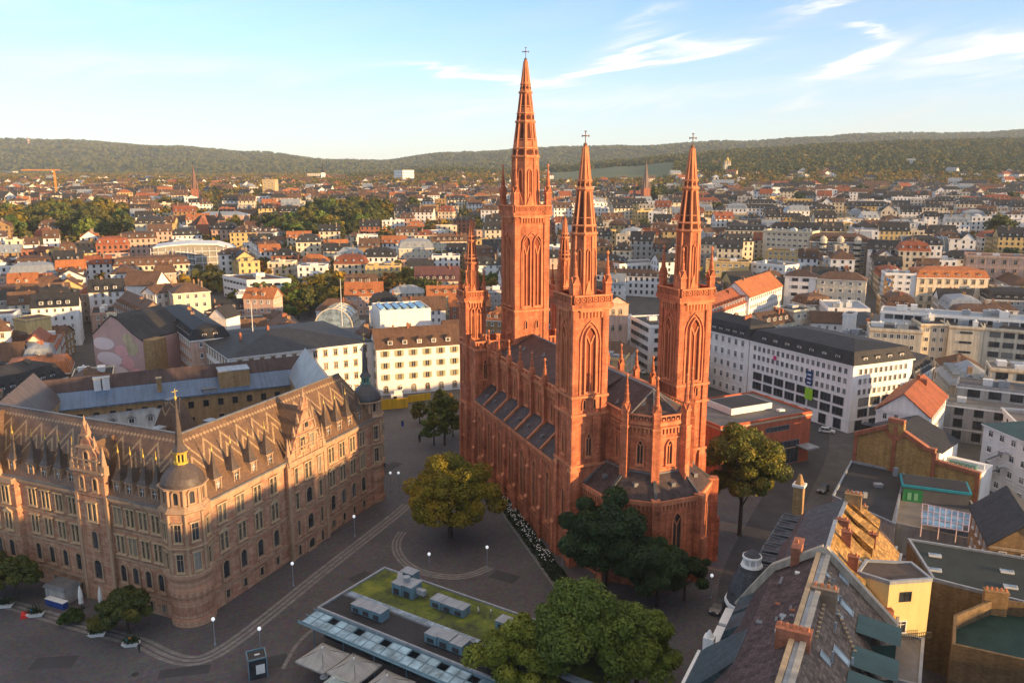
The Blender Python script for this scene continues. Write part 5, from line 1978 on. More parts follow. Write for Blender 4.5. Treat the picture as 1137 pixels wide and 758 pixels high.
canvas_tent(371, 753, 'paler green-grey umbrella in front of the row of grey ones', 4.6, True)
def kiosk():
 p = P(286, 748)
 t = thing('lift_kiosk', 'small glazed kiosk with brick-red side and dark top standing on the plaza', 'kiosk', (p.x, p.y, 0), .42)
 m = MB()
 for sx in (-1, 1):
  for sy in (-1, 1):
   m.box(sx*1.25, sy*1.25, 0, .14, .14, 3.2)
 for s in (-1, 1):
  m.box(0, s*1.25, 3.05, 2.64, .16, .2)
  m.box(s*1.25, 0, 3.05, .16, 2.64, .2)
 m.obj('frame', M['teal_metal'], t)
 m = MB()
 m.box(0, 0, 3.0, 2.3, 2.3, .06)
 m.obj('roof', M['iron'], t)
 m = MB()
 m.box(-1.22, 0, .05, .06, 2.3, 2.95)
 m.obj('brick_panel', WALLS['red'], t)
 m = MB()
 m.box(0, -1.2, .05, 2.3, .05, 2.9, 0)
 m.box(1.2, 0, .05, .05, 2.3, 2.9, 0)
 m.obj('glazing', M['glass'], t)
 m = MB()
 m.box(.35, -1.26, .8, 1.2, .05, 1.4)
 m.obj('notice_board', M['white_trim'], t)
 m = MB()
 m.box(0.1, 0, 3.07, .7, .25, .1)
 m.obj('roof_hatch', M['white_trim'], t)
 return t
kiosk()
# ---------------------------------------------------------------- street lamps
def lamp_meshes():
 a = MB()
 a.lathe(0, 0, [(.16, 0), (.16, .35), (.07, .5), (.055, 4.1)], 8, 0)
 a.box(0, 0, 4.05, .3, .05, .05)
 b = MB()
 b.lathe(0, 0, [(.12, 4.1), (.26, 4.25), (.28, 4.45), (.2, 4.62), (.05, 4.7)], 10, 0, True)
 m, nt, bs = _nodes('lit_lamp_globe')
 bs.inputs['Base Color'].default_value = (.8, .8, .78, 1)
 bs.inputs['Emission Color'].default_value = (.9, .95, 1, 1)
 bs.inputs['Emission Strength'].default_value = .18
 return a.mesh('post', [M['zinc']]), b.mesh('globe', [m])
LP = lamp_meshes()
def lamp(px, py, lab):
 p = P(px, py)
 t = thing('street_lamp', lab, 'street lamp', (p.x, p.y, 0), 0, 'slim lamps round the square')
 link('post', LP[0], t)
 link('globe', LP[1], t)
lamp(239, 716, 'slim street lamp below the corner turret of the town hall')
lamp(326, 651, 'slim street lamp before the gable of the town hall')
lamp(394, 596, 'slim street lamp towards the far end of the town hall')
lamp(541, 632, 'slim street lamp at the end of the stone ring')
lamp(290, 727, 'slim street lamp behind the glazed kiosk')
lamp(434, 545, 'slim street lamp beside the far corner turret')
lamp(477, 640, 'slim street lamp behind the pavilion roof plant')
lamp(624, 634, 'slim street lamp where the planted bed ends')
lamp(789, 665, 'slim street lamp in the lane beside the choir')
lamp(443, 545, 'short street lamp by the chestnut tree')
# ---------------------------------------------------------------- trees of the squares
tree('spreading chestnut tree turning yellow and rust on the square', -12.2, 146.5, 'mixed', 8.2, 18.8, 3, 90, 60000, .22, rot=2.2, low=.05)
tree('tall rounded dark green tree against the choir wall', 15.5, 122.0, 'dark', 7.6, 19.5, 4, 60, 54000, .24)
tree('dark green tree in front of the choir chapels, lower', 24.0, 120.5, 'dark', 5.0, 12.5, 5, 50, 30000, .24)
tree('small dark green tree close to the lane', 29.0, 122.5, 'dark', 3.8, 9.0, 6, 40, 14000, .22)
tree('tall lime tree with sunlit golden top beside the choir', 45.3, 147.5, 'lime', 7.6, 23.8, 8, 80, 46000, .24)
tree('bright green tree at the end of the pavilion, tallest', 9.5, 97.5, 'green', 7.6, 16.2, 9, 90, 60000, .20)
tree('bright green tree beside the umbrellas, lower', .5, 95.5, 'green', 5.6, 12.2, 10, 60, 34000, .19)
tree('bright green tree reaching toward the lane', 17.0, 97.0, 'green', 5.8, 14.0, 11, 60, 34000, .19)
for (px, py, k, r, h, lab) in ((20, 666, 'street', 3.9, 8.0, 'leafy tree by the town hall beyond the shed'), (-14, 660, 'olive', 4.5, 8.0, 'leafy tree at the town hall cut by the edge'),
        (143, 703, 'street', 3.8, 8.0, 'leafy tree by the town hall behind the flower planters'), (114, 702, 'olive', 2.0, 3.2, 'low bushy tree next to the folded parasols'),
        (82, 690, 'dark', 1.7, 2.0, 'dark low bush behind the kerb')):
 p = P(px, py)
 tree(lab, p.x, p.y, k, r, h, int(px)+40, 46, 11000, .24)
for (px, py, k, r, h, lab) in ((466, 470, 'street', 3.2, 7.0, 'small dark green tree beside the yellow hoarding'), (482, 494, 'green', 3.9, 9.4, 'light green young tree on the gravel square'),
        (497, 466, 'rust', 3.0, 8.2, 'thin reddish young tree near the west front'), (503, 484, 'lime', 2.8, 7.4, 'slender young tree close to the west tower'),
        (489, 452, 'olive', 2.4, 6.0, 'small tree before the cream façade')):
 p = P(px, py)
 tree(lab, p.x, p.y, k, r, h, int(px), 34, 5000, .22)
# ---------------------------------------------------------------- things on the market side
def folded_parasol(px, py, lab):
 p = P(px, py)
 t = thing('folded_parasol', lab, 'parasol', (p.x, p.y, 0), 0, 'folded white parasols by the town hall')
 m = MB()
 m.cone(0, 0, 0, 4.2, .05, .05, 6)
 m.cone(0, 0, 0, .15, .45, .45, 8)
 m.obj('pole', M['iron'], t)
 m = MB()
 m.lathe(0, 0, [(.42, 1.0), (.36, 1.6), (.40, 2.2), (.28, 3.2), (.06, 4.15)], 9, 0)
 m.obj('canopy', M['white_trim'], t)
folded_parasol(91, 675, 'folded white parasol next to the grey shed')
folded_parasol(113, 676, 'folded white parasol next to the leafy tree')
def shed():
 p = P(71, 664)
 ang = TH_ANG-math.pi/2
 t = thing('stall_shed', 'grey flat-topped market shed with a blue counter beside the town hall', 'shed', (p.x, p.y, 0), ang)
 m = MB()
 m.box(0, 0, 0, 4.6, 3.0, 2.5)
 m.obj('wall', WALLS['grey'], t)
 m = MB()
 m.loft([(-2.6, -1.8, 2.5), (2.6, -1.8, 2.5), (2.6, 1.8, 2.5), (-2.6, 1.8, 2.5)], [(-2.2, -1.4, 3.0), (2.2, -1.4, 3.0), (2.2, 1.4, 3.0), (-2.2, 1.4, 3.0)])
 m.obj('roof', M['lead'], t)
 m = MB()
 m.box(1.2, -2.2, 0, 4.2, .9, 1.15)
 m.box(1.2, -2.2, 1.15, 4.4, 1.1, .08, 1)
 o = m.obj('counter', [BLUE, M['white_trim']], t)
BLUE = mat('blue_paint', (.02, .06, .25), .5, .1)
shed()
def person(px, py, lab, top, legs, hair=(.03, .02, .015), h=1.74, face=0.0, stride=.14, z=0):
 """one continuous body grown along a skeleton, walking or standing, with hair and clothes"""
 p = P(px, py, z)
 me = bpy.data.meshes.new('person')
 k = h/1.74
 J = [(0, 0, .95, .14), (0, 0, 1.18, .13), (0, 0, 1.40, .15), (0, 0, 1.50, .062), (0, -.01, 1.63, .098), (0, -.01, 1.70, .075),
   (-.09, 0, .88, .095), (-.10, -stride, .50, .062), (-.10, -stride*.8, .10, .045), (-.10, -stride*.8-.15, .04, .038),
   (.09, 0, .88, .095), (.10, stride*.6, .50, .062), (.10, stride*1.2, .12, .045), (.10, stride*1.2-.14, .05, .038),
   (-.20, 0, 1.40, .058), (-.25, .06, 1.12, .045), (-.24, .0-.05, .86, .034), (-.24, -.07, .77, .030),
   (.20, 0, 1.40, .058), (.25, -.04, 1.12, .045), (.24, -.12, .87, .034), (.24, -.15, .78, .030)]
 E = [(0, 1), (1, 2), (2, 3), (3, 4), (4, 5), (0, 6), (6, 7), (7, 8), (8, 9), (0, 10), (10, 11), (11, 12), (12, 13), (2, 14), (14, 15), (15, 16), (16, 17), (2, 18), (18, 19), (19, 20), (20, 21)]
 me.from_pydata([(x*k, y*k, zz*k) for x, y, zz, r in J], E, [])
 o = link('person', me, None, (p.x, p.y, z), face)
 md = o.modifiers.new('skin', 'SKIN')
 for i, j in enumerate(J):
  me.skin_vertices[0].data[i].radius = (j[3]*k, j[3]*k*.85)
 me.skin_vertices[0].data[0].use_root = True
 md.use_smooth_shade = True
 o.modifiers.new('sub', 'SUBSURF').render_levels = 1
 # clothes and skin follow the height on the body
 m, nt, bs = _nodes('clothes_and_skin')
 tcn = _n(nt, 'ShaderNodeTexCoord').outputs['Object']
 s = _n(nt, 'ShaderNodeSeparateXYZ')
 nt.links.new(tcn, s.inputs[0])
 r = _n(nt, 'ShaderNodeValToRGB')
 r.color_ramp.interpolation = 'CONSTANT'
 e = r.color_ramp.elements
 e[0].position, e[0].color = 0, (.02, .02, .02, 1)
 e[1].position, e[1].color = .05*k, (*legs, 1)
 for ps, cc in ((.46*k, top), (.735*k, (.45, .27, .19))):
  q = e.new(ps)
  q.color = (*cc, 1)
 nt.links.new(_math(nt, 'DIVIDE', s.outputs[2], 2.0), r.inputs[0])
 nt.links.new(r.outputs[0], bs.inputs['Base Color'])
 bs.inputs['Roughness'].default_value = .9
 me.materials.append(m)
 tag(o, lab, 'person')
 hm = MB()
 hm.lathe(0, 0, [(.095*k, 1.60*k), (.112*k, 1.67*k), (.10*k, 1.74*k), (.05*k, 1.775*k)], 10, 0, True)
 hm.obj('hair', mat('hair', hair, .7, .1, stain=0), o, (0, .012, 0))
 return o
def planter(px, py, lab, flag=None, r=1.0):
 p = P(px, py)
 t = thing('flower_planter', lab, 'planter', (p.x, p.y, 0), .2, 'white boat-shaped planters along the kerb')
 m = MB()
 m.loft([(-r*.9, -.25, 0), (r*.9, -.25, 0), (r*.9, .25, 0), (-r*.9, .25, 0)], [(-r*1.35, -.5, .62), (r*1.35, -.5, .62), (r*1.35, .5, .62), (-r*1.35, .5, .62)])
 m.obj('trough', M['white_trim'], t)
 rng = np.random.default_rng(int(px))
 m = MB()
 for i in range(420):
  c = Vector((rng.normal()*.6*r, rng.normal()*.3, .7+abs(rng.normal())*.5))
  u, w = Vector(rng.normal(size=3)).normalized()*.13, Vector(rng.normal(size=3)).normalized()*.13
  m.quad(c-u, c+w, c+u, c-w)
 m.obj('foliage', M['ivy'], t)
 if flag:
  m = MB()
  for i, cc in enumerate(flag):
   m.box(-.5+i*.45, -.1, .9+.25*i % .4, .4, .06, .5, i)
  m.obj('sign_board', [mat('board_%d' % i, cc, .6, .05, stain=0) for i, cc in enumerate(flag)], t)
planter(146, 717, 'white planter with teal and orange boards beside a standing person', [(.02, .25, .3), (.6, .2, .03)])
planter(108, 706, 'white planter with plain greenery between two others')
planter(40, 684, 'white planter beside the red seat', [(.03, .2, .3)])
planter(6, 674, 'white planter at the end of the kerb by the trees')
person(155, 724, 'person in dark clothes standing next to a white planter', (.03, .03, .035), (.025, .025, .03), face=1.2, stride=.03)
person(426, 478, 'person in grey walking past the yellow hoarding', (.12, .11, .12), (.05, .05, .06), face=-.5)
def red_seat():
 p = P(28.5, 685)
 t = thing('seat_cube', 'small red slanted plastic seat on the cobbles', 'seat', (p.x, p.y, 0), .4)
 m = MB()
 m.loft([(-.7, -.4, 0), (.7, -.4, 0), (.7, .4, 0), (-.7, .4, 0)], [(-.6, -.3, .5), (.6, -.3, .5), (.6, .4, .9), (-.6, .4, .9)])
 m.obj('body', mat('red_plastic', (.55, .02, .015), .4, .08, stain=0), t)
 m = MB()
 m.box(.35, .1, .72, .25, .25, .03)
 m.obj('label_plate', M['white_trim'], t)
red_seat()
rnd_p = random.Random(8)
for k, (px, py, w, h, a) in enumerate(((300, 735, 5, 3, .4), (205, 745, 7, 2.2, .2), (400, 640, 4, 2, .9), (560, 640, 5, 3, -.5), (430, 520, 9, 3, 1.1), (60, 735, 6, 3, .1), (700, 725, 4, 2, .3))):
 q = P(px, py)
 m = MB()
 c_, s_ = math.cos(a), math.sin(a)
 m.add([(q.x+c_*x-s_*y, q.y+s_*x+c_*y, .008) for x, y in ((-w/2, -h/2), (w/2, -h/2), (w/2, h/2), (-w/2, h/2))], [(0, 1, 2, 3)])
 struct(m.obj('pavement_patch', M['asphalt']))
# manhole, hoarding, plant behind it, bins
m = MB()
m.cone(0, 0, 0, .016, .55, .55, 16)
q = P(150, 748)
struct(m.obj('manhole_cover', M['iron'], None, (q.x, q.y, 0)))
def hoarding(A, B, lab, h=3.2):
 a, b = P(*A), P(*B)
 t = thing('site_hoarding', lab, 'hoarding', (a.x, a.y, 0), math.atan2((b-a).y, (b-a).x), 'yellow site hoarding')
 L = (b-a).length
 m = MB()
 m.box(L/2, 0, .05, L, .12, h)
 m.obj('board', mat('yellow_board', (.72, .40, .02), .6, .08, .4), t)
 for x in np.arange(.2, L, 2.5):
  m = MB()
  m.box(x, .2, 0, .12, .25, h+.1)
  m.obj('post', M['iron'], t)
hoarding((414, 456), (453, 452.5), 'tall yellow hoarding panel across the end of the lane')
hoarding((453, 447), (478, 443.5), 'lower yellow hoarding running behind the small trees', 2.2)
def site_unit():
 p = P(441, 449)
 t = thing('site_lift', 'white site machine and cabin above the yellow hoarding', 'machine', (p.x, p.y, 0), .2)
 m = MB()
 m.box(0, 0, 0, 3.6, 2, 3.4)
 m.box(.4, 0, 3.4, 2.4, 1.6, 1.2)
 m.obj('cabin', M['white_trim'], t)
 m = MB()
 m.box(-.6, -1.05, 2.2, 1.1, .08, .8)
 m.obj('window', M['glass'], t)
 m = MB()
 m.beam((1.2, 0, 4), (2.2, .2, 5.6), .3, .3)
 m.beam((2.2, .2, 5.6), (.2, .2, 6.3), .25, .25)
 m.obj('boom', M['white_trim'], t)
site_unit()
def bin_(px, py, lab, c, h=1.2):
 p = P(px, py)
 t = thing('litter_bin', lab, 'bin', (p.x, p.y, 0))
 m = MB()
 m.lathe(0, 0, [(.3, 0), (.38, h*.8), (.38, h*.85)], 10)
 m.obj('barrel', mat('bin_paint', c, .5, .1, stain=0), t)
 m = MB()
 m.lathe(0, 0, [(.42, h*.85), (.36, h), (.1, h*1.08)], 10)
 m.obj('lid', M['iron'], t)
bin_(447, 472.5, 'blue bin standing alone on the grey square', (.02, .07, .35), 1.5)
bin_(466, 490, 'dark bin beside the light green young tree', (.03, .03, .03), 2.0)
# ---------------------------------------------------------------- cars
def car_meshes(L=4.3, W=1.75, H=1.45, estate=False):
 b = MB()
 h1 = .78
 out = [(-L/2, .35), (-L/2+.05, .75), (-L/2+.9, .88), (L/2-.1, .85), (L/2, .4), (L/2, .3), (-L/2, .3)]
 def side(pts, w, m, inset=0):
  n = len(pts)
  b.add([(x, -w/2, z) for x, z in pts]+[(x, w/2, z) for x, z in pts], [tuple(range(n-1, -1, -1)), tuple(range(n, 2*n))]+[(i, (i+1) % n, n+(i+1) % n, n+i) for i in range(n)], m)
 side(out[::-1], W, 0)
 rear = L/2-.25 if estate else L/2-.7
 lo = [(-L/2+1.1, -W/2+.06, .86), (rear, -W/2+.06, .86), (rear, W/2-.06, .86), (-L/2+1.1, W/2-.06, .86)]
 hi = [(-L/2+1.75, -W/2+.2, H), (rear-.45, -W/2+.2, H), (rear-.45, W/2-.2, H), (-L/2+1.75, W/2-.2, H)]
 g = MB()
 g.loft(lo, hi, 0, False)
 r = MB()
 r.add([(x, y, H+.0) for x, y, z in hi]+[(x*.97, y*.95, H+.05) for x, y, z in hi], [(4, 5, 6, 7), (0, 1, 5, 4), (1, 2, 6, 5), (2, 3, 7, 6), (3, 0, 4, 7)], 0)
 for x0, x1 in zip(lo, hi):
  r.beam(x0, x1, .09, .09, 0)
 r.beam(((lo[0][0]+lo[1][0])/2+.1, lo[0][1], .86), ((hi[0][0]+hi[1][0])/2, hi[0][1], H), .09, .06, 0)
 r.beam(((lo[0][0]+lo[1][0])/2+.1, lo[2][1], .86), ((hi[0][0]+hi[1][0])/2, hi[2][1], H), .09, .06, 0)
 w = MB()
 for s in (-1, 1):
  pts = [(.31*math.cos(a*math.pi/6), s*.11, .31*math.sin(a*math.pi/6)) for a in range(12)]
  w.add(pts, [tuple(range(12)) if s < 0 else tuple(range(11, -1, -1))], 0)
  w.add([(x*.6, y*1.05, z*.6) for x, y, z in pts], [tuple(range(12)) if s < 0 else tuple(range(11, -1, -1))], 1)
 A = [(.31*math.cos(a*math.pi/6), -.11, .31*math.sin(a*math.pi/6)) for a in range(12)]
 w.add(A+[(x, .11, z) for x, y, z in A], [(i, 12+i, 12+(i+1) % 12, (i+1) % 12) for i in range(12)], 0)
 hl = MB()
 hl.box(0, 0, 0, .08, .38, .16)
 return b, g, r, w, hl
_cm = car_meshes()
_wheel = _cm[3].mesh('wheel', [M['iron'], M['zinc']])
_lightm = _cm[4].mesh('headlight', [M['white_trim']])
_tail = _cm[4].mesh('tail_light', [mat('red_lens', (.4, .01, .01), .3, .05, stain=0)])
PAINT = {}
_cb = {}
def car(x, y, ang, lab, paint, name='parked_car', group=None, estate=False, z=0, cat='car'):
 if paint not in PAINT:
  m = mat('car_paint', paint, .25, .04, spec=.6, stain=0)
  bs = m.node_tree.nodes['Principled BSDF']
  bs.inputs['Coat Weight'].default_value = .5
  PAINT[paint] = m
 key = (paint, estate)
 if key not in _cb:
  c = car_meshes(estate=estate)
  _cb[key] = (c[0].mesh('body', [PAINT[paint]]), c[1].mesh('windows', [M['glass']]), c[2].mesh('roof', [PAINT[paint]]))
 t = thing(name, lab, cat, (x, y, z), ang, group)
 b = _cb[key]
 link('body', b[0], t)
 link('glazing', b[1], t)
 link('roof', b[2], t)
 for sx in (-1.3, 1.3):
  for sy in (-.82, .82):
   link('wheel', _wheel, t, (sx, sy, .31))
 for sy in (-.6, .6):
  link('headlight', _lightm, t, (-2.15, sy, .58))
  link('tail_light', _tail, t, (2.12, sy, .62))
 return t
c = P(797, 677)
car(c.x, c.y, 1.0, 'dark grey car parked in the lane beside the choir', (.06, .065, .07), estate=True)
c = P(918, 480)
car(c.x, c.y, 2.7, 'white car parked beside the red brick library', (.7, .7, .7), estate=True)
c = P(421, 519)
car(c.x, c.y, 1.2, 'blue-grey car behind the far turret of the town hall', (.12, .17, .24))
c = P(914, 545)
car(c.x, c.y, .9, 'dark car in the shadowed street below the brick gable', (.03, .03, .035))
for i, (px, py, pt, lab) in enumerate(((192, 394, (.25, .24, .23), 'grey car driving down the narrow street beside the painted wall'), (172, 412, (.08, .08, .09), 'dark car parked behind the town hall roofs'),
          (716, 402, (.05, .05, .06), 'dark car in the gap between the choir towers'), (712, 414, (.5, .5, .5), 'light car in the gap between the choir towers'))):
 c = P(px, py)
 car(c.x, c.y, 1.9, lab, pt)
# ---------------------------------------------------------------- the old street row beside the choir (right of the lane)
ROW_L = mat('street_side_slate', (.050, .050, .058), .6, .42, .7, 4, tiles=(.55, .42, .5), spec=.4)
ROW_BLUE = mat('blue_green_slate', (.035, .065, .080), .55, .42, .6, 4, tiles=(.5, .4, .45), spec=.45)
ROW_R = mat('tan_tile_roof', (.185, .135, .105), .75, .34, .7, 4, tiles=(.5, .45, .45))
ROW_G = mat('golden_brown_tile_roof', (.40, .225, .065), .6, .36, .8, 4, tiles=(.5, .45, .5))
ROW_P = mat('plum_tile_roof', (.085, .058, .056), .7, .45, .6, 4, tiles=(.5, .45, .5))
def row_house(label, R0, R1, hl, hr, zl, zr, zt, wallm, ml, mr, ndorm=4, sky=(), chim=(), ribs=0):
 """house of a closed street row: ridge R0->R1, street eave on the left side, court eave on the right"""
 R0, R1 = Vector(R0), Vector(R1)
 c = (R0+R1)/2
 d = (R1-R0)
 L = d.length
 ang = math.atan2(d.y, d.x)
 t = thing('row_house', label, 'house', (c.x, c.y, 0), ang, 'closed row of old houses along the lane')
 FOOT.append((c, max(hl, hr)+L/3))
 h = L/2
 w = MB()
 w.prism([(-h, -hr+.4), (h, -hr+.4), (h, hl-.4), (-h, hl-.4)], -1, min(zl, zr)-.05, 0)
 for s in (-1, 1):
  x = s*(h-.12)
  w.add([(x, -hr+.4, zr-.3), (x, hl-.4, zl-.3), (x, 0, zt-.3)], [(0, 1, 2)], 0)
 for z in (zl-.5, zl*.5, zl*.26):
  w.box(0, hl-.3, z, L, .5, .35, 1)
  w.box(0, -hr+.3, z, L, .4, .3, 1)
 w.obj('wall', [wallm, M['stone']], t)
 # street slope: steep lower part, then flatter
 m = MB()
 k = .42
 zm = zl+(zt-zl)*.62
 ym = hl*(1-k)
 m.add([(h, hl, zl), (-h, hl, zl), (-h, ym, zm), (h, ym, zm), (-h, 0, zt), (h, 0, zt)], [(0, 1, 2, 3), (3, 2, 4, 5)], 0)
 m.box(0, hl+.1, zl-.1, L, .35, .25, 1)
 ro = m.obj('street_roof', [ml, M['zinc']], t)
 m = MB()
 m.add([(-h, -hr, zr), (h, -hr, zr), (h, 0, zt), (-h, 0, zt)], [(0, 1, 2, 3)], 0)
 m.box(0, -hr-.1, zr-.12, L, .3, .22, 1)
 m.box(0, 0, zt-.05, L, .5, .14, 1)
 rr = m.obj('court_roof', [mr, M['zinc']], t)
 for i in range(ndorm):
  x = L*((i+.5)/ndorm-.5)
  z = zl+1.0
  y = hl-.5
  dm = MB()
  ww, hh, dp = 1.7, 1.9, 3.2
  dm.box(0, -dp/2, -.4, ww, dp, hh+.4, 0, bottom=False)
  dm.add([(-ww/2-.2, .3, hh), (ww/2+.2, .3, hh), (ww/2+.2, -dp, hh+.5), (-ww/2-.2, -dp, hh+.5), (-ww/2-.2, .3, hh+.16), (ww/2+.2, .3, hh+.16), (ww/2+.2, -dp, hh+.66), (-ww/2-.2, -dp, hh+.66)],
    [(1, 0, 4, 5), (5, 4, 7, 6), (2, 1, 5, 6), (0, 3, 7, 4)], 1)
  dm.add([(ww/2-.25, .02, .1), (-ww/2+.25, .02, .1), (-ww/2+.25, .02, hh-.2), (ww/2-.25, .02, hh-.2)], [(0, 1, 2, 3)], 2)
  for s in (-1, 1):
   dm.box(s*(ww/2-.12), .04, -.2, .2, .1, hh+.2, 3)
   dm.box(s*(ww/2+.16), -dp/2+.3, hh+.38, .1, dp, .16, 3)
  dm.box(0, .32, hh+.02, ww+.5, .12, .2, 3)
  dm.obj('dormer', [ml, ml, M['glass'], M['lead']], ro, (x, y, z))
 for (fx, fy, ww, hh) in sky:
  x, y = h*fx, -hr*fy
  z = zt-(zt-zr)*fy
  sl = math.atan2(zt-zr, hr)
  q = MB()
  a, b = math.cos(sl), math.sin(sl)
  pts = lambda e, o: [(x+sx*(ww/2+e), y+sy*(hh/2+e)*a, z+sy*(hh/2+e)*b+o) for sx, sy in ((-1, -1), (1, -1), (1, 1), (-1, 1))]
  q.loft(pts(.1, -.05), pts(.1, .16), 0, False)
  q.add(pts(.1, .16)+pts(-.02, .16), [(i, (i+1) % 4, 4+(i+1) % 4, 4+i) for i in range(4)], 0)
  q.add(pts(-.02, .12), [(0, 1, 2, 3)], 1)
  q.obj('skylight', [M['zinc'], M['glass_pale']], rr)
 for (fx, fy, a, b, up, mt) in chim:
  y = -hr*fy if fy > 0 else -hl*fy
  z = zt-(zt-zr)*fy if fy > 0 else zt+(zt-zl)*fy*.6
  link('chimney', chimney_mesh(mt, a, b, up), rr if fy > 0 else ro, (h*fx, y, z))
 return t
def party_wall(p0, p1, label, prof, th=.5, m=None, cop=None):
 """fire wall between two roofs with a stone coping; prof = [(offset across, z)]"""
 pass
u = Vector((.463, .886))
nr = Vector((.886, -.463))
R1 = Vector((37.0, 87.3))
R0 = R1-u*31
N = row_house('tan tiled row house with many skylights next to the yellow house', R0, R1, 9.6, 8.2, 16.5, 18.6, 26.2, WALLS['brown'], ROW_P, ROW_R, 0,
    [(.93, .30, .9, 1.3), (.60, .38, 1.1, 2.3), (.58, .62, .7, .8), (.42, .33, .8, 1.2), (.18, .78, .8, 1.3), (.0, .45, 1.0, 2.0), (-.2, .3, .9, 1.2), (.75, .12, .6, .6)],
    [(.40, .14, 1.1, 2.6, 1.4, WALLS['brown']), (-.30, -.05, 1.2, 3.2, 1.2, WALLS['red'])])
def n_details():
 # coped party wall towards the next house, ridge walk, ventilators, court dormers, corner roof
 L = 31/2
 m = MB()
 for sgn, hh, zz in ((1, 9.6, 16.5), (-1, 8.2, 18.6)):
  a, b = (L-.1, 0, 26.9), (L-.1, sgn*hh, zz+.6 if sgn < 0 else zz+.6)
  if sgn > 0:
   mid = (L-.1, 9.6*.58, 16.5+9.7*.62+.7)
   m.beam(a, mid, .75, .8, 0)
   m.beam(mid, b, .75, .8, 0)
  else:
   m.beam(a, b, .8, .8, 0)
 m.obj('party_wall_coping', [M['pale_coping']], N)
 m = MB()
 m.box(0, .55, 26.25, 30.5, .5, .22, 0)
 m.box(0, -.5, 26.2, 30.5, .55, .25, 1)
 m.obj('ridge_walk', [M['stone'], M['pale_coping']], N)
 for i in range(16):
  for x, y, z in ((12.5-i*.95, -1.1-.02*i, 25.15), (6.5-i*.42, -2.6-i*.24, 24.0-i*.22)):
   m = MB()
   m.box(0, 0, 0, .3, .3, .21, 0)
   m.obj('snow_guard', [M['stone']], N, (x, y, z))
 for x in (8.5, 1.8, -3.0, -7.5):
  d = MB()
  d.add([(-1.6, -2.2, -.2), (1.6, -2.2, -.2), (1.6, -2.2, 1.5), (-1.6, -2.2, 1.5), (-2, 1.8, 2.1), (2, 1.8, 2.1), (-1.6, 1.2, .2), (1.6, 1.2, .2), (-2, -2.6, 1.55), (2, -2.6, 1.55)],
    [(0, 1, 2, 3), (8, 9, 5, 4), (0, 3, 6), (1, 7, 2)], 0)
  d.add([(-1.2, -2.23, .2), (1.2, -2.23, .2), (1.2, -2.23, 1.3), (-1.2, -2.23, 1.3)], [(0, 1, 2, 3)], 1)
  d.obj('court_dormer', [ROOFS['green'], M['glass']], N, (x, -6.3, 20.1))
 rq = random.Random(4)
 for i in range(11):
  fx, fy = rq.uniform(-.1, .95), rq.uniform(.12, .52)
  y = 9.6*fy
  z = 26.2-(26.2-22.5)*fy/.58
  w_, h_ = rq.choice(((.9, .25), (1.9, .3), (.7, .7), (.5, .5)))
  d = MB()
  d.box(0, 0, -.05, w_, h_, .22, 0)
  d.obj('roof_vent', [rq.choice((M['zinc'], M['white_trim'], M['lead'], WALLS['red']))], N, (15.5*fx, y, z+.02))
 for i in range(7):
  d = MB()
  d.cone(0, 0, -.1, rq.uniform(.5, 1.1), .12, .12, 8, 0)
  d.obj('vent_pipe', [M['zinc']], N, (rq.uniform(-8, 14), -rq.uniform(1, 6), 24.2))
 # gutter front: blue-green lower mansard with cheeks
 for x, a in ((13.0, .0), (8.4, 0)):
  d = MB()
  d.loft([(-2.3, 9.75, 16.3), (-2.3, 6.6, 19.2), (2.3, 6.6, 19.2), (2.3, 9.75, 16.3)], [(-1.9, 9.2, 18.3), (-1.7, 5.4, 21.0), (1.7, 5.4, 21.0), (1.9, 9.2, 18.3)])
  d.obj('bay_roof', [ROW_BLUE], N, (x, .1, 0))
  d = MB()
  d.box(0, 9.9, 14.0, 3.4, 1.2, 2.4, 0)
  d.box(0, 10.1, 16.2, 3.9, 1.6, .35, 1)
  d.obj('bay', [WALLS['brown'], M['white_trim']], N, (x, 0, 0))
 d = MB()
 d.loft([(-5, 11.5, 16.2), (-5, 1.5, 20), (5, 1.5, 24.5), (4.8, 11.5, 16.2)], [(-4.8, 6, 22), (-4.8, 1.4, 23), (3, 1.2, 25.2), (2, 6, 22)])
 d.obj('corner_roof', [ROW_BLUE], N)
 d = MB()
 d.prism([(-5, 11.2), (-5, 2), (4.8, 2), (4.8, 11.2)], -1, 16.2, 0)
 d.box(-.1, 11.3, 15.7, 9.4, .9, .6, 1)
 d.box(5.0, 10.6, 15.9, 1.2, 1.2, 2.2, 1)
 d.cone(5.0, 10.6, 18.1, 18.9, .5, .1, 8, 1)
 d.obj('corner_bay', [WALLS['brown'], M['white_trim']], N)
M['pale_coping'] = mat('pale_coping_stone', (.42, .37, .30), .85, .15, .8, 5)
n_details()
Ma = row_house('row house with golden-brown sunny tiles and red chimney wall beside the domed bay', R1+u*.2, R1+u*13.0, 9.0, 8.4, 16.8, 17.4, 25.2, WALLS['brown'], ROW_L, ROW_G, 4,
    [(.3, .55, 1.8, 3.4), (-.5, .8, 1, 1.2)], [(-.86, -.35, 3.2, 1.0, 2.8, WALLS['red']), (-.2, .35, .8, 1.2, 1.6, WALLS['red']), (.5, .2, .8, 1.2, 1.6, WALLS['red'])])
u2 = Vector((.50, .866))
R2 = R1+u*13.2
Mb = row_house('row house with golden-brown tiles and pale chimneys at the bitumen roof', R2, R2+u2*12, 9.0, 7.6, 16.4, 17.0, 24.0, WALLS['ochre'], ROW_L, ROW_G, 4,
    [(-.4, .5, 1, 1.5)], [(.75, .12, 1.0, 2.2, 2.0, WALLS['ochre']), (0, .55, .8, 1.0, 1.5, WALLS['red']), (-.8, .1, .8, 1.6, 1.5, WALLS['red'])])
R3 = R2+u2*12.2
u3 = Vector((.54, .842))
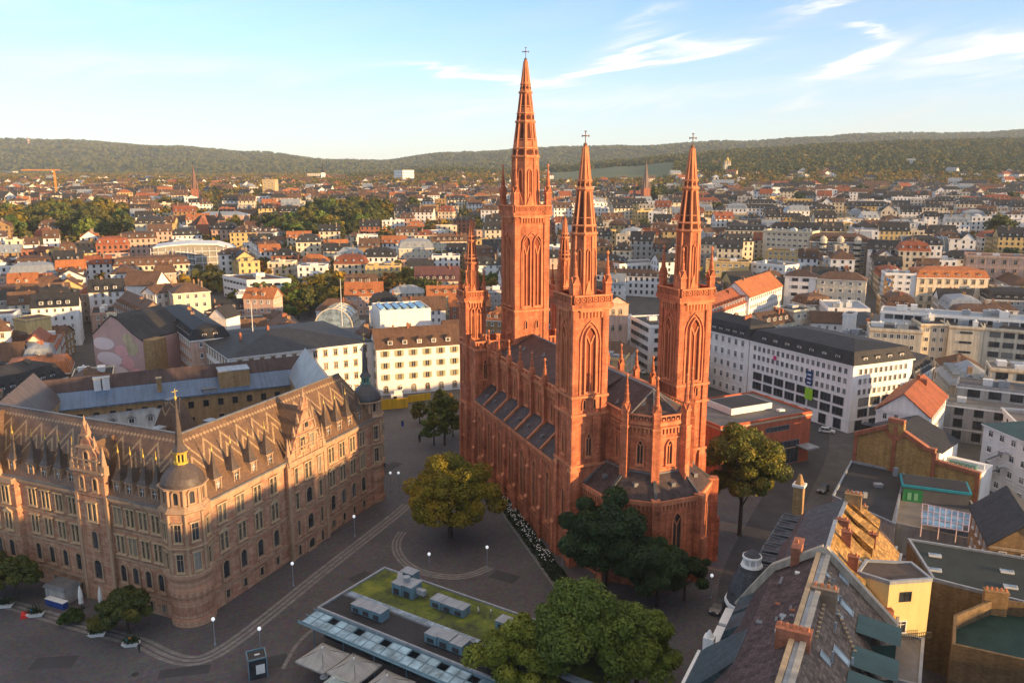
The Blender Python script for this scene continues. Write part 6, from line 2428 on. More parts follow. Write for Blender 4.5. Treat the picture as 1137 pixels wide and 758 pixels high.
Mc = row_house('row house with steep dark slate street roof behind a tall stone gable pier', R3, R3+u3*8, 9.6, 6.2, 12.5, 14.5, 20.5, WALLS['ochre'], ROW_L, ROW_P, 0, [], [(.3, .2, .8, 1.6, 1.6, WALLS['ochre'])])
def saw_dormers():
 for par, xs in ((Ma, (-3.6, .2, 4.0)), (Mb, (-3.4, .4, 3.9))):
  for x in xs:
   d = MB()
   d.add([(-.15, -4.6, 19.8), (1.6, -4.6, 19.8), (1.6, -4.6, 22.0), (-.15, -.9, 24.2), (1.6, -.9, 24.2), (-.15, -4.6, 21.4)], [(0, 1, 2, 5), (5, 2, 4, 3), (0, 5, 3), (1, 4, 2)], 0)
   d.add([(.1, -4.63, 20.1), (1.35, -4.63, 20.1), (1.35, -4.63, 21.4), (.1, -4.63, 21.2)], [(0, 1, 2, 3)], 1)
   d.obj('court_dormer', [ROW_G, M['glass']], par, (x, 0, -.3))
 # tall pier with scrolled cap at the far street corner, white cornice pieces
 d = MB()
 d.box(0, 0, 0, 1.5, 1.5, 21, 0)
 d.box(0, 0, 21, 1.9, 1.9, .4, 1)
 d.cone(0, 0, 21.4, 23, .7, .2, 8, 0)
 d.obj('gable_pier', [WALLS['ochre'], M['white_trim']], Mc, (4.2, 8.6, 0))
 # domed bay turret between the two houses, roofed with scalloped slate
 t = link('turret', None, Ma, (-4.2, 8.6, 0))
 d = MB()
 d.lathe(0, 0, [(1.9, 7), (2.5, 8.5), (2.5, 15.6), (3.0, 16.0), (3.0, 16.5)], 12, 0)
 d.cone(0, 0, 16.2, 16.7, 3.1, 3.1, 12, 1)
 d.obj('turret_wall', [WALLS['brown'], M['white_trim']], t)
 d = MB()
 d.lathe(0, 0, [(2.9, 16.7), (2.7, 18.2), (2.3, 19.6), (1.7, 20.9), (1.2, 21.6)], 12, 0, True)
 d.cone(0, 0, 21.5, 21.8, 1.4, 1.3, 12, 1)
 d.obj('dome', [ROW_L, M['white_trim']], t)
 d = MB()
 for a in range(8):
  d.cone(1.05*math.cos(a*.785), 1.0*math.sin(a*.785), 21.8, 22.7, .13, .13, 6, 0)
 d.cone(0, 0, 22.7, 22.9, 1.25, 1.2, 12, 0)
 d.cone(0, 0, 22.9, 23.7, 1.1, .2, 12, 1)
 d.obj('lantern', [M['white_trim'], ROW_L], t)
 for x, y in ((-2.0, 9.3), (4.5, 9.4)):
  d = MB()
  d.box(0, 0, 15.5, 2.4, .9, .5, 0)
  d.box(-.9, 0, 16, .5, .8, 1.6, 0)
  d.box(.9, 0, 16, .5, .8, 1.6, 0)
  d.box(0, 0, 17.6, 2.5, 1.0, .35, 0)
  d.add([(-.65, .2, 16), (.65, .2, 16), (.65, .2, 17.6), (-.65, .2, 17.6)], [(1, 0, 3, 2)], 1)
  d.obj('aedicule', [M['white_trim'], M['glass']], Ma, (x, y, 0))
saw_dormers()
def poly_building(name, label, cat, pts, h, wallm, roofm, kerb=.5, group=None):
 """flat roofed block over a polygon given by image bearings at roof height"""
 q = [P(x, y, h) if not isinstance(x, tuple) else None for x, y in pts]
 ar = sum(a.x*b.y-b.x*a.y for a, b in zip(q, q[1:]+q[:1]))
 if ar < 0:
  q = q[::-1]
 c = sum(q, Vector((0, 0)))/len(q)
 t = thing(name, label, cat, (c.x, c.y, 0), 0, group)
 FOOT.append((c, max((p-c).length for p in q)))
 q = [p-c for p in q]
 m = MB()
 m.prism(q, -1, h-.2, 0)
 m.obj('wall', wallm, t)
 o = _ring(q, h-.2, h+kerb, .06)
 n = len(q)
 oo = [Vector(v[:2]) for v in o.v[n:2*n]]
 ii = []
 for i in range(n):
  a, b, d = oo[i-1], oo[i], oo[(i+1) % n]
  n1 = Vector((-(b-a).normalized().y, (b-a).normalized().x))
  n2 = Vector((-(d-b).normalized().y, (d-b).normalized().x))
  ii.append(b+(n1+n2)*(.35/max(.4, 1+n1.dot(n2))))
 m = MB()
 m.loft([(p.x, p.y, h-.2) for p in oo], [(p.x, p.y, h+kerb) for p in oo], 0, False)
 m.add([(p.x, p.y, h+kerb) for p in oo]+[(p.x, p.y, h+kerb) for p in ii], [(k, (k+1) % n, n+(k+1) % n, n+k) for k in range(n)], 0)
 m.add([(p.x, p.y, h+kerb) for p in ii]+[(p.x, p.y, h) for p in ii], [(k, (k+1) % n, n+(k+1) % n, n+k) for k in range(n)], 0)
 m.obj('parapet', M['zinc'] if kerb < .8 else wallm, t)
 m = MB()
 m.add([(p.x, p.y, h) for p in ii], [tuple(range(n))])
 m.obj('roof', roofm, t)
 return t, q, c
def pl(t, c, px, py, z):
 p = P(px, py, z)-c
 return (p.x, p.y, z)
# yellow rear house, grey lean-to, slab behind
t, q, c = poly_building('rear_house', 'narrow pale yellow rear house with one barred and one white window in low sun', 'house', [(951.8, 635.8), (988, 647), (1035, 643.6), (1012, 625), (961, 622.7)], 22.0, mat('pale_yellow_render', (.66, .49, .22), .85, .06, .4, stain=.06), mat('brown_felt_roof', (.10, .075, .06), .8, .3, .4, 3, stain=0), .25)
a, b = P(990, 646.8, 22)-c, P(1035, 643.6, 22)-c
d = (b-a).normalized()
n = Vector((d.y, -d.x))
for k, z, w, h, st in ((.38, 19.4, 1.5, 1.3, 'dark'), (.33, 15.2, 1.5, 1.7, 'house'), (.33, 10.5, 1.4, 1.7, 'house')):
 p = a.lerp(b, k)
 win(t, st, p.x, p.y, z, math.atan2(n.y, n.x), w, h)
m = MB()
for i in range(22):
 p = a.lerp(b, i/21)+n*.9
 m.box(p.x, p.y, 14.6, .05, .05, 1.0, 0)
m.beam((a.x+n.x*.9, a.y+n.y*.9, 15.6), (b.x+n.x*.9, b.y+n.y*.9, 15.6), .07, .07)
m.obj('balcony_railing', M['iron'], t)
m = MB()
p = a-d*.25+n*.35
m.box(p.x, p.y, 8, .9, .9, 10.8, 0)
m.obj('flue_stack', WALLS['red'], t)
t, q, c = poly_building('annex', 'flat grey lead-roofed annex in front of the yellow rear house', 'annex', [(986, 701), (1026, 709), (1022, 762), (982, 752)], 14.8, WALLS['cream'], M['lead'], .2)
# courtyard block with bitumen roof, skylights and yellow brick flank
t, q, c = poly_building('court_block', 'long flat dark-roofed block with four skylights above a yellow brick wall', 'building', [(1008, 599), (1036, 643.6), (1190, 683), (1200, 630)], 14.0, mat('brown_yellow_brick', (.27, .18, .085), .9, .2, .6, 5, brick=(.5, .2, .22)), mat('mossy_bitumen_roof', (.034, .042, .040), .85, .3, .15, 2.5, stain=0), .3)
for px, py in ((1038, 617), (1038, 633), (1118, 635), (1122, 652)):
 m = MB()
 o = pl(t, c, px, py, 14.0)
 m.box(0, 0, 0, 1.7, .9, .25, 0, -.35)
 m.box(0, 0, .25, 1.5, .7, .05, 1, -.35)
 m.obj('skylight', [M['white_trim'], M['glass_pale']], t, o)
o = pl(t, c, 1104, 673, 14)
link('chimney', chimney_mesh(WALLS['ochre'], 1.0, 2.8, 2.2), t, o, 1.25)
t, q, c = poly_building('green_roof_house', 'yellow brick house with sunken dark green roof behind high rims', 'house', [(1057.6, 698), (1102, 679), (1200, 692), (1200, 764), (1056, 731)], 13.0, mat('dark_ochre_brick', (.20, .135, .075), .9, .2, .6, 5, brick=(.5, .2, .2)), mat('algae_green_roof', (.018, .045, .036), .7, .35, .4, 3, stain=0), 2.0)
# slate house and terrace with pergola
building('slate_house', 'house with large dark slate slope and one big skylight above the courtyard block', 'house', quad_from((1099.4, 604), (1180, 615), 14.5, 15), 14.5, 'gable', 4.5, 'ochre', 'slate', 4, 3, chim=1)
t, q, c = poly_building('terrace_building', 'low building with glazed pergola on its roof terrace and green painted wall', 'building', [(998, 551), (1078, 560), (1101, 608), (990, 584)], 5.2, WALLS['grey'], M['grey_roof'], .9)
m = MB()
pts = [pl(t, c, px, py, 5.2)[:2] for px, py in ((1001, 555), (1075, 565))]
a, b = Vector(pts[0]), Vector(pts[1])
d = (b-a).normalized()
ang = math.atan2(d.y, d.x)
nb = Vector((-d.y, d.x))
L = (b-a).length
k = (a+b)/2+nb*3
m.box(k.x, k.y, 5.0, L, 6, 3.2, 0, ang)
m.box(k.x, k.y, 8.2, L+.6, 6.6, .5, 1, ang)
m.box(k.x, k.y, 8.7, L-.2, 5.8, .1, 2, ang)
m.obj('penthouse', [M['glass'], mat('teal_fascia', (.03, .26, .32), .5, .15), M['black_roof']], t)
m = MB()
k = a.lerp(b, .16)-nb*.1
m.box(k.x, k.y, 5.2, L*.3, .12, 2.6, 0, ang)
for s in (0, 1):
 kk = k-nb*.08+d*(s-.5)*1.2
 m.box(kk.x, kk.y, 5.6, .7, .03, 1.5, 1, ang)
m.obj('mural_panel', [mat('green_mural', (.03, .20, .07), .7, .1, stain=0), mat('pale_green_mural', (.18, .40, .22), .7, .1, stain=0)], t)
g = [Vector(pl(t, c, px, py, 8.0)[:2]) for px, py in ((1024.5, 559), (1098, 575), (1095.6, 591), (1023.5, 579.5))]
m, gl = MB(), MB()
nx, ny = 11, 3
f = lambda i, j: g[0].lerp(g[1], i/nx).lerp(g[3].lerp(g[2], i/nx), j/ny)
for i in range(nx+1):
 m.beam((*f(i, 0), 8.0), (*f(i, ny), 7.6), .16, .16)
for j in range(ny+1):
 m.beam((*f(0, j), 8.0-.4*j/ny), (*f(nx, j), 8.0-.4*j/ny), .16, .16)
for i in range(0, nx+1, 3):
 m.beam((*f(i, ny), 5.2), (*f(i, ny), 7.6), .16, .16)
 m.beam((*f(i, 0), 5.2), (*f(i, 0), 8), .16, .16)
m.obj('pergola_frame', mat('pale_pink_frame', (.55, .42, .46), .5, .05), t)
for i in range(nx):
 for j in range(ny):
  if (i*7+j*3) % 11 == 0:
   continue
  p = [f(i, j), f(i+1, j), f(i+1, j+1), f(i, j+1)]
  gl.add([(*p[0], 7.98-.4*j/ny), (*p[1], 7.98-.4*j/ny), (*p[2], 7.98-.4*(j+1)/ny), (*p[3], 7.98-.4*(j+1)/ny)], [(0, 3, 2, 1)], 0)
gl.obj('pergola_glass', M['canopy_glass'], t)
# low building with the big bitumen roof
t, q, c = poly_building('bitumen_block', 'low block with wide flat bitumen roof below the brick gable', 'building', [(945, 513), (1004, 525), (994, 584), (924, 552)], 6.0, WALLS['grey'], M['black_roof'], .5)
for px, py, w, h in ((994, 528, .9, 1.8), (975, 540, 1.6, .6), (960, 552, .8, 1.0), (951, 549, 1.2, .5)):
 m = MB()
 m.box(0, 0, 0, w, w*.8, h)
 m.box(0, 0, h, w+.1, w*.8+.1, .07)
 m.obj('rooftop_unit', M['zinc'], t, pl(t, c, px, py, 6.0))
# brick gable house
def brick_gable():
 a, b = P(946.5, 512, 6), P(1086, 547, 6)
 d = b-a
 L = d.length
 ang = math.atan2(d.y, d.x)
 t = thing('brick_gable_house', 'house showing a tall yellow brick fire wall framed in red brick', 'house', (a.x, a.y, 0), ang)
 FOOT.append((Vector(((a.x+b.x)/2+6, (a.y+b.y)/2+6)), 17))
 pr = [(0, 12.6), (L*.27, 16.0), (L*.27, 17.6), (L*.40, 17.6), (L*.40, 15.4), (L*.60, 12.8), (L*.66, 12.8)]
 m = MB()
 def slab(pts, y0, y1, mt):
  n = len(pts)
  m.add([(x, y0, z) for x, z in pts]+[(x, y1, z) for x, z in pts], [tuple(range(n)), tuple(range(2*n-1, n-1, -1))]+[((i+1) % n, i, n+i, n+(i+1) % n) for i in range(n)], mt)
 slab([(0, -1), (L*.66, -1)]+pr[::-1], 0, .8, 0)
 slab([(L*.66, -1), (L, -1), (L, 10.0), (L*.66, 10.6)], 0, .8, 0)
 for x, z in ((.35, 12.4), (L*.335, 16.4), (L*.655, 12.4), (L-.4, 9.8)):
  m.box(x, -.1, 0, .8, .3, z, 1)
 for (x0, z0), (x1, z1) in zip(pr, pr[1:]):
  if x1 > x0:
   m.beam((x0, .2, z0), (x1, .2, z1), 1.3, .9, 1)
 m.beam((L*.66, .2, 10.6), (L, .2, 10.0), 1.2, .8, 1)
 for s in (-1, 1):
  m.beam((L*.335, -.12, 13.2), (L*.335+s*2.2, -.12, 15.2), .3, .7, 1)
 m.box(L*.335, -.05, 15.2, L*.12, .2, 2.2, 0)
 m.obj('fire_wall', [mat('buff_brick', (.40, .265, .10), .9, .18, .6, 5, brick=(.5, .22, .25)), WALLS['red']], t)
 r = MB()
 dp = 13
 r.add([(-.2, .8, 12.4), (-.2, dp, 12.4), (L*.335, dp, 16.2), (L*.335, .8, 16.2), (L*.70, .8, 12.2), (L*.70, dp, 12.2)], [(0, 3, 2, 1), (3, 4, 5, 2)], 0)
 r.obj('roof', [ROOFS['slate']], t)
 w = MB()
 w.box(L*.34, (dp+.8)/2, -1, L*.68, dp-.8, 13.3, 0)
 w.box(L*.84, 5, -1, L*.31, 8.5, 10.6, 0)
 w.obj('wall', [WALLS['white']], t)
 for x in (1.5, 3.6):
  b = MB()
  b.box(0, 0, 0, 1.6, 2.2, 2.0, 0)
  b.box(0, 0, 2, 1.9, 2.5, .2, 0)
  b.obj('dormer', [ROOFS['slate']], t, (x, 2.5, 12.6))
 b = MB()
 b.box(L*.84, 4.5, 9.7, L*.28, .3, 1.0, 0)
 for i in range(6):
  b.cone(L*.74+i*.95, 3.6, 9.7, 10.5, .3, .4, 8, 1)
 b.obj('terrace_rail', [M['white_trim'], M['copper']], t)
 return t
brick_gable()
building('red_roof_house', 'white gabled house with clean red tile roof behind the brick fire wall', 'house', quad_from((1032, 463), (1051, 439), 13.0, 12), 13.0, 'gable', 5.0, 'white', 'red', 4, 2.6, chim=2)
t = building('corner_house', 'white house with green roof and outside fire stair at the courtyard', 'house', quad_from((1093, 470), (1150, 494), 14.5, 13), 14.5, 'hip', 2.2, 'white', 'green', 4, 3.4, 1.5, 1.6, chim=0)
def fire_stair(t):
 a, b = P(1093, 470, 14.5), P(1150, 494, 14.5)
 d = (b-a).normalized()
 n = Vector((d.y, -d.x))
 o = Vector(t.location[:2])
 m = MB()
 for k, (s0, z0, s1, z1) in enumerate(((3.2, 3.5, 8.0, 7.0), (3.2, 7.0, 8.0, 10.4))):
  p, q = a+d*s0+n*.9-o, a+d*s1+n*.9-o
  m.beam((*p, z0), (*q, z1), .9, .15)
  m.beam((*p, z0+1), (*q, z1+1), .06, .06)
  m.box(q.x+d.x*.7, q.y+d.y*.7, z1-.05, 1.6, .9, .12, 0, math.atan2(d.y, d.x))
 m.obj('fire_stair', M['zinc'], t)
fire_stair(t)
# red brick library
def library():
 q = order_quad(quad_from((800, 474), (901, 457), 12.7, 0, (836, 435)))
 t = building('library', 'low modern red brick building with roof court beside the church', 'library', q, 12.4, 'flat', .5, 'red', 'flat', 3, 3, rows=[], base=False, wm=mat('orange_red_brick', (.46, .115, .055), .85, .12, .5, 4, brick=(.5, .2, .15)))
 c = Vector(t.location[:2])
 A, B = P(800, 474, 12.7)-c, P(901, 457, 12.7)-c
 d = (B-A).normalized()
 n = Vector((d.y, -d.x))
 L = (B-A).length
 ang = math.atan2(d.y, d.x)
 for s, z, w, h in ((.62, 9.2, 7.5, 1.3), (.25, 9.2, 7.5, 1.3), (.25, 5, 7, 1.4)):
  p = A.lerp(B, s)
  win(t, 'strip', p.x, p.y, z, math.atan2(n.y, n.x), w, h)
 p = A.lerp(B, .72)
 win(t, 'shop', p.x, p.y, .3, math.atan2(n.y, n.x), 9.0, 6.0, 'entrance')
 m = MB()
 p = A.lerp(B, .92)+n*1.8
 m.box(p.x, p.y, 4.4, 4.0, 3.6, .35, 0, ang)
 m.obj('entrance_canopy', M['zinc'], t)
 m = MB()
 p = (A+B)/2-n*11+d*1
 m.box(p.x, p.y, 12.6, 13, 9, 1.6, 0, ang)
 m.box(p.x, p.y, 14.2, 12.4, 8.4, .06, 1, ang)
 m.obj('roof_court', [M['white_trim'], M['black_roof']], t)
 m = MB()
 p = (A+B)/2-n*4+d*8
 m.box(p.x, p.y, 12.6, 1.8, 1.2, .5, 0, ang)
 m.obj('rooftop_unit', M['white_trim'], t)
library()
# ---------------------------------------------------------------- mid-ground, surveyed one by one
def B_(name, label, cat, A, B, h, depth=12, C=None, **k):
 return building(name, label, cat, quad_from(A, B, h, depth, C), h, **k)
fh = 19.3/6
off_rows = [(.4, 3.0, 2.6, 'shop', 5.2), (4.2, 2.4, 3.6, 'strip', 4.4), (7.3, 2.4, 3.6, 'strip', 4.4), (10.6, 1.7, 1.25, 'office', 1.9), (13.6, 1.7, 1.25, 'office', 1.9), (16.4, 1.7, 1.25, 'office', 1.9)]
t = B_('office_building', 'big white office building with slate mansard roof and flat dormers', 'office', (833, 377.5), (948, 405.8), 19.3, C=(1014, 397.5), roof='mansard', rh=4.8, wall='white', roofm='slate', floors=6, rows=off_rows, dorm=4.6, flatd=True, chim=0)
def office_banner(t):
 c = Vector(t.location[:2])
 A, B = P(833, 377.5, 19.3)-c, P(948, 405.8, 19.3)-c
 d = (B-A).normalized()
 n = Vector((d.y, -d.x))
 ang = math.atan2(d.y, d.x)
 for s, z, w, h, cc, nm in ((.63, 10.4, 2.2, 4.2, (.02, .06, .16), 'banner'), (.635, 6.2, 2.8, 3.4, (.30, .55, .03), 'banner'), (.28, 15.2, 1.1, 1.2, (.6, .03, .15), 'sign')):
  p = A.lerp(B, s)+n*.35
  m = MB()
  m.box(p.x, p.y, z, w, .12, h, 0, ang)
  if z == 10.4:
   for q in range(3):
    m.box(p.x+n.x*.08, p.y+n.y*.08, z+.6+q*1.2, w*.6, .03, .4, 1, ang)
  m.obj(nm, [mat('banner_cloth', cc, .7, .05, stain=0), M['white_trim']], t)
office_banner(t)
B_('town_house', 'older white house with round-headed dormers joined to the big white office', 'house', (770, 362), (832, 377), 19.3, 13, roof='mansard', rh=5.5, wall='white', roofm='slate', floors=5, sp=3.0, ww=1.3, wh=2.0, dorm=3.2, chim=3, dwall=WALLS['white'])
B_('town_house', 'house with dark red dormered roof nearest the tower in the orange roof row', 'house', (787, 351), (832, 330.5), 15, 14, roof='gable', rh=6, wall='white', roofm='red', floors=5, sp=2.8, dorm=3.4, chim=2)
B_('town_house', 'white house with bright orange tile roof in a row going back', 'house', (832, 330), (869, 312), 16, 14, roof='gable', rh=6.5, wall='white', roofm='orange', floors=5, sp=2.8, ww=1.6, dorm=0, chim=2)
B_('apartment_block', 'white apartment block with grey end strip and purple-brown roof', 'apartment block', (871.8, 305.5), (906.6, 307.8), 18, 12, roof='hip', rh=3, wall='white', roofm='brown', floors=5, sp=5, ww=3, wh=1.6, style='strip')
B_('apartment_block', 'cream apartment block with small balconies joined to the white one', 'apartment block', (907.2, 308), (962, 312), 18, 12, roof='hip', rh=3.4, wall='cream', roofm='brown', floors=5, sp=4.2, ww=1.5, wh=1.6, chim=2)
B_('flat_roof_house', 'white low house with stepped metal roof terraces', 'house', (919.5, 343), (966, 345), 13, 24, roof='flat', rh=.9, wall='white', roofm='zinc', floors=4, sp=3, units=6)
B_('rear_house', 'cream rear house with brown dormered roof behind the slate office roof', 'house', (849, 361), (881, 356), 16, 10, roof='gable', rh=4, wall='cream', roofm='brown', floors=4, sp=2.8, dorm=3.4, chim=3)
B_('rear_house', 'tall cream rear house with flat top among the courtyard roofs', 'house', (881.5, 346.5), (906, 344), 19, 11, roof='flat', rh=.7, wall='cream', roofm='black', floors=5, sp=3.2, ww=1.6, units=1)
B_('rear_house', 'white rear house with brown gabled roof above slate office roof', 'house', (901, 357.5), (937, 359), 15.5, 10, roof='gable', rh=3.6, wall='white', roofm='brown', floors=4, sp=2.8, chim=1)
B_('stair_head', 'plain white windowless block between courtyard roofs', 'building', (936, 349), (946, 350), 19, 7, roof='flat', rh=.5, wall='white', roofm='brown', floors=4, rows=[])
B_('flat_roof_house', 'small white house with pale metal roof at the end of the slate office', 'house', (925, 372), (958, 377), 15, 12, roof='flat', rh=.6, wall='white', roofm='zinc', floors=3, sp=3, units=3)
B_('office_building', 'cream office with a set-back top floor behind the courtyard roofs', 'office', (965.6, 366), (1024, 369.5), 18.5, 12, roof='flat', rh=.8, wall='cream', roofm='black', floors=5, sp=2.1, ww=1.3, wh=1.6, style='office', units=3)
B_('office_building', 'plain cream six-storey office with rows of small square windows', 'office', (1023, 361), (1054, 362), 20, 12, roof='flat', rh=.6, wall='cream', roofm='slate', floors=6, sp=2.4, ww=1.3, wh=1.5, style='office', units=2)
B_('office_building', 'long cream office with narrow high strip windows and grey blinds', 'office', (1054.4, 363), (1093, 365.5), 20, 12, roof='flat', rh=.6, wall='cream', roofm='slate', floors=6, sp=5.2, ww=3.8, wh=.8, style='strip', units=2)
B_('office_building', 'cream office with large louvred windows reaching the edge of the picture', 'office', (1093.4, 365.5), (1150, 370), 20, 12, roof='flat', rh=.6, wall='cream', roofm='slate', floors=6, sp=4.0, ww=3.2, wh=1.9, style='strip', units=2)
B_('office_building', 'long low white roofed block with a continuous glazed top storey', 'office', (978, 346), (1150, 358), 22, 12, roof='flat', rh=.5, wall='white', roofm='zinc', floors=7, sp=3.2, ww=2.8, wh=1.7, style='strip', units=8)
B_('modern_block', 'light grey modern block with large dark windows, lower tier', 'apartment block', (1050, 448), (1150, 461), 10, 9, roof='flat', rh=.5, wall='grey', roofm='flat', floors=3, sp=4.6, ww=2.2, wh=2.3, style='dark', units=1)
B_('modern_block', 'light grey modern block with roof terrace, middle tier', 'apartment block', (1063, 428), (1150, 438), 13.5, 9, roof='flat', rh=.6, wall='grey', roofm='flat', floors=4, sp=5.0, ww=3.0, wh=2.4, style='dark', units=3)
B_('modern_block', 'light grey modern block, set-back upper tier with roof plants', 'apartment block', (1100, 410), (1150, 414), 17, 9, roof='flat', rh=.6, wall='cream', roofm='flat', floors=5, sp=5.0, ww=3.0, wh=2.2, style='dark', units=3)
B_('town_house', 'dark-roofed corner house with white dormers tucked behind the white office', 'house', (1014, 420), (1036, 407), 13.5, 12, roof='mansard', rh=5, wall='white', roofm='slate', floors=4, sp=2.6, dorm=2.6, chim=1)
# palace-like hotels at the right
B_('hotel', 'cream hotel with rusticated bays and orange attic roof', 'hotel', (1018.5, 307.5), (1098, 309), 17, 16, roof='mansard', rh=5, wall='cream', roofm='orange', floors=4, sp=4.0, ww=1.6, wh=2.4, style='housestone', dorm=5)
B_('hotel', 'large pink-cream hotel with flat cornice above golden trees', 'hotel', (1074, 283), (1160, 288), 20, 20, roof='flat', rh=1.0, wall='pink', roofm='brown', floors=4, sp=5.2, ww=1.8, wh=2.4, style='housestone', units=4)
t = B_('tower_block', 'narrow white block with blue graffiti-like mural strip on its flank', 'apartment block', (983.5, 303.5), (1018, 305), 18, 12, roof='flat', rh=.6, wall='white', roofm='flat', floors=6, sp=3.6, ww=1.6, wh=1.4, style='office', units=3)
def mural_strip(t):
 c = Vector(t.location[:2])
 A, B = PT(983.5, 303.5, 18)-c, PT(1018, 305, 18)-c
 d = (B-A).normalized()
 n = Vector((d.y, -d.x))
 ang = math.atan2(d.y, d.x)
 m = MB()
 rnd = random.Random(5)
 m.box(A.x+n.x*.1+d.x*1.6, A.y+n.y*.1+d.y*1.6, 1, 4.2, .1, 16, 0, ang)
 for i in range(26):
  s, z = rnd.uniform(.3, 3.2), rnd.uniform(1.5, 15.5)
  m.box(A.x+n.x*(.18+.004*i)+d.x*s, A.y+n.y*(.18+.004*i)+d.y*s, z, rnd.uniform(.5, 1.2), .05, rnd.uniform(.5, 1.6), 1 if i % 3 else 2, ang)
 m.obj('mural', [WALLS['ochre'], mat('mural_blue', (.02, .13, .42), .7, .1, stain=0), M['white_trim']], t)
mural_strip(t)
B_('apartment_block', 'grey-brown apartment block with tall rounded white bays', 'apartment block', (900, 267), (964, 269), 20, 16, roof='mansard', rh=5, wall='brown', roofm='brown', floors=6, sp=3.2, ww=2.0, wh=1.9, style='house', dorm=4)
def bays(A, B, h, k, par):
 c = Vector(par.location[:2])
 a, b = PT(*A, h)-c, PT(*B, h)-c
 d = (b-a).normalized()
 n = Vector((d.y, -d.x))
 for i in range(k):
  p = a.lerp(b, (i+.5)/k)+n*.2
  m = MB()
  m.lathe(p.x, p.y, [(2.2, 3), (2.2, h+1.2), (2.4, h+1.4), (1.2, h+3.0), (.2, h+3.6)], 10, 0)
  for z in range(1, 6):
   m.lathe(p.x, p.y, [(2.24, z*h/6+.9), (2.24, z*h/6+2.4)], 10, 1)
  m.obj('bay', [WALLS['cream'], M['glass']], par)
bays((905, 267), (962, 269), 20, 3, [o for o in col.objects if o.name.startswith('apartment_block')][-1])
def arched_hall():
 """barrel-roofed dark glass hall"""
 a, b = PT(1000, 289, 6), PT(1052, 291, 6)
 d = (b-a).normalized()
 n = Vector((-d.y, d.x))
 z = T(a.x, a.y)
 t = thing('glass_hall', 'dark barrel-vaulted glass roof over a white arcaded shopping hall', 'hall', (a.x, a.y, z), math.atan2(d.y, d.x))
 L = (b-a).length
 FOOT.append(((a+b)/2+n*15, 26))
 m = MB()
 m.box(L/2, 9, -2, L, 18, 14, 0)
 m.obj('wall', [WALLS['white']], t)
 m = MB()
 k = 12
 for i in range(k):
  t0, t1 = math.pi*i/k, math.pi*(i+1)/k
  m.add([(0, 9-9*math.cos(t0), 12+9*math.sin(t0)), (L, 9-9*math.cos(t0), 12+9*math.sin(t0)), (L, 9-9*math.cos(t1), 12+9*math.sin(t1)), (0, 9-9*math.cos(t1), 12+9*math.sin(t1))], [(0, 1, 2, 3)], 0, True)
 for x in (0, L):
  m.add([(x, 9-9*math.cos(math.pi*i/k), 12+9*math.sin(math.pi*i/k)) for i in range(k+1)], [tuple(range(k+1))], 0)
 m.obj('vault', [mat('dark_vault_glass', (.03, .05, .06), .2, .2, spec=.7)], t)
 for x in np.arange(0, L+.1, L/10):
  m = MB()
  pts = [(x, 9-9.1*math.cos(math.pi*i/k), 12+9.1*math.sin(math.pi*i/k)) for i in range(k+1)]
  for p, q in zip(pts, pts[1:]):
   m.beam(p, q, .3, .3, 0)
  m.obj('rib', [M['zinc']], t)
 wall_windows(t, (0, 0), (L, 0), [(1, 3, 3, 'shop', 4.2), (5, 2, 2, 'dark', 3.2), (8.5, 2, 2, 'dark', 3.2)])
arched_hall()
B_('town_house', 'white house with black timber-like panels and dark roof beside the glass hall', 'house', (964, 275), (999, 277), 18, 16, roof='gable', rh=5, wall='white', roofm='slate', floors=5, sp=3.4, ww=2.2, wh=2.2, style='dark', dorm=4)
B_('hospital_block', 'tall white block with flat roof and stair cubes', 'apartment block', (847.5, 255), (902, 259), 24, 16, roof='flat', rh=1, wall='cream', roofm='flat', floors=7, sp=3.4, ww=2, wh=1.5, style='office', units=5)
B_('apartment_block', 'yellow flat-roofed block below the white stair-cube block', 'apartment block', (850.6, 277), (906, 281), 16, 14, roof='flat', rh=.7, wall='yellow', roofm='brown', floors=5, sp=3.4, ww=1.9, wh=1.5, units=2)
B_('flat_roof_house', 'white flat roofed block before the yellow block with red letters', 'building', (834, 290), (872, 296), 15, 18, roof='flat', rh=.7, wall='white', roofm='flat', floors=4, sp=3.4, ww=1.9, wh=1.5, units=3)
B_('civic_building', 'pink stone gabled building seen between the choir towers with round window', 'civic building', (672, 338), (698, 336.5), 24, 13, roof='gable', rh=3, wall='pink', roofm='slate', floors=4, sp=3.0, ww=1.4, wh=2.4, style='arch')
B_('office_building', 'white flat-roofed block with two rows of dark windows between the spires', 'office', (688, 294.5), (737, 291), 13, 18, roof='flat', rh=.8, wall='white', roofm='flat', floors=3, sp=3.4, ww=2.0, wh=2.1, style='dark', units=2)
B_('office_building', 'long white office with dark strip windows rising behind the library', 'office', (700, 352), (722, 363), 17, 12, roof='flat', rh=.6, wall='white', roofm='slate', floors=5, sp=3, ww=2.6, wh=1.6, style='strip', units=2)
B_('apartment_block', 'cream block with deep cornice in sun behind the right choir tower', 'apartment block', (784, 290), (832, 292), 15, 14, roof='flat', rh=.7, wall='yellow', roofm='brown', floors=4, sp=3.4, ww=1.9, wh=1.5, units=2)
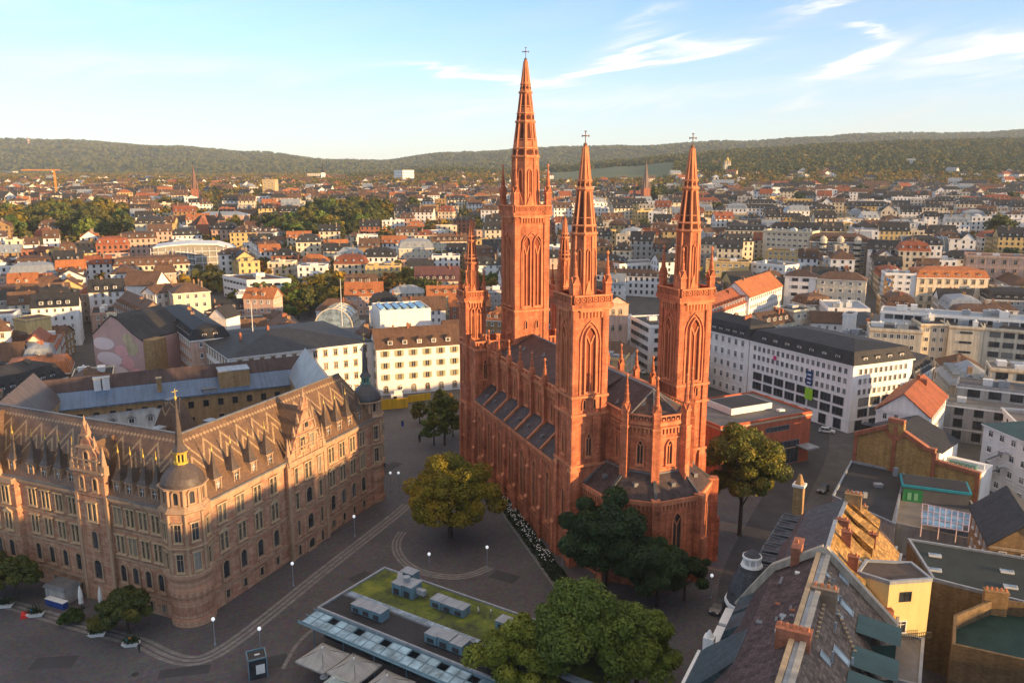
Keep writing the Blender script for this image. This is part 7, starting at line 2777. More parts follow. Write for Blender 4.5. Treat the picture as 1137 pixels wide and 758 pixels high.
# ---------------------------------------------------------------- behind the town hall
t = B_('ministry', 'long white classical building with dark low roof behind the town hall', 'ministry', (214, 370), (254, 397.5), 17, C=(415, 379), roof='hip', rh=3.2, wall='white', roofm='slate', floors=4, sp=3.3, ww=1.3, wh=2.0, style='housestone', chim=2)
B_('town_house', 'cream-white house with brown dormered roof facing the yellow hoarding', 'house', (418, 387.5), (513, 381), 15.6, 13, roof='gable', rh=5.5, wall='white', roofm='brown', floors=4, sp=4.6, ww=1.4, wh=1.9, style='shutter', dorm=4.8, chim=1, ground='arch')
B_('hall_block', 'white windowless block with slanted skylights on its roof', 'building', (422, 347), (478, 344), 18, 20, roof='flat', rh=.8, wall='white', roofm='flat', floors=3, rows=[])
def block_skylights():
 t = [o for o in col.objects if o.name.startswith('hall_block')][-1]
 q0, q1 = PT(422, 347, 18), PT(478, 344, 18)
 c = Vector(t.location[:2])
 d = (q1-q0).normalized()
 n = Vector((-d.y, d.x))
 L = (q1-q0).length
 for i in range(6):
  p = q0+d*(L*(i+.6)/6.4)+n*8-c
  m = MB()
  m.loft([(-1.1, -6, 0), (1.1, -6, 0), (1.1, 6, 0), (-1.1, 6, 0)], [(-1.1, -6, .5), (.2, -6, 1.5), (.2, 6, 1.5), (-1.1, 6, .5)])
  m.obj('skylight', M['canopy_glass'], t, (p.x, p.y, 18.2), math.atan2(d.y, d.x))
block_skylights()
def glass_dome():
 p = PT(367, 372, 9)
 z = 9
 t = thing('glass_dome', 'glazed half-round dome on the roofs behind the white ministry', 'dome', (p.x, p.y+6, 0))
 FOOT.append((Vector((p.x, p.y+10)), 14))
 m = MB()
 m.box(0, 8, 0, 20, 16, 11, 0)
 m.obj('wall', WALLS['grey'], t)
 m, g = MB(), MB()
 k, r = 12, 7.4
 for i in range(k):
  t0, t1 = math.pi*i/k, math.pi*(i+1)/k
  a, b = (-r*math.cos(t0), r*math.sin(t0)), (-r*math.cos(t1), r*math.sin(t1))
  g.add([(a[0], 0, 11+a[1]), (a[0], 14, 11+a[1]), (b[0], 14, 11+b[1]), (b[0], 0, 11+b[1])], [(0, 1, 2, 3)], 0, True)
  for y in (0, 4.6, 9.3, 14):
   m.beam((a[0]*1.02, y, 11+a[1]*1.02), (b[0]*1.02, y, 11+b[1]*1.02), .35, .35)
  m.beam((b[0]*1.02, 0, 11+b[1]*1.02), (b[0]*1.02, 14, 11+b[1]*1.02), .2, .2)
 g.add([(-r*math.cos(math.pi*i/k), 0, 11+r*math.sin(math.pi*i/k)) for i in range(k+1)], [tuple(range(k+1))], 0)
 g.obj('glazing', M['glass_pale'], t)
 m.obj('frame', WALLS['cream'], t)
glass_dome()
def flagpole(px, py, z, h, lab):
 p = P(px, py, z)
 t = thing('flagpole', lab, 'flagpole', (p.x, p.y, z))
 m = MB()
 m.cone(0, 0, 0, h, .14, .07, 6)
 m.obj('pole', M['white_trim'], t)
 m = MB()
 m.cone(0, 0, h, h+.3, .16, .05, 6)
 m.obj('finial', M['gold'], t)
flagpole(281, 372, 18, 11, 'white flagpole on the long white ministry roof')
flagpole(380, 362, 20, 16, 'white flagpole in front of the glass dome')
# house with the painted gable: soft pink rounded shapes on white
def mural_house():
 q = quad_from((103, 367), (158, 372), 19, 22)
 t = building('mural_house', 'gabled house whose end wall carries a large mural of soft pink rounded forms', 'house', q, 19, 'gable', 5, 'white', 'slate', 5, 3, chim=1, rows=[])
 a, b = P(103, 367, 19), P(158, 372, 19)
 return t, a, b
def painted_gable():
 a, b = P(102.8, 370, 19), P(158, 374, 19)
 d = b-a
 L = d.length
 ang = math.atan2(d.y, d.x)
 t = thing('mural_house', 'gabled house whose end wall carries a big mural of soft pink rounded forms', 'house', (a.x, a.y, 0), ang)
 FOOT.append(((a+b)/2+Vector((0, 10)), 16))
 m = MB()
 pr = [(0, -1), (L, -1), (L, 17.5), (L*.82, 19.6), (L*.55, 24.0), (L*.40, 25.2), (L*.30, 23.6), (0, 18.5)]
 n = len(pr)
 m.add([(x, 0, z) for x, z in pr]+[(x, 22, z) for x, z in pr], [tuple(range(n)), tuple(range(2*n-1, n-1, -1)), (n+1, 1, 2, n+2)[::-1], (0, n, 2*n-1, n-1)[::-1]], 0)
 m.obj('wall', mat('mural_ground_pink', (.52, .33, .29), .8, .12, .12, 1.5, stain=.08), t)
 r = MB()
 for i in range(2, 7):
  (x0, z0), (x1, z1) = pr[i], pr[i+1]
  r.add([(x0, -.25, z0+.05), (x0, 22.2, z0+.05), (x1, 22.2, z1+.05), (x1, -.25, z1+.05), (x0, -.25, z0+.3), (x0, 22.2, z0+.3), (x1, 22.2, z1+.3), (x1, -.25, z1+.3)], [(4, 5, 6, 7), (0, 4, 7, 3), (1, 0, 3, 2)], 0)
 r.obj('roof', ROOFS['slate'], t)
 mu = MB()
 for i, (cx, cz, rx, rz, k, mi) in enumerate(((.20, .74, .22, .10, .0, 0), (.56, .64, .14, .09, -.3, 1), (.30, .50, .26, .11, -.1, 0), (.66, .46, .13, .10, -.2, 1), (.84, .26, .17, .12, -.35, 1), (.46, .30, .22, .10, -.2, 0),
             (.70, .84, .10, .09, 0, 2), (.78, .70, .12, .12, 0, 2), (.30, .14, .26, .12, 0, 3), (.86, .08, .14, .09, 0, 0))):
  pts = []
  for q in range(20):
   th = 2*math.pi*q/20
   x, z = rx*math.cos(th), rz*math.sin(th)
   pts.append((L*(cx+x*math.cos(k)-z*math.sin(k)), -.03-.008*i, 21*(cz+x*math.sin(k)*.8+z*math.cos(k))+.3))
  pts = [(min(max(x, .1), L-.1), y, max(z, .2)) for x, y, z in pts]
  mu.add(pts, [tuple(range(20))], mi)
 mu.obj('mural', [mat('mural_pale_pink', (.74, .60, .57), .8, .06, .4, 2, stain=0), mat('mural_rose', (.70, .36, .34), .8, .1, .4, 2, stain=0), mat('mural_buff', (.55, .44, .27), .8, .15, .6, 3), mat('mural_grey', (.36, .36, .36), .8, .2, .6, 3)], t)
 for s in (.33, .42):
  link('chimney', chimney_mesh(WALLS['cream'], 1.2, 1.2, 1.4), t, (L*s, 1.2, 24.6))
 w = MB()
 w.box(L+1.9, 3.2, -1, 3.8, 6.0, 19, 0)
 w.obj('side_wing', WALLS['ochre'], t)
painted_gable()
B_('town_house', 'house with black mansard roof and white dormers at the foot of the painted wall', 'house', (-12, 442), (73, 418), 12.5, 14, roof='mansard', rh=6, wall='white', roofm='slate', floors=4, sp=2.8, dorm=3.2, dwall=WALLS['white'], chim=1)
B_('town_house', 'white house at the picture edge with pale yellow side block', 'house', (-25, 352), (14.5, 350), 17, 12, roof='flat', rh=.7, wall='white', roofm='brown', floors=5, sp=3)
B_('town_house', 'pale yellow windowless block beside the white edge house', 'house', (14.5, 354), (27.5, 356), 16, 10, roof='flat', rh=.4, wall='yellow', roofm='brown', floors=5, rows=[])
B_('hall_roof', 'low building with long brown felt roof under the edge houses', 'building', (13, 374), (72, 372), 9, 10, roof='gable', rh=3, wall='ochre', roofm='brown', floors=3, sp=3.5)
B_('town_house', 'house with broad dark gable roof and pale triangular end wall', 'house', (18, 337), (76, 333), 13, 13, roof='gable', rh=8, wall='yellow', roofm='brown', floors=4, sp=3, dorm=4, chim=1)
B_('gabled_house', 'house with large sunlit white gable wall above the narrow street', 'house', (135.5, 316.5), (172, 317), 12, 15, roof='gable', rh=6.5, wall='white', roofm='brown', floors=4, rows=[])
B_('corner_house', 'tall cream corner house catching the sun over the narrow street', 'house', (192, 326), (233, 322), 19, 14, roof='hip', rh=3.5, wall='cream', roofm='brown', floors=5, sp=3.4, ww=1.5, wh=2, chim=3)
B_('town_house', 'narrow white house with tall windows in the shaded street', 'house', (157, 324.5), (172, 326), 18, 12, roof='gable', rh=3, wall='white', roofm='brown', floors=5, sp=3.6, ww=1.8, wh=2, chim=1)
B_('town_house', 'long shaded street house with grey stone bays next to the ministry', 'house', (176, 350), (212, 378), 18, 12, roof='mansard', rh=4.5, wall='pink', roofm='slate', floors=5, sp=3, dorm=3.5, chim=2)
B_('town_house', 'dark-roofed house beside the painted gable with dormers over the street', 'house', (126, 336), (154, 352), 14, 12, roof='gable', rh=6, wall='brown', roofm='brown', floors=4, sp=3, dorm=3.6, chim=2)
t = B_('flat_roof_block', 'long low white commercial block with flat brown roof', 'building', (247, 304), (274, 312.5), 12, C=(323, 310), roof='flat', rh=.8, wall='white', roofm='brown', floors=3, sp=4, ww=3, wh=1.2, style='strip', units=5)
B_('town_house', 'cream and brick stepped house before the long white commercial block', 'house', (270, 330), (303, 331), 15, 10, roof='gable', rh=4, wall='pink', roofm='orange', floors=4, sp=3.2, dorm=4, chim=3)
B_('town_house', 'white shed-roofed house joined to the ministry corner', 'house', (231, 352), (251, 353), 17, 9, roof='gable', rh=4, wall='white', roofm='slate', floors=4, rows=[], chim=1)
B_('town_house', 'cream block with grey mansard and sunlit dormer in the middle of town', 'house', (443, 276), (481, 275), 14, 14, roof='mansard', rh=6, wall='cream', roofm='zinc', floors=4, sp=3.6, dorm=5, chim=2)
B_('town_house', 'long cream house with one row of dormers behind the grey mansard block', 'house', (480, 268), (519, 267), 14, 13, roof='gable', rh=5, wall='cream', roofm='brown', floors=4, sp=3.4, dorm=4, chim=3)
B_('terrace_roof', 'wide maroon tiled roof with many white-framed skylights', 'house', (461, 312), (510, 311), 10, 16, roof='gable', rh=7, wall='cream', roofm='red', floors=3, sp=3.4, dorm=3.4, chim=2, rm=mat('maroon_tile_roof', (.13, .055, .05), .75, .2, .3, 3, tiles=(.35, .35, .2)))
def glass_building():
 a, b = PT(167, 276, 17), PT(263, 272, 17)
 d = (b-a).normalized()
 n = Vector((-d.y, d.x))
 L = (b-a).length
 t = thing('glass_building', 'sloping glass-fronted modern hall with white curved roof', 'hall', (a.x, a.y, T(a.x, a.y)), math.atan2(d.y, d.x))
 FOOT.append(((a+b)/2+n*15, 42))
 m = MB()
 H = 18
 pr = [(0, 0), (L+9, 0), (L+4, 9), (L-3, 15.5), (L-12, 18.2), (L*.45, 18.8), (L*.2, 18.0), (1.5, 17)]
 k = len(pr)
 m.add([(x, 0, z) for x, z in pr]+[(x, 26, z) for x, z in pr], [tuple(range(k)), tuple(range(2*k-1, k-1, -1))]+[((i+1) % k, i, k+i, k+(i+1) % k) for i in range(1, 2)], 0)
 m.obj('glazing', mat('warm_glass_front', (.30, .27, .22), .2, .25, .12, 1.0, spec=.6, stain=0), t)
 m = MB()
 for i in range(2, k):
  (x0, z0), (x1, z1) = pr[i], pr[(i+1) % k]
  if i < k-1:
   m.add([(x0, -1.2, z0+.02), (x0, 27, z0+.02), (x1, 27, z1+.02), (x1, -1.2, z1+.02), (x0, -1.2, z0+.8), (x0, 27, z0+.8), (x1, 27, z1+.8), (x1, -1.2, z1+.8)], [(4, 5, 6, 7), (0, 4, 7, 3), (1, 0, 3, 2)], 0)
 m.obj('roof', M['white_trim'], t)
 m = MB()
 for z in (3.6, 7.2, 10.8, 14.4):
  m.box(L/2, -.15, z, L+6-z*.4, .3, .35, 0)
 for x in np.arange(0, L+6, 4.2):
  zt = 17 if x < L-6 else max(2, (L+9-x)*1.5)
  m.box(x, -.2, 0, .3, .3, min(17.4, zt), 0)
 for x in np.arange(9, 26, 2.2):
  m.box(x, -.25, 2+((x-9)*.0), .9, .2, 13, 1)
 m.obj('frame', [M['white_trim'], M['lead']], t)
 m = MB()
 for s in range(4):
  m.beam((14, -.8, 15-3.6*s), (26, -.8, 13.2-3.6*s), .5, .5)
 m.obj('ramp', M['white_trim'], t)
glass_building()
t = B_('brick_villa', 'orange brick villa with gabled front and round corner tower above the glass hall', 'villa', (209, 251), (245, 251), 15, 16, roof='hip', rh=8, wall='red', roofm='brown', floors=3, sp=4.2, ww=2, wh=2.6, style='housestone', dorm=0, chim=3)
def villa_parts(t):
 c = Vector(t.location[:2])
 a, b = PT(209, 251, 15)-c, PT(245, 251, 15)-c
 m = MB()
 p = a.lerp(b, .45)
 m.add([(p.x-5, p.y-.6, 0), (p.x+5, p.y-.6, 0), (p.x+5, p.y-.6, 15), (p.x, p.y-.6, 23), (p.x-5, p.y-.6, 15), (p.x-5, p.y+6, 15), (p.x+5, p.y+6, 15), (p.x, p.y+6, 23), (p.x-5, p.y+1, 0), (p.x+5, p.y+1, 0)],
   [(0, 1, 2, 3, 4), (2, 6, 7, 3), (4, 3, 7, 5), (1, 9, 6, 2), (8, 0, 4, 5)], 0)
 m.obj('gable', WALLS['red'], t)
 m = MB()
 p = b
 m.lathe(p.x, p.y, [(3.4, 0), (3.4, 19), (3.8, 19.4)], 12, 0)
 m.lathe(p.x, p.y, [(3.8, 19.4), (1.6, 23), (.1, 27)], 12, 1)
 m.obj('corner_tower', [WALLS['red'], ROOFS['slate']], t)
villa_parts(t)
B_('villa', 'white villa with flat front and balcony rows in sun by the wooded park', 'villa', (281, 257), (305, 258), 14, 14, roof='hip', rh=3, wall='white', roofm='brown', floors=4, sp=3.6, ww=1.8, wh=1.8, dorm=5)
B_('villa', 'small white double-gabled house below the sunlit white villa', 'villa', (287, 268), (318, 266), 9, 12, roof='gable', rh=3, wall='white', roofm='brown', floors=3, sp=3.6, ww=1.6, wh=1.6)
B_('school', 'large white corner house with dormered dark roof left of the glass hall', 'house', (150, 249), (182, 248), 20, 20, roof='mansard', rh=6, wall='cream', roofm='slate', floors=5, sp=3.8, ww=1.7, wh=2.2, dorm=4)
B_('school', 'pale stone school with arched windows behind the orange brick villa', 'school', (216, 239), (270, 239), 15, 18, roof='hip', rh=3, wall='pink', roofm='zinc', floors=3, sp=4.4, ww=2, wh=2.8, style='arch')
B_('tower_block', 'pale high-rise block on the far slope in sun', 'apartment block', (291, 200), (305, 200), 26, 16, roof='flat', rh=1, wall='yellow', roofm='flat', floors=8, sp=5, ww=2.6, wh=1.5, units=1)
B_('office_block', 'orange brick flat block beside the crane', 'building', (36, 214.5), (59, 214.5), 12, 20, roof='flat', rh=.8, wall='red', roofm='flat', floors=4, sp=4, ww=2, wh=1.4)
B_('villa', 'white modern house with bluish stepped balconies', 'villa', (53, 228), (73, 228), 14, 16, roof='flat', rh=.6, wall='white', roofm='zinc', floors=4, sp=4, ww=3, wh=1.5, style='strip')
B_('sanatorium', 'long pale building on the wooded slope at the picture edge', 'building', (-10, 190.5), (14, 190.5), 12, 20, roof='flat', rh=1, wall='cream', roofm='flat', floors=3, sp=6, ww=3, wh=2)
B_('sanatorium', 'large white institute with twin gables on the far slope', 'institute', (836.5, 212), (858, 213), 18, 22, roof='hip', rh=6, wall='white', roofm='slate', floors=4, sp=5, ww=2.2, wh=2, dorm=6)
B_('sanatorium', 'white institute wing in sun beside the twin gables', 'institute', (858, 209), (872, 209), 22, 22, roof='flat', rh=1, wall='white', roofm='flat', floors=5, sp=5, ww=2.2, wh=2)
B_('market_hall', 'low hall with broad white sloping roofs among dark roofs', 'hall', (974, 234), (1018, 236), 10, 40, roof='gable', rh=5, wall='white', roofm='zinc', floors=2, sp=6, ww=4, wh=1.5, rm=M['white_trim'])
# church towers and landmarks further off
def far_church(px, py, h, lab, m1, m2, w=8, small=True, body=True):
 p = PT(px, py, 0)
 t = thing('distant_church', lab, 'church', (p.x, p.y, T(p.x, p.y)), .3)
 FOOT.append((p, 16))
 m = MB()
 m.box(0, 0, -2, w, w, h*.5, 0)
 m.obj('tower', m1, t)
 m = MB()
 m.cone(0, 0, h*.5-2, h, w*.46, .1, 8, 0)
 for sx in (-1, 1):
  for sy in (-1, 1):
   m.cone(sx*w*.42, sy*w*.42, h*.5-2, h*.64, w*.1, .05, 6, 0)
 m.obj('spire', m2, t)
 m = MB()
 m.beam((0, 0, h-.5), (0, 0, h+2.4), .4, .4)
 m.beam((-.9, 0, h+1.5), (.9, 0, h+1.5), .4, .4)
 m.obj('cross', M['iron'], t)
 if body:
  m = MB()
  m.box(0, 20, -2, w*1.6, 32, h*.26, 0)
  z = h*.26-2
  m.add([(-w*.85, 4, z), (w*.85, 4, z), (0, 4, z+w*.9), (-w*.85, 36, z), (w*.85, 36, z), (0, 36, z+w*.9)], [(0, 1, 2), (1, 4, 5, 2), (3, 0, 2, 5), (4, 3, 5)], 1)
  m.obj('nave', [m1, ROOFS['slate']], t)
 if small:
  for s in (-1, 1):
   m = MB()
   m.box(s*w*1.1, 10, -2, 3.5, 3.5, h*.34, 0)
   m.cone(s*w*1.1, 10, h*.34-2, h*.6, 1.8, .1, 8, 1)
   m.obj('flank_tower', [m1, m2], t)
far_church(716, 236, 58, 'brick church with slim dark spire and two small flank towers between the choir towers', WALLS['red'], mat('spire_copper_brown', (.20, .13, .10), .6, .2), 8)
far_church(218, 233, 52, 'red brick church with needle spire on the left slope', WALLS['red'], mat('spire_red_slate', (.22, .12, .085), .7, .2), 7.5, False)
far_church(359, 201, 44, 'small white church tower with pointed dark spire on the far ridge', WALLS['white'], ROOFS['slate'], 10, False)
def hill_chapel():
 p = PT(807, 192, 0)
 z = T(p.x, p.y)
 t = thing('hill_chapel', 'pale golden-domed chapel standing out of the wooded hill', 'chapel', (p.x, p.y, z))
 t.scale = (.42*p.y/1000,)*3
 m = MB()
 m.box(0, 0, -5, 18, 18, 28, 0)
 m.obj('wall', WALLS['cream'], t)
 for i, (x, y, r, h) in enumerate(((0, 0, 4.6, 46), (-6.5, -6.5, 2.4, 36), (6.5, -6.5, 2.4, 36), (-6.5, 6.5, 2.4, 36), (6.5, 6.5, 2.4, 36))):
  m = MB()
  m.lathe(x, y, [(r*.8, 23), (r*.8, h-2.6*r)], 10, 1)
  m.lathe(x, y, [(r*.8, h-2.6*r), (r*1.08, h-2.1*r), (r*.9, h-1.4*r), (r*.35, h-.7*r), (.1, h+1)], 12, 0, True)
  m.obj('onion_dome', [M['gold'], WALLS['cream']], t)
hill_chapel()
def hill_tower(px, py, h, lab, w, dome=False):
 p = PT(px, py, 0)
 if dome:
  p = p.normalized()*5450
 z = T(p.x, p.y)
 t = thing('lookout_tower', lab, 'tower', (p.x, p.y, z))
 m = MB()
 m.lathe(0, 0, [(w, -10), (w*.8, h*.55), (w*1.6, h*.58), (w*1.6, h*.74), (w*.7, h*.78), (w*.35, h)], 10)
 m.obj('shaft', mat('concrete_tower', (.42, .30, .24), .9, .1), t)
 m = MB()
 m.cone(0, 0, h, h+10, w*.3, w*.1, 6)
 m.obj('mast', mat('mast_red', (.4, .15, .1), .6, .1), t)
hill_tower(31, 154, 42, 'small telecom tower alone on the far ridge', 6, True)
B_('hill_castle', 'pale square keep among the woods of the far slope', 'castle', (437.5, 190), (447, 190), 24, 26, roof='flat', rh=2, wall='white', roofm='flat', floors=4, sp=7, ww=2.5, wh=2)
B_('hill_castle', 'long pale building next to the small church on the far ridge', 'building', (341, 193), (360, 193), 16, 20, roof='flat', rh=1, wall='cream', roofm='flat', floors=4, sp=6, ww=2.5, wh=1.6)
def crane():
 p = PT(63.5, 221, 0)
 z = T(p.x, p.y)
 t = thing('tower_crane', 'orange tower crane with horizontal jib above the left suburbs', 'crane', (p.x, p.y, z))
 t.scale = (.5*p.y/900, .5*p.y/900, .5*p.y/900)
 m = MB()
 mt = mat('crane_orange', (.70, .28, .04), .5, .08, stain=0)
 H = 62
 for sx in (-1, 1):
  for sy in (-1, 1):
   m.beam((sx*1.2, sy*1.2, 0), (sx*1.2, sy*1.2, H), .7, .7)
 for k in range(20):
  za, zb = H*k/20, H*(k+1)/20
  s = 1 if k % 2 else -1
  m.beam((-1.2*s, -1.2, za), (1.2*s, -1.2, zb), .45, .45)
 m.obj('mast', mt, t)
 m = MB()
 for y, zz in ((-1, H), (1, H), (0, H+2.2)):
  m.beam((-72, y, zz), (14, y, zz), .7, .7)
 for k in range(30):
  x = -72+86*k/30
  m.beam((x, 0, H+2.2), (x+1.4, -1, H), .35, .35)
  m.beam((x+1.4, -1, H), (x+2.8, 0, H+2.2), .35, .35)
 m.obj('jib', mt, t)
 m = MB()
 m.box(11, 0, H-3.5, 4, 2.4, 3.2)
 m.obj('counterweight', M['lead'], t)
 m = MB()
 m.box(-2.5, -1.6, H-3.4, 2.2, 2.2, 2.8)
 m.obj('cab', M['white_trim'], t)
crane()
# ---------------------------------------------------------------- the rest of the town, block by block
LAND = [(n, PT(x, y, 0)) for n, x, y in (
 ('sloping glass hall', 215, 290), ('orange brick villa', 226, 262), ('painted pink gable', 130, 412), ('long white ministry', 300, 410), ('glass dome', 367, 392),
 ('needle-spired brick church', 218, 233), ('orange tile row', 840, 345), ('big slate-roofed office', 920, 440), ('orange attic hotel', 1058, 342), ('barrel-vaulted glass hall', 1025, 292),
 ('white stair-cube block', 875, 290), ('maroon skylight roof', 486, 322), ('grey mansard block', 460, 290), ('orange crane', 63, 222), ('twin-spired church', 716, 236), ('flat white block', 712, 308),
 ('big white gable', 153, 330), ('yellow flat block', 878, 296), ('broad dark gable', 45, 352), ('white park villa', 293, 274), ('dormered corner house', 166, 272), ('white sloping hall', 996, 250), ('pink-cream hotel', 1110, 332))]
ORD = ['nearest', 'second nearest', 'third nearest', 'fourth nearest', 'fifth nearest', 'sixth nearest', 'seventh nearest', 'eighth nearest', 'ninth nearest', 'tenth nearest', 'eleventh nearest', 'twelfth nearest',
  'thirteenth nearest', 'fourteenth nearest', 'fifteenth nearest', 'sixteenth nearest', 'seventeenth nearest', 'eighteenth nearest']
PEND = {}
def pend(o, what, x, y):
 """label by look and by the nearest landmark; ties are told apart by how near they are to it"""
 n, p = min(LAND, key=lambda q: (q[1]-Vector((x, y))).length*(1+.15*abs(q[1].x-x)/(1+abs(q[1].y-y))))
 dx, dy = x-p.x*y/max(p.y, 1), y-p.y
 rel = ('behind' if dy > 0 else 'before') if abs(dy) > abs(dx)*1.1 else ('right of' if dx > 0 else 'left of')
 PEND.setdefault((what, rel, n), []).append(((p-Vector((x, y))).length, o))
def flush_labels():
 for (what, rel, n), lst in PEND.items():
  lst.sort(key=lambda q: q[0])
  for i, (_, o) in enumerate(lst):
   o['label'] = '%s %s the %s' % (what, rel, n) if len(lst) == 1 else '%s, %s %s the %s' % (what, ORD[min(i, len(ORD)-1)], rel, n)
_pa, _pb, _pc = PT(375, 256), PT(52, 255), PT(725, 226)
_pr = [(PT(x, y), a, b) for x, y, a, b in ((838, 230, 34, 40), (905, 236, 36, 36), (1010, 246, 26, 30), (1085, 232, 40, 40), (960, 222, 50, 50), (800, 246, 20, 24), (1095, 268, 16, 18), (470, 242, 22, 30), (250, 262, 18, 26), (140, 262, 30, 24), (200, 232, 40, 40))]
PARKS = [(_pa.x, _pa.y, 52, 135), (_pb.x, _pb.y, 62, 105), (_pc.x, _pc.y, 45, 60), (-104, 400, 24, 44), (-40, 432, 34, 26), (-330, 640, 40, 30), (52, 205, 20, 40), (-13, 212, 8, 20), (175, 330, 14, 20), (300, 500, 30, 22), (330, 470, 40, 20)]+[(p.x, p.y, a, b) for p, a, b in _pr]
def in_park(x, y):
 return any(((x-a)/c)**2+((y-b)/d)**2 < 1 for a, b, c, d in PARKS)
def clear(x, y, r):
 return all((Vector((x, y))-c).length > rr*.72+r for c, rr in FOOT) and not in_park(x, y)
def free_zone(x, y):
 # the squares and the streets that the photograph shows open
 if y < 250 and -60 < x < 78:
  return False
 if y < 175 and x < 118 or y < 60:
  return False
 if x > 100 and y < 175 and x < y*.74:
  return False
 if -95 < x < -30 and y < 245:
  return False
 # street running away at the left, beside the painted gable
 a = Vector((-93, 215))
 b = Vector((-330, 900))
 t = max(0, min(1, (Vector((x, y))-a).dot(b-a)/(b-a).length_squared))
 if (a.lerp(b, t)-Vector((x, y))).length < 11:
  return False
 # lane between the choir towers
 if abs(x-(.165*y)) < 9 and y < 420:
  return False
 return True
WK = ['white', 'white', 'cream', 'cream', 'white', 'white', 'cream', 'yellow', 'pink', 'grey', 'ochre', 'white', 'red']
RK = ['slate', 'brown', 'brown', 'slate', 'brown', 'brown', 'slate', 'slate', 'brown', 'zinc', 'red', 'brown', 'slate', 'orange']
RN = {'slate': 'slate', 'brown': 'brown', 'red': 'red', 'orange': 'orange', 'zinc': 'grey metal', 'flat': 'flat gravel', 'black': 'flat black'}
WN = {'white': 'white', 'cream': 'cream', 'yellow': 'yellow', 'pink': 'pinkish', 'grey': 'grey', 'red': 'red brick', 'ochre': 'ochre brick', 'brown': 'brown'}
def far_house_mb(q, h, roof, rh, floors, sp, rnd, win_slot=1, dorm=True):
 """walls with window openings (slots 0 wall, 1 glass, 2 trim) and roof (slots 0 roof, 1 wall, 2 chimney)"""
 w = MB()
 w.prism(q, -4, h, 0, roof == 'flat')
 fh = h/floors
 for a, b in zip(q, q[1:]+q[:1]):
  d = b-a
  L = d.length
  d.normalize()
  n = Vector((d.y, -d.x))
  k = max(1, int((L-1)/sp))
  for f in range(floors):
   for i in range(k):
    p = a+d*(L*(i+.5)/k)+n*.05
    hw, z0, z1 = .62, f*fh+fh*.28, f*fh+fh*.84
    w.add([(p.x-d.x*hw, p.y-d.y*hw, z0), (p.x+d.x*hw, p.y+d.y*hw, z0), (p.x+d.x*hw, p.y+d.y*hw, z1), (p.x-d.x*hw, p.y-d.y*hw, z1)], [(0, 1, 2, 3)], 1)
 r = roof_mesh(q, h, rh, roof, .4)
 u = (q[1]-q[0]).normalized()
 v = (q[3]-q[0]).normalized()
 L, W = (q[1]-q[0]).length, (q[3]-q[0]).length
 ang = math.atan2(u.y, u.x)
 if roof != 'flat':
  for i in range(rnd.randint(1, 2)):
   p = q[0]+u*L*rnd.uniform(.1, .9)+v*W*rnd.choice((.35, .5, .6))
   r.box(p.x, p.y, h+rh*.45, .8, rnd.uniform(.8, 2), rh*.55+1.3, 2, ang)
  if dorm and rh > 3:
   for s in (0, 1):
    n = -v if s == 0 else v
    base = q[0] if s == 0 else q[3]
    kk = int((L-2)/3.6)
    for i in range(kk):
     p = base+u*(L*(i+.5)/kk)-n*1.3
     z = h+(rh/(W/2)*1.3 if roof != 'mansard' else rh*.35)
     r.box(p.x, p.y, z-1.2, 1.4, 2.2, 2.2, 0, ang)
     e = p+n*1.14
     r.add([(e.x-u.x*.55, e.y-u.y*.55, z-.3), (e.x+u.x*.55, e.y+u.y*.55, z-.3), (e.x+u.x*.55, e.y+u.y*.55, z+.75), (e.x-u.x*.55, e.y-u.y*.55, z+.75)], [(0, 1, 2, 3) if s == 0 else (3, 2, 1, 0)], 3)
 else:
  for i in range(rnd.randint(1, 3)):
   p = q[0]+u*L*rnd.uniform(.2, .8)+v*W*rnd.uniform(.25, .75)
   r.box(p.x, p.y, h, rnd.uniform(1.5, 4), rnd.uniform(1.5, 3.5), rnd.uniform(1, 2.6), 1, ang)
 return w, r
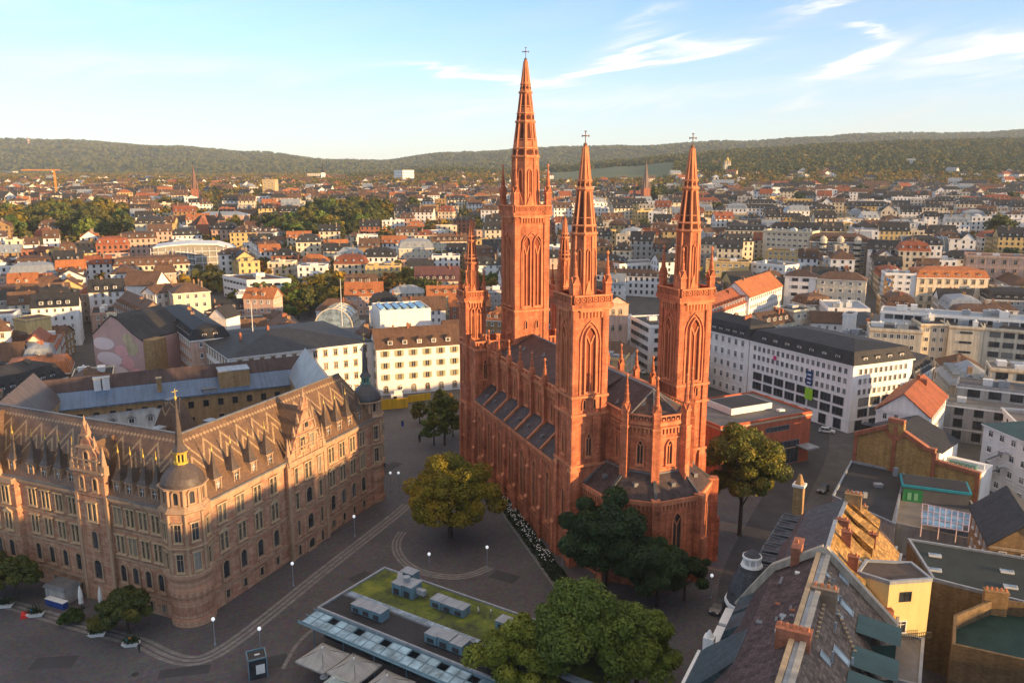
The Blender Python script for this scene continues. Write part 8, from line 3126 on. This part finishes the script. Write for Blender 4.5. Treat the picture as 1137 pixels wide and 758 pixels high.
def town():
 rnd = random.Random(11)
 cand = []
 for gx in range(-16, 17):
  for gy in range(0, 19):
   # two street grids that meet behind the church
   left = gx < 0
   ang = .42 if left else -.30
   bw, bd, st = 74, 58, 13
   if gy > 8:
    bw, bd = 84, 64
   cx0, cy0 = gx*(bw+st)+(gy % 2)*20, 70+gy*(bd+st)
   ca, sa = math.cos(ang), math.sin(ang)
   X, Y = ca*cx0-sa*(cy0-250), 250+sa*cx0+ca*(cy0-250)
   if Y < 90 or Y > 1280 or abs(X)/Y > (.82 if Y > 330 else 1.5):
    continue
   cx, cy = X, Y
   au, av = Vector((ca, sa)), Vector((-sa, ca))
   big = rnd.random() < .12
   # houses round the block edge
   for side in range(4):
    L = bw if side % 2 == 0 else bd-24
    s = -L/2
    while s < L/2-7:
     wd = rnd.uniform(13, 24) if rnd.random() > (.4 if cx > 60 else .15) else rnd.uniform(24, 42)
     wd = min(wd, L/2-s)
     dp = rnd.uniform(11, 15)
     m = s+wd/2
     if side == 0:
      p = Vector((cx, cy))+au*m-av*(bd/2-dp/2)
      u, v = au, av
     elif side == 2:
      p = Vector((cx, cy))+au*m+av*(bd/2-dp/2)
      u, v = au, av
     elif side == 1:
      p = Vector((cx, cy))+av*m+au*(bw/2-dp/2)
      u, v = av, -au
     else:
      p = Vector((cx, cy))+av*m-au*(bw/2-dp/2)
      u, v = av, -au
     s += wd+(rnd.uniform(0, 6) if cy > 700 and rnd.random() < .4 else 0)
     cand.append((p, u, v, wd, dp))
   # rear buildings in the courts
   for _ in range(3):
    p = Vector((cx, cy))+au*rnd.uniform(-bw*.28, bw*.28)+av*rnd.uniform(-bd*.14, bd*.14)
    cand.append((p, au, av, rnd.uniform(9, 15), rnd.uniform(7, 10)))
 # wedge where the two grids meet
 for j in range(34):
  for i in range(-16, 17):
   y = 235+j*31+(i % 2)*9
   x = i*20+(j % 2)*7
   if abs(x)/y < .45:
    t = .12+.5*noise.noise(Vector((x/160, y/160, 0)))
    cand.append((Vector((x, y)), Vector((math.cos(t), math.sin(t))), Vector((-math.sin(t), math.cos(t))), 15.5+rnd.uniform(-3, 4), 11.5, 1))
 # villas on the slopes
 for _ in range(1500):
  y = rnd.uniform(1050, 2100)
  a = rnd.uniform(-.75, .78)
  x = a*y
  dens = 1.0 if a < .1 else .6
  if T(x, y) > 74 and a > -.12:
   dens = .09
  if y > 1600:
   dens *= .35
  if rnd.random() > dens:
   continue
  t = rnd.uniform(0, 3.14)
  cand.append((Vector((x, y)), Vector((math.cos(t), math.sin(t))), Vector((-math.sin(t), math.cos(t))), rnd.uniform(10, 22), rnd.uniform(9, 14)))
 ok = []
 seen = []
 for p, u, v, wd, dp, *wedge in cand:
  if wedge and any((p-s).length < 15.5 for s in seen):
   continue
  if not free_zone(p.x, p.y) or not clear(p.x, p.y, min(wd, dp)*.5):
   continue
  if p.y > 1000:
   if any((p-s).length < 17 for s in seen[-260:]):
    continue
   if VINE(p.x, p.y):
    continue
  if 560 < p.y < 1000 and rnd.random() < (.40 if p.x < 30 else .30):
   continue
  seen.append(p)
  ok.append((p, u, v, wd, dp))
 ok.sort(key=lambda k: k[0].length/(k[3]*k[4])**.25)
 budget = 300-len([o for o in col.objects if o.parent is None and o.get('category') in ('house',)])-4
 far_w, far_r = MB(), MB()
 slots_w, slots_r = list(WALLS), list(ROOFS)
 nind = 0
 FP = []
 for p, u, v, wd, dp in ok:
  near = p.y < 520
  fl = rnd.choice((3, 4, 4, 5) if p.x < 60 else (4, 5, 5, 6)) if p.y < 1000 else rnd.choice((2, 2, 3))
  if (p.x > 15 and p.y < 440) or (-170 < p.x <= 15 and p.y < 420):
   fl = min(fl, 3)
  h = fl*rnd.uniform(3.1, 3.5)
  roof = rnd.choice(('gable', 'gable', 'gable', 'hip', 'mansard', 'flat') if p.y < 1000 else ('gable', 'hip', 'gable', 'hip', 'flat'))
  if wd > 19 and p.y < 1000:
   roof = rnd.choice(('flat', 'hip', 'mansard'))
  rh = {'gable': rnd.uniform(4, 6), 'hip': rnd.uniform(3, 5), 'mansard': rnd.uniform(4.5, 6), 'flat': .7}[roof]
  # lighter and redder on the left half, slate and white on the right, as the town is
  wk = rnd.choice(WK if p.x < 60 else ['white', 'white', 'cream', 'white', 'grey', 'cream', 'yellow'])
  rk = rnd.choice(RK if p.x < 60 else ['slate', 'slate', 'brown', 'slate', 'zinc', 'slate', 'slate', 'brown', 'red'])
  if roof == 'flat':
   rk = rnd.choice(('flat', 'black', 'flat'))
  q = [p-u*wd/2-v*dp/2, p+u*wd/2-v*dp/2, p+u*wd/2+v*dp/2, p-u*wd/2+v*dp/2]
  what = '%s %s with %s %sroof' % (WN[wk], 'house' if wd < 19 else 'long house', RN[rk], '' if roof == 'flat' else {'gable': 'gabled ', 'hip': 'hipped ', 'mansard': 'mansard '}[roof])
  if nind < budget and abs(p.x)/p.y < .69:
   nind += 1
   if near and p.y < 430:
    o = building('town_house', 'x', 'house', q, h, roof, rh, wk, rk, fl, rnd.uniform(2.5, 3.2), 1.1, 1.7, rnd.choice(('house', 'house', 'office', 'housestone')),
        dorm=(rnd.uniform(3.2, 4.4) if rh > 3.5 and roof != 'flat' and rnd.random() < .7 else 0), chim=rnd.randint(1, 2), units=2 if roof == 'flat' else 0, group='town houses round the church', seed=nind)
    FOOT.pop()
   else:
    z = T(p.x, p.y)
    qq = order_quad([k-p for k in q])
    w, r = far_house_mb(qq, h, roof, rh, fl, 2.9, rnd)
    o = w.obj('town_house', [WALLS[wk], M['glass'], M['white_trim']], None, (p.x, p.y, z))
    tag(o, 'x', 'house', 'town houses round the church')
    r.obj('roof', [ROOFS[rk], WALLS[wk], WALLS['brown'], M['glass_pale']], o)
   pend(o, what, p.x, p.y)
  else:
   z = T(p.x, p.y)
   qq = order_quad([k-p for k in q])
   w, r = far_house_mb(qq, h, roof, rh, fl, 3.2, rnd, dorm=p.y < 900)
   mt = Matrix.Translation((p.x, p.y, z))
   b0 = len(far_w.m)
   far_w.merge(w, mt)
   ws = slots_w.index(wk)
   for k in range(b0, len(far_w.m)):
    far_w.m[k] = ws if far_w.m[k] == 0 else len(slots_w)
   b0 = len(far_r.m)
   far_r.merge(r, mt)
   mp = {0: slots_r.index(rk), 1: len(slots_r)+slots_w.index(wk), 2: len(slots_r)+slots_w.index('brown'), 3: len(slots_r)+len(slots_w)}
   for k in range(b0, len(far_r.m)):
    far_r.m[k] = mp[far_r.m[k]]
  FP.append((p.x, p.y, max(wd, dp)*.6))
 far_w.merge(far_r, None, len(slots_w)+1)
 o = far_w.obj('distant_houses', [WALLS[k] for k in slots_w]+[M['glass']]+[ROOFS[k] for k in slots_r]+[WALLS[k] for k in slots_w]+[M['glass_pale']])
 tag(o, 'mass of small far houses filling the town out to the wooded slopes', 'houses', None, 'stuff')
 return FP
def VINE(x, y):
 a = x/y
 return .045 < a < .20 and 1500 < y < 2050 and T(x, y) > 40
FP = town()
# ---------------------------------------------------------------- the town's trees
def town_trees(FP):
 rnd = random.Random(5)
 occ = {}
 for x, y, r in FP:
  occ.setdefault((int(x//40), int(y//40)), []).append((x, y, r))
 def free(x, y, m):
  for i in (-1, 0, 1):
   for j in (-1, 0, 1):
    for a, b, r in occ.get((int(x//40)+i, int(y//40)+j), ()):
     if (a-x)**2+(b-y)**2 < (r+m)**2:
      return False
  return all((Vector((x, y))-c).length > rr*.72+m for c, rr in FOOT)
 spots = []
 for a, b, c, d in PARKS:
  n = int(c*d/(70 if b < 480 else 130))+2
  for _ in range(n*3):
   t, r = rnd.uniform(0, 6.28), rnd.random()**.5*.95
   x, y = a+c*r*math.cos(t), b+d*r*math.sin(t)
   if all((x-q[0])**2+(y-q[1])**2 > (5.5 if b < 480 else 8)**2 for q in spots) and (b < 250 or free(x, y, 1)):
    spots.append((x, y, rnd.uniform(9, 15) if b < 480 else rnd.uniform(16, 25)))
   if len(spots) > 262:
    break
 # single trees in the courts and streets
 for _ in range(900):
  y = rnd.uniform(200, 800)
  x = rnd.uniform(-.72, .75)*y
  if free_zone(x, y) and free(x, y, 3.0) and not in_park(x, y) and all((x-q[0])**2+(y-q[1])**2 > 49 for q in spots):
   spots.append((x, y, rnd.uniform(6.5, 12)))
   if len(spots) >= 285:
    break
 for i, (x, y, h) in enumerate(spots):
  warm = x < 60
  k = rnd.choice(('olive', 'gold', 'green', 'gold', 'rust', 'street') if warm else ('dark', 'street', 'olive', 'street', 'gold'))
  if y < 250:
   k = rnd.choice(('green', 'street', 'lime'))
  if in_park(x, y) and x < -60 and y > 450:
   k = rnd.choice(('olive', 'green', 'gold', 'olive', 'street'))
  v = rnd.randint(1, 4)
  bigleaf = y > 500
  me, tr = tree_variant(k, v, 5.0, 12.0, 34, 2600 if not bigleaf else 1300, .40 if not bigleaf else .62)
  o = thing('tree', 'x', 'tree', (x, y, T(x, y)), rnd.uniform(0, 6.28), 'trees among the houses')
  s = h/12
  o.scale = (s*rnd.uniform(.9, 1.2), s*rnd.uniform(.9, 1.2), s)
  link('crown', me, o, (0, 0, 1.7))
  link('trunk', tr, o)
  sz = 'large' if h > 15 else ('small' if h < 9 else 'mid-sized')
  pend(o, '%s %s tree' % (sz, {'olive': 'olive green', 'gold': 'golden', 'green': 'bright green', 'rust': 'rusty orange', 'street': 'deep green', 'dark': 'dark green', 'lime': 'yellow-green'}[k]), x, y)
town_trees(FP)
for _i, (_x, _y, _h) in enumerate(((1108, 340, 11), (1126, 343, 12), (1145, 346, 11))):
 _p = PT(_x, _y)
 tree('golden thin-leaved tree before the cream hotels, %s' % ('first from the towers', 'second from the towers', 'third from the towers')[_i], _p.x, _p.y, 'gold', 5.5, _h, 20+_i, 40, 5000, .34)
flush_labels()
# ---------------------------------------------------------------- woods on the hills: nobody could count these
def wood(name, label, spots, kq, rad, hgt, size, mats, seed):
 rng = np.random.default_rng(seed)
 n = len(spots)
 s = np.array(spots)
 R_ = rad*rng.uniform(.7, 1.3, n)
 d = rng.normal(size=(n, kq, 3))
 d /= np.linalg.norm(d, axis=2)[:, :, None]
 d[:, :, 2] = np.abs(d[:, :, 2])*1.0-.15
 rr = rng.uniform(.75, 1.08, (n, kq, 1))
 pos = s[:, None, :]+d*rr*np.stack([R_, R_, np.full(n, hgt)*rng.uniform(.8, 1.2, n)], 1)[:, None, :]
 pos[:, :, 2] += hgt*.25
 nrm = d+rng.normal(size=d.shape)*.45
 nrm /= np.linalg.norm(nrm, axis=2)[:, :, None]
 a = np.cross(nrm, rng.normal(size=d.shape))
 a /= np.linalg.norm(a, axis=2)[:, :, None]
 b = np.cross(nrm, a)
 q = size*rng.uniform(.7, 1.3, (n, kq, 1))
 v = np.stack([pos-a*q-b*q*.5, pos+a*q*.3-b*q*.9, pos+a*q+b*q*.5, pos-a*q*.4+b*q*.8], 2).reshape(-1, 3)
 N = n*kq
 me = bpy.data.meshes.new(name)
 me.vertices.add(N*4)
 me.vertices.foreach_set('co', v.ravel().astype(np.float32))
 me.loops.add(N*4)
 me.loops.foreach_set('vertex_index', np.arange(N*4, dtype=np.int32))
 me.polygons.add(N)
 me.polygons.foreach_set('loop_start', np.arange(0, N*4, 4, dtype=np.int32))
 me.polygons.foreach_set('material_index', np.repeat(rng.choice(len(mats), n, p=[m[1] for m in mats]), kq).astype(np.int32))
 for m in mats:
  me.materials.append(LEAF[m[0]])
 me.update(calc_edges=True)
 return tag(link(name, me), label, 'woodland', None, 'stuff')
def woods():
 rnd = random.Random(3)
 occ = {}
 for x, y, r in FP:
  occ.setdefault((int(x//40), int(y//40)), []).append((x, y, r))
 def free(x, y, m):
  for i in (-1, 0, 1):
   for j in (-1, 0, 1):
    for a, b, r in occ.get((int(x//40)+i, int(y//40)+j), ()):
     if (a-x)**2+(b-y)**2 < (r+m)**2:
      return False
  return True
 g, f, r = [], [], []
 for _ in range(36000):
  y = rnd.uniform(430, 2900)
  a = rnd.uniform(-.74, .76)
  x = a*y
  if VINE(x, y) or not free(x, y, 2.2):
   continue
  if any((Vector((x, y))-c).length < rr*.8+5 for c, rr in FOOT[:140] if abs(c.y-y) < 90):
   continue
  z = T(x, y)
  hill = (z > 70 or y > 2000) and a > -.2
  if hill:
   f.append((x, y, z))
  elif rnd.random() < (smooth(450, 1000, y)*.7+.5 if a < .02 else smooth(700, 1500, y)*.75+.25):
   g.append((x, y, z))
 for _ in range(12000):
  y = rnd.uniform(2900, 5750)
  x = rnd.uniform(-.76, .78)*y
  r.append((x, y, T(x, y)))
 wood('garden_trees', 'autumn coloured garden trees scattered thickly between the far houses', g, 34, 5.2, 9.5, 1.7, [('gold', .36), ('olive', .36), ('street', .2), ('rust', .08)], 1)
 wood('hill_forest', 'mixed green and gold forest covering the near hill on the right side', f, 30, 6.0, 12, 2.2, [('olive', .42), ('street', .26), ('gold', .20), ('dark', .12)], 2)
 wood('ridge_forest', 'hazy brown-green forest covering the far mountain ridge', r, 14, 13, 9, 6.0, [('olive', .45), ('street', .45), ('dark', .10)], 3)
woods()
def vineyard():
 mb = MB()
 vs, n, mm = [], 26, 30
 for j in range(mm):
  y = 1495+560*j/(mm-1)
  for i in range(n):
   x = (.043+.16*i/(n-1))*y
   vs.append((x, y, T(x, y)+2.2))
 fs = [(j*n+i, j*n+i+1, (j+1)*n+i+1, (j+1)*n+i) for j in range(mm-1) for i in range(n-1)
   if T(vs[j*n+i][0], vs[j*n+i][1]) > 40]
 mb.add(vs, fs, 0, True)
 m, nt, bs = _nodes('vine_rows')
 geo = _n(nt, 'ShaderNodeNewGeometry').outputs['Position']
 w = _n(nt, 'ShaderNodeTexWave')
 w.inputs['Scale'].default_value = .045
 w.inputs['Distortion'].default_value = .6
 nt.links.new(geo, w.inputs[0])
 n1 = _noise(nt, geo, .02, 4)
 c = _mix(nt, _math(nt, 'MULTIPLY', w.outputs['Fac'], .5), _ramp(nt, n1, [(.35, (.060, .085, .026)), (.65, (.11, .125, .040))]), (.035, .045, .016))
 nt.links.new(c, bs.inputs['Base Color'])
 bs.inputs['Roughness'].default_value = 1
 struct(mb.obj('vineyard', m))
vineyard()
# ---------------------------------------------------------------- unseen houses added behind the camera's right shoulder to cast shade over the square
def shade_row():
 for i, (x, y, w, d, h, rh, ang, wk, rk) in enumerate(((62, 62, 22, 15, 24, 6, .45, 'cream', 'slate'), (52, 38, 20, 15, 25, 6, .45, 'pink', 'brown'), (42, 14, 22, 15, 24, 6, .45, 'white', 'slate'),
              (136, 40, 26, 16, 19, 5, .45, 'white', 'brown'), (74, 18, 24, 16, 28, 6, .45, 'cream', 'slate'), (108, 20, 30, 18, 31, 6, .45, 'grey', 'slate'), (120, 66, 30, 18, 15, 4, .45, 'white', 'slate'))):
  u = Vector((math.cos(ang+1.1), math.sin(ang+1.1)))
  v = Vector((-u.y, u.x))
  p = Vector((x, y))
  building('town_house', '%s house beyond the frame in the street behind the row, %s' % (WN[wk], ('first', 'second', 'third', 'fourth', 'fifth', 'sixth', 'seventh', 'eighth')[i]), 'house',
     [p-u*w/2-v*d/2, p+u*w/2-v*d/2, p+u*w/2+v*d/2, p-u*w/2+v*d/2], h, 'gable', rh, wk, rk, 6, 3, chim=1, rows=[])
shade_row()
# ---------------------------------------------------------------- the air
def haze():
 mb = MB()
 mb.box(0, 3100, -12, 13400, 7000, 520)
 o = mb.obj('haze', None) if False else link('haze', mb.mesh('haze', []))
 m = bpy.data.materials.new('valley_haze')
 m.use_nodes = True
 nt = m.node_tree
 nt.nodes.clear()
 out = nt.nodes.new('ShaderNodeOutputMaterial')
 v = nt.nodes.new('ShaderNodeVolumePrincipled')
 v.inputs['Color'].default_value = (.74, .86, 1.0, 1)
 v.inputs['Density'].default_value = HAZE
 v.inputs['Anisotropy'].default_value = .0
 nt.links.new(v.outputs[0], out.inputs['Volume'])
 o.data.materials.append(m)
 tag(o, 'thin warm morning haze lying over the valley and the hills', 'haze', None, 'stuff')
HAZE = 0.00006
haze()
flush_windows()
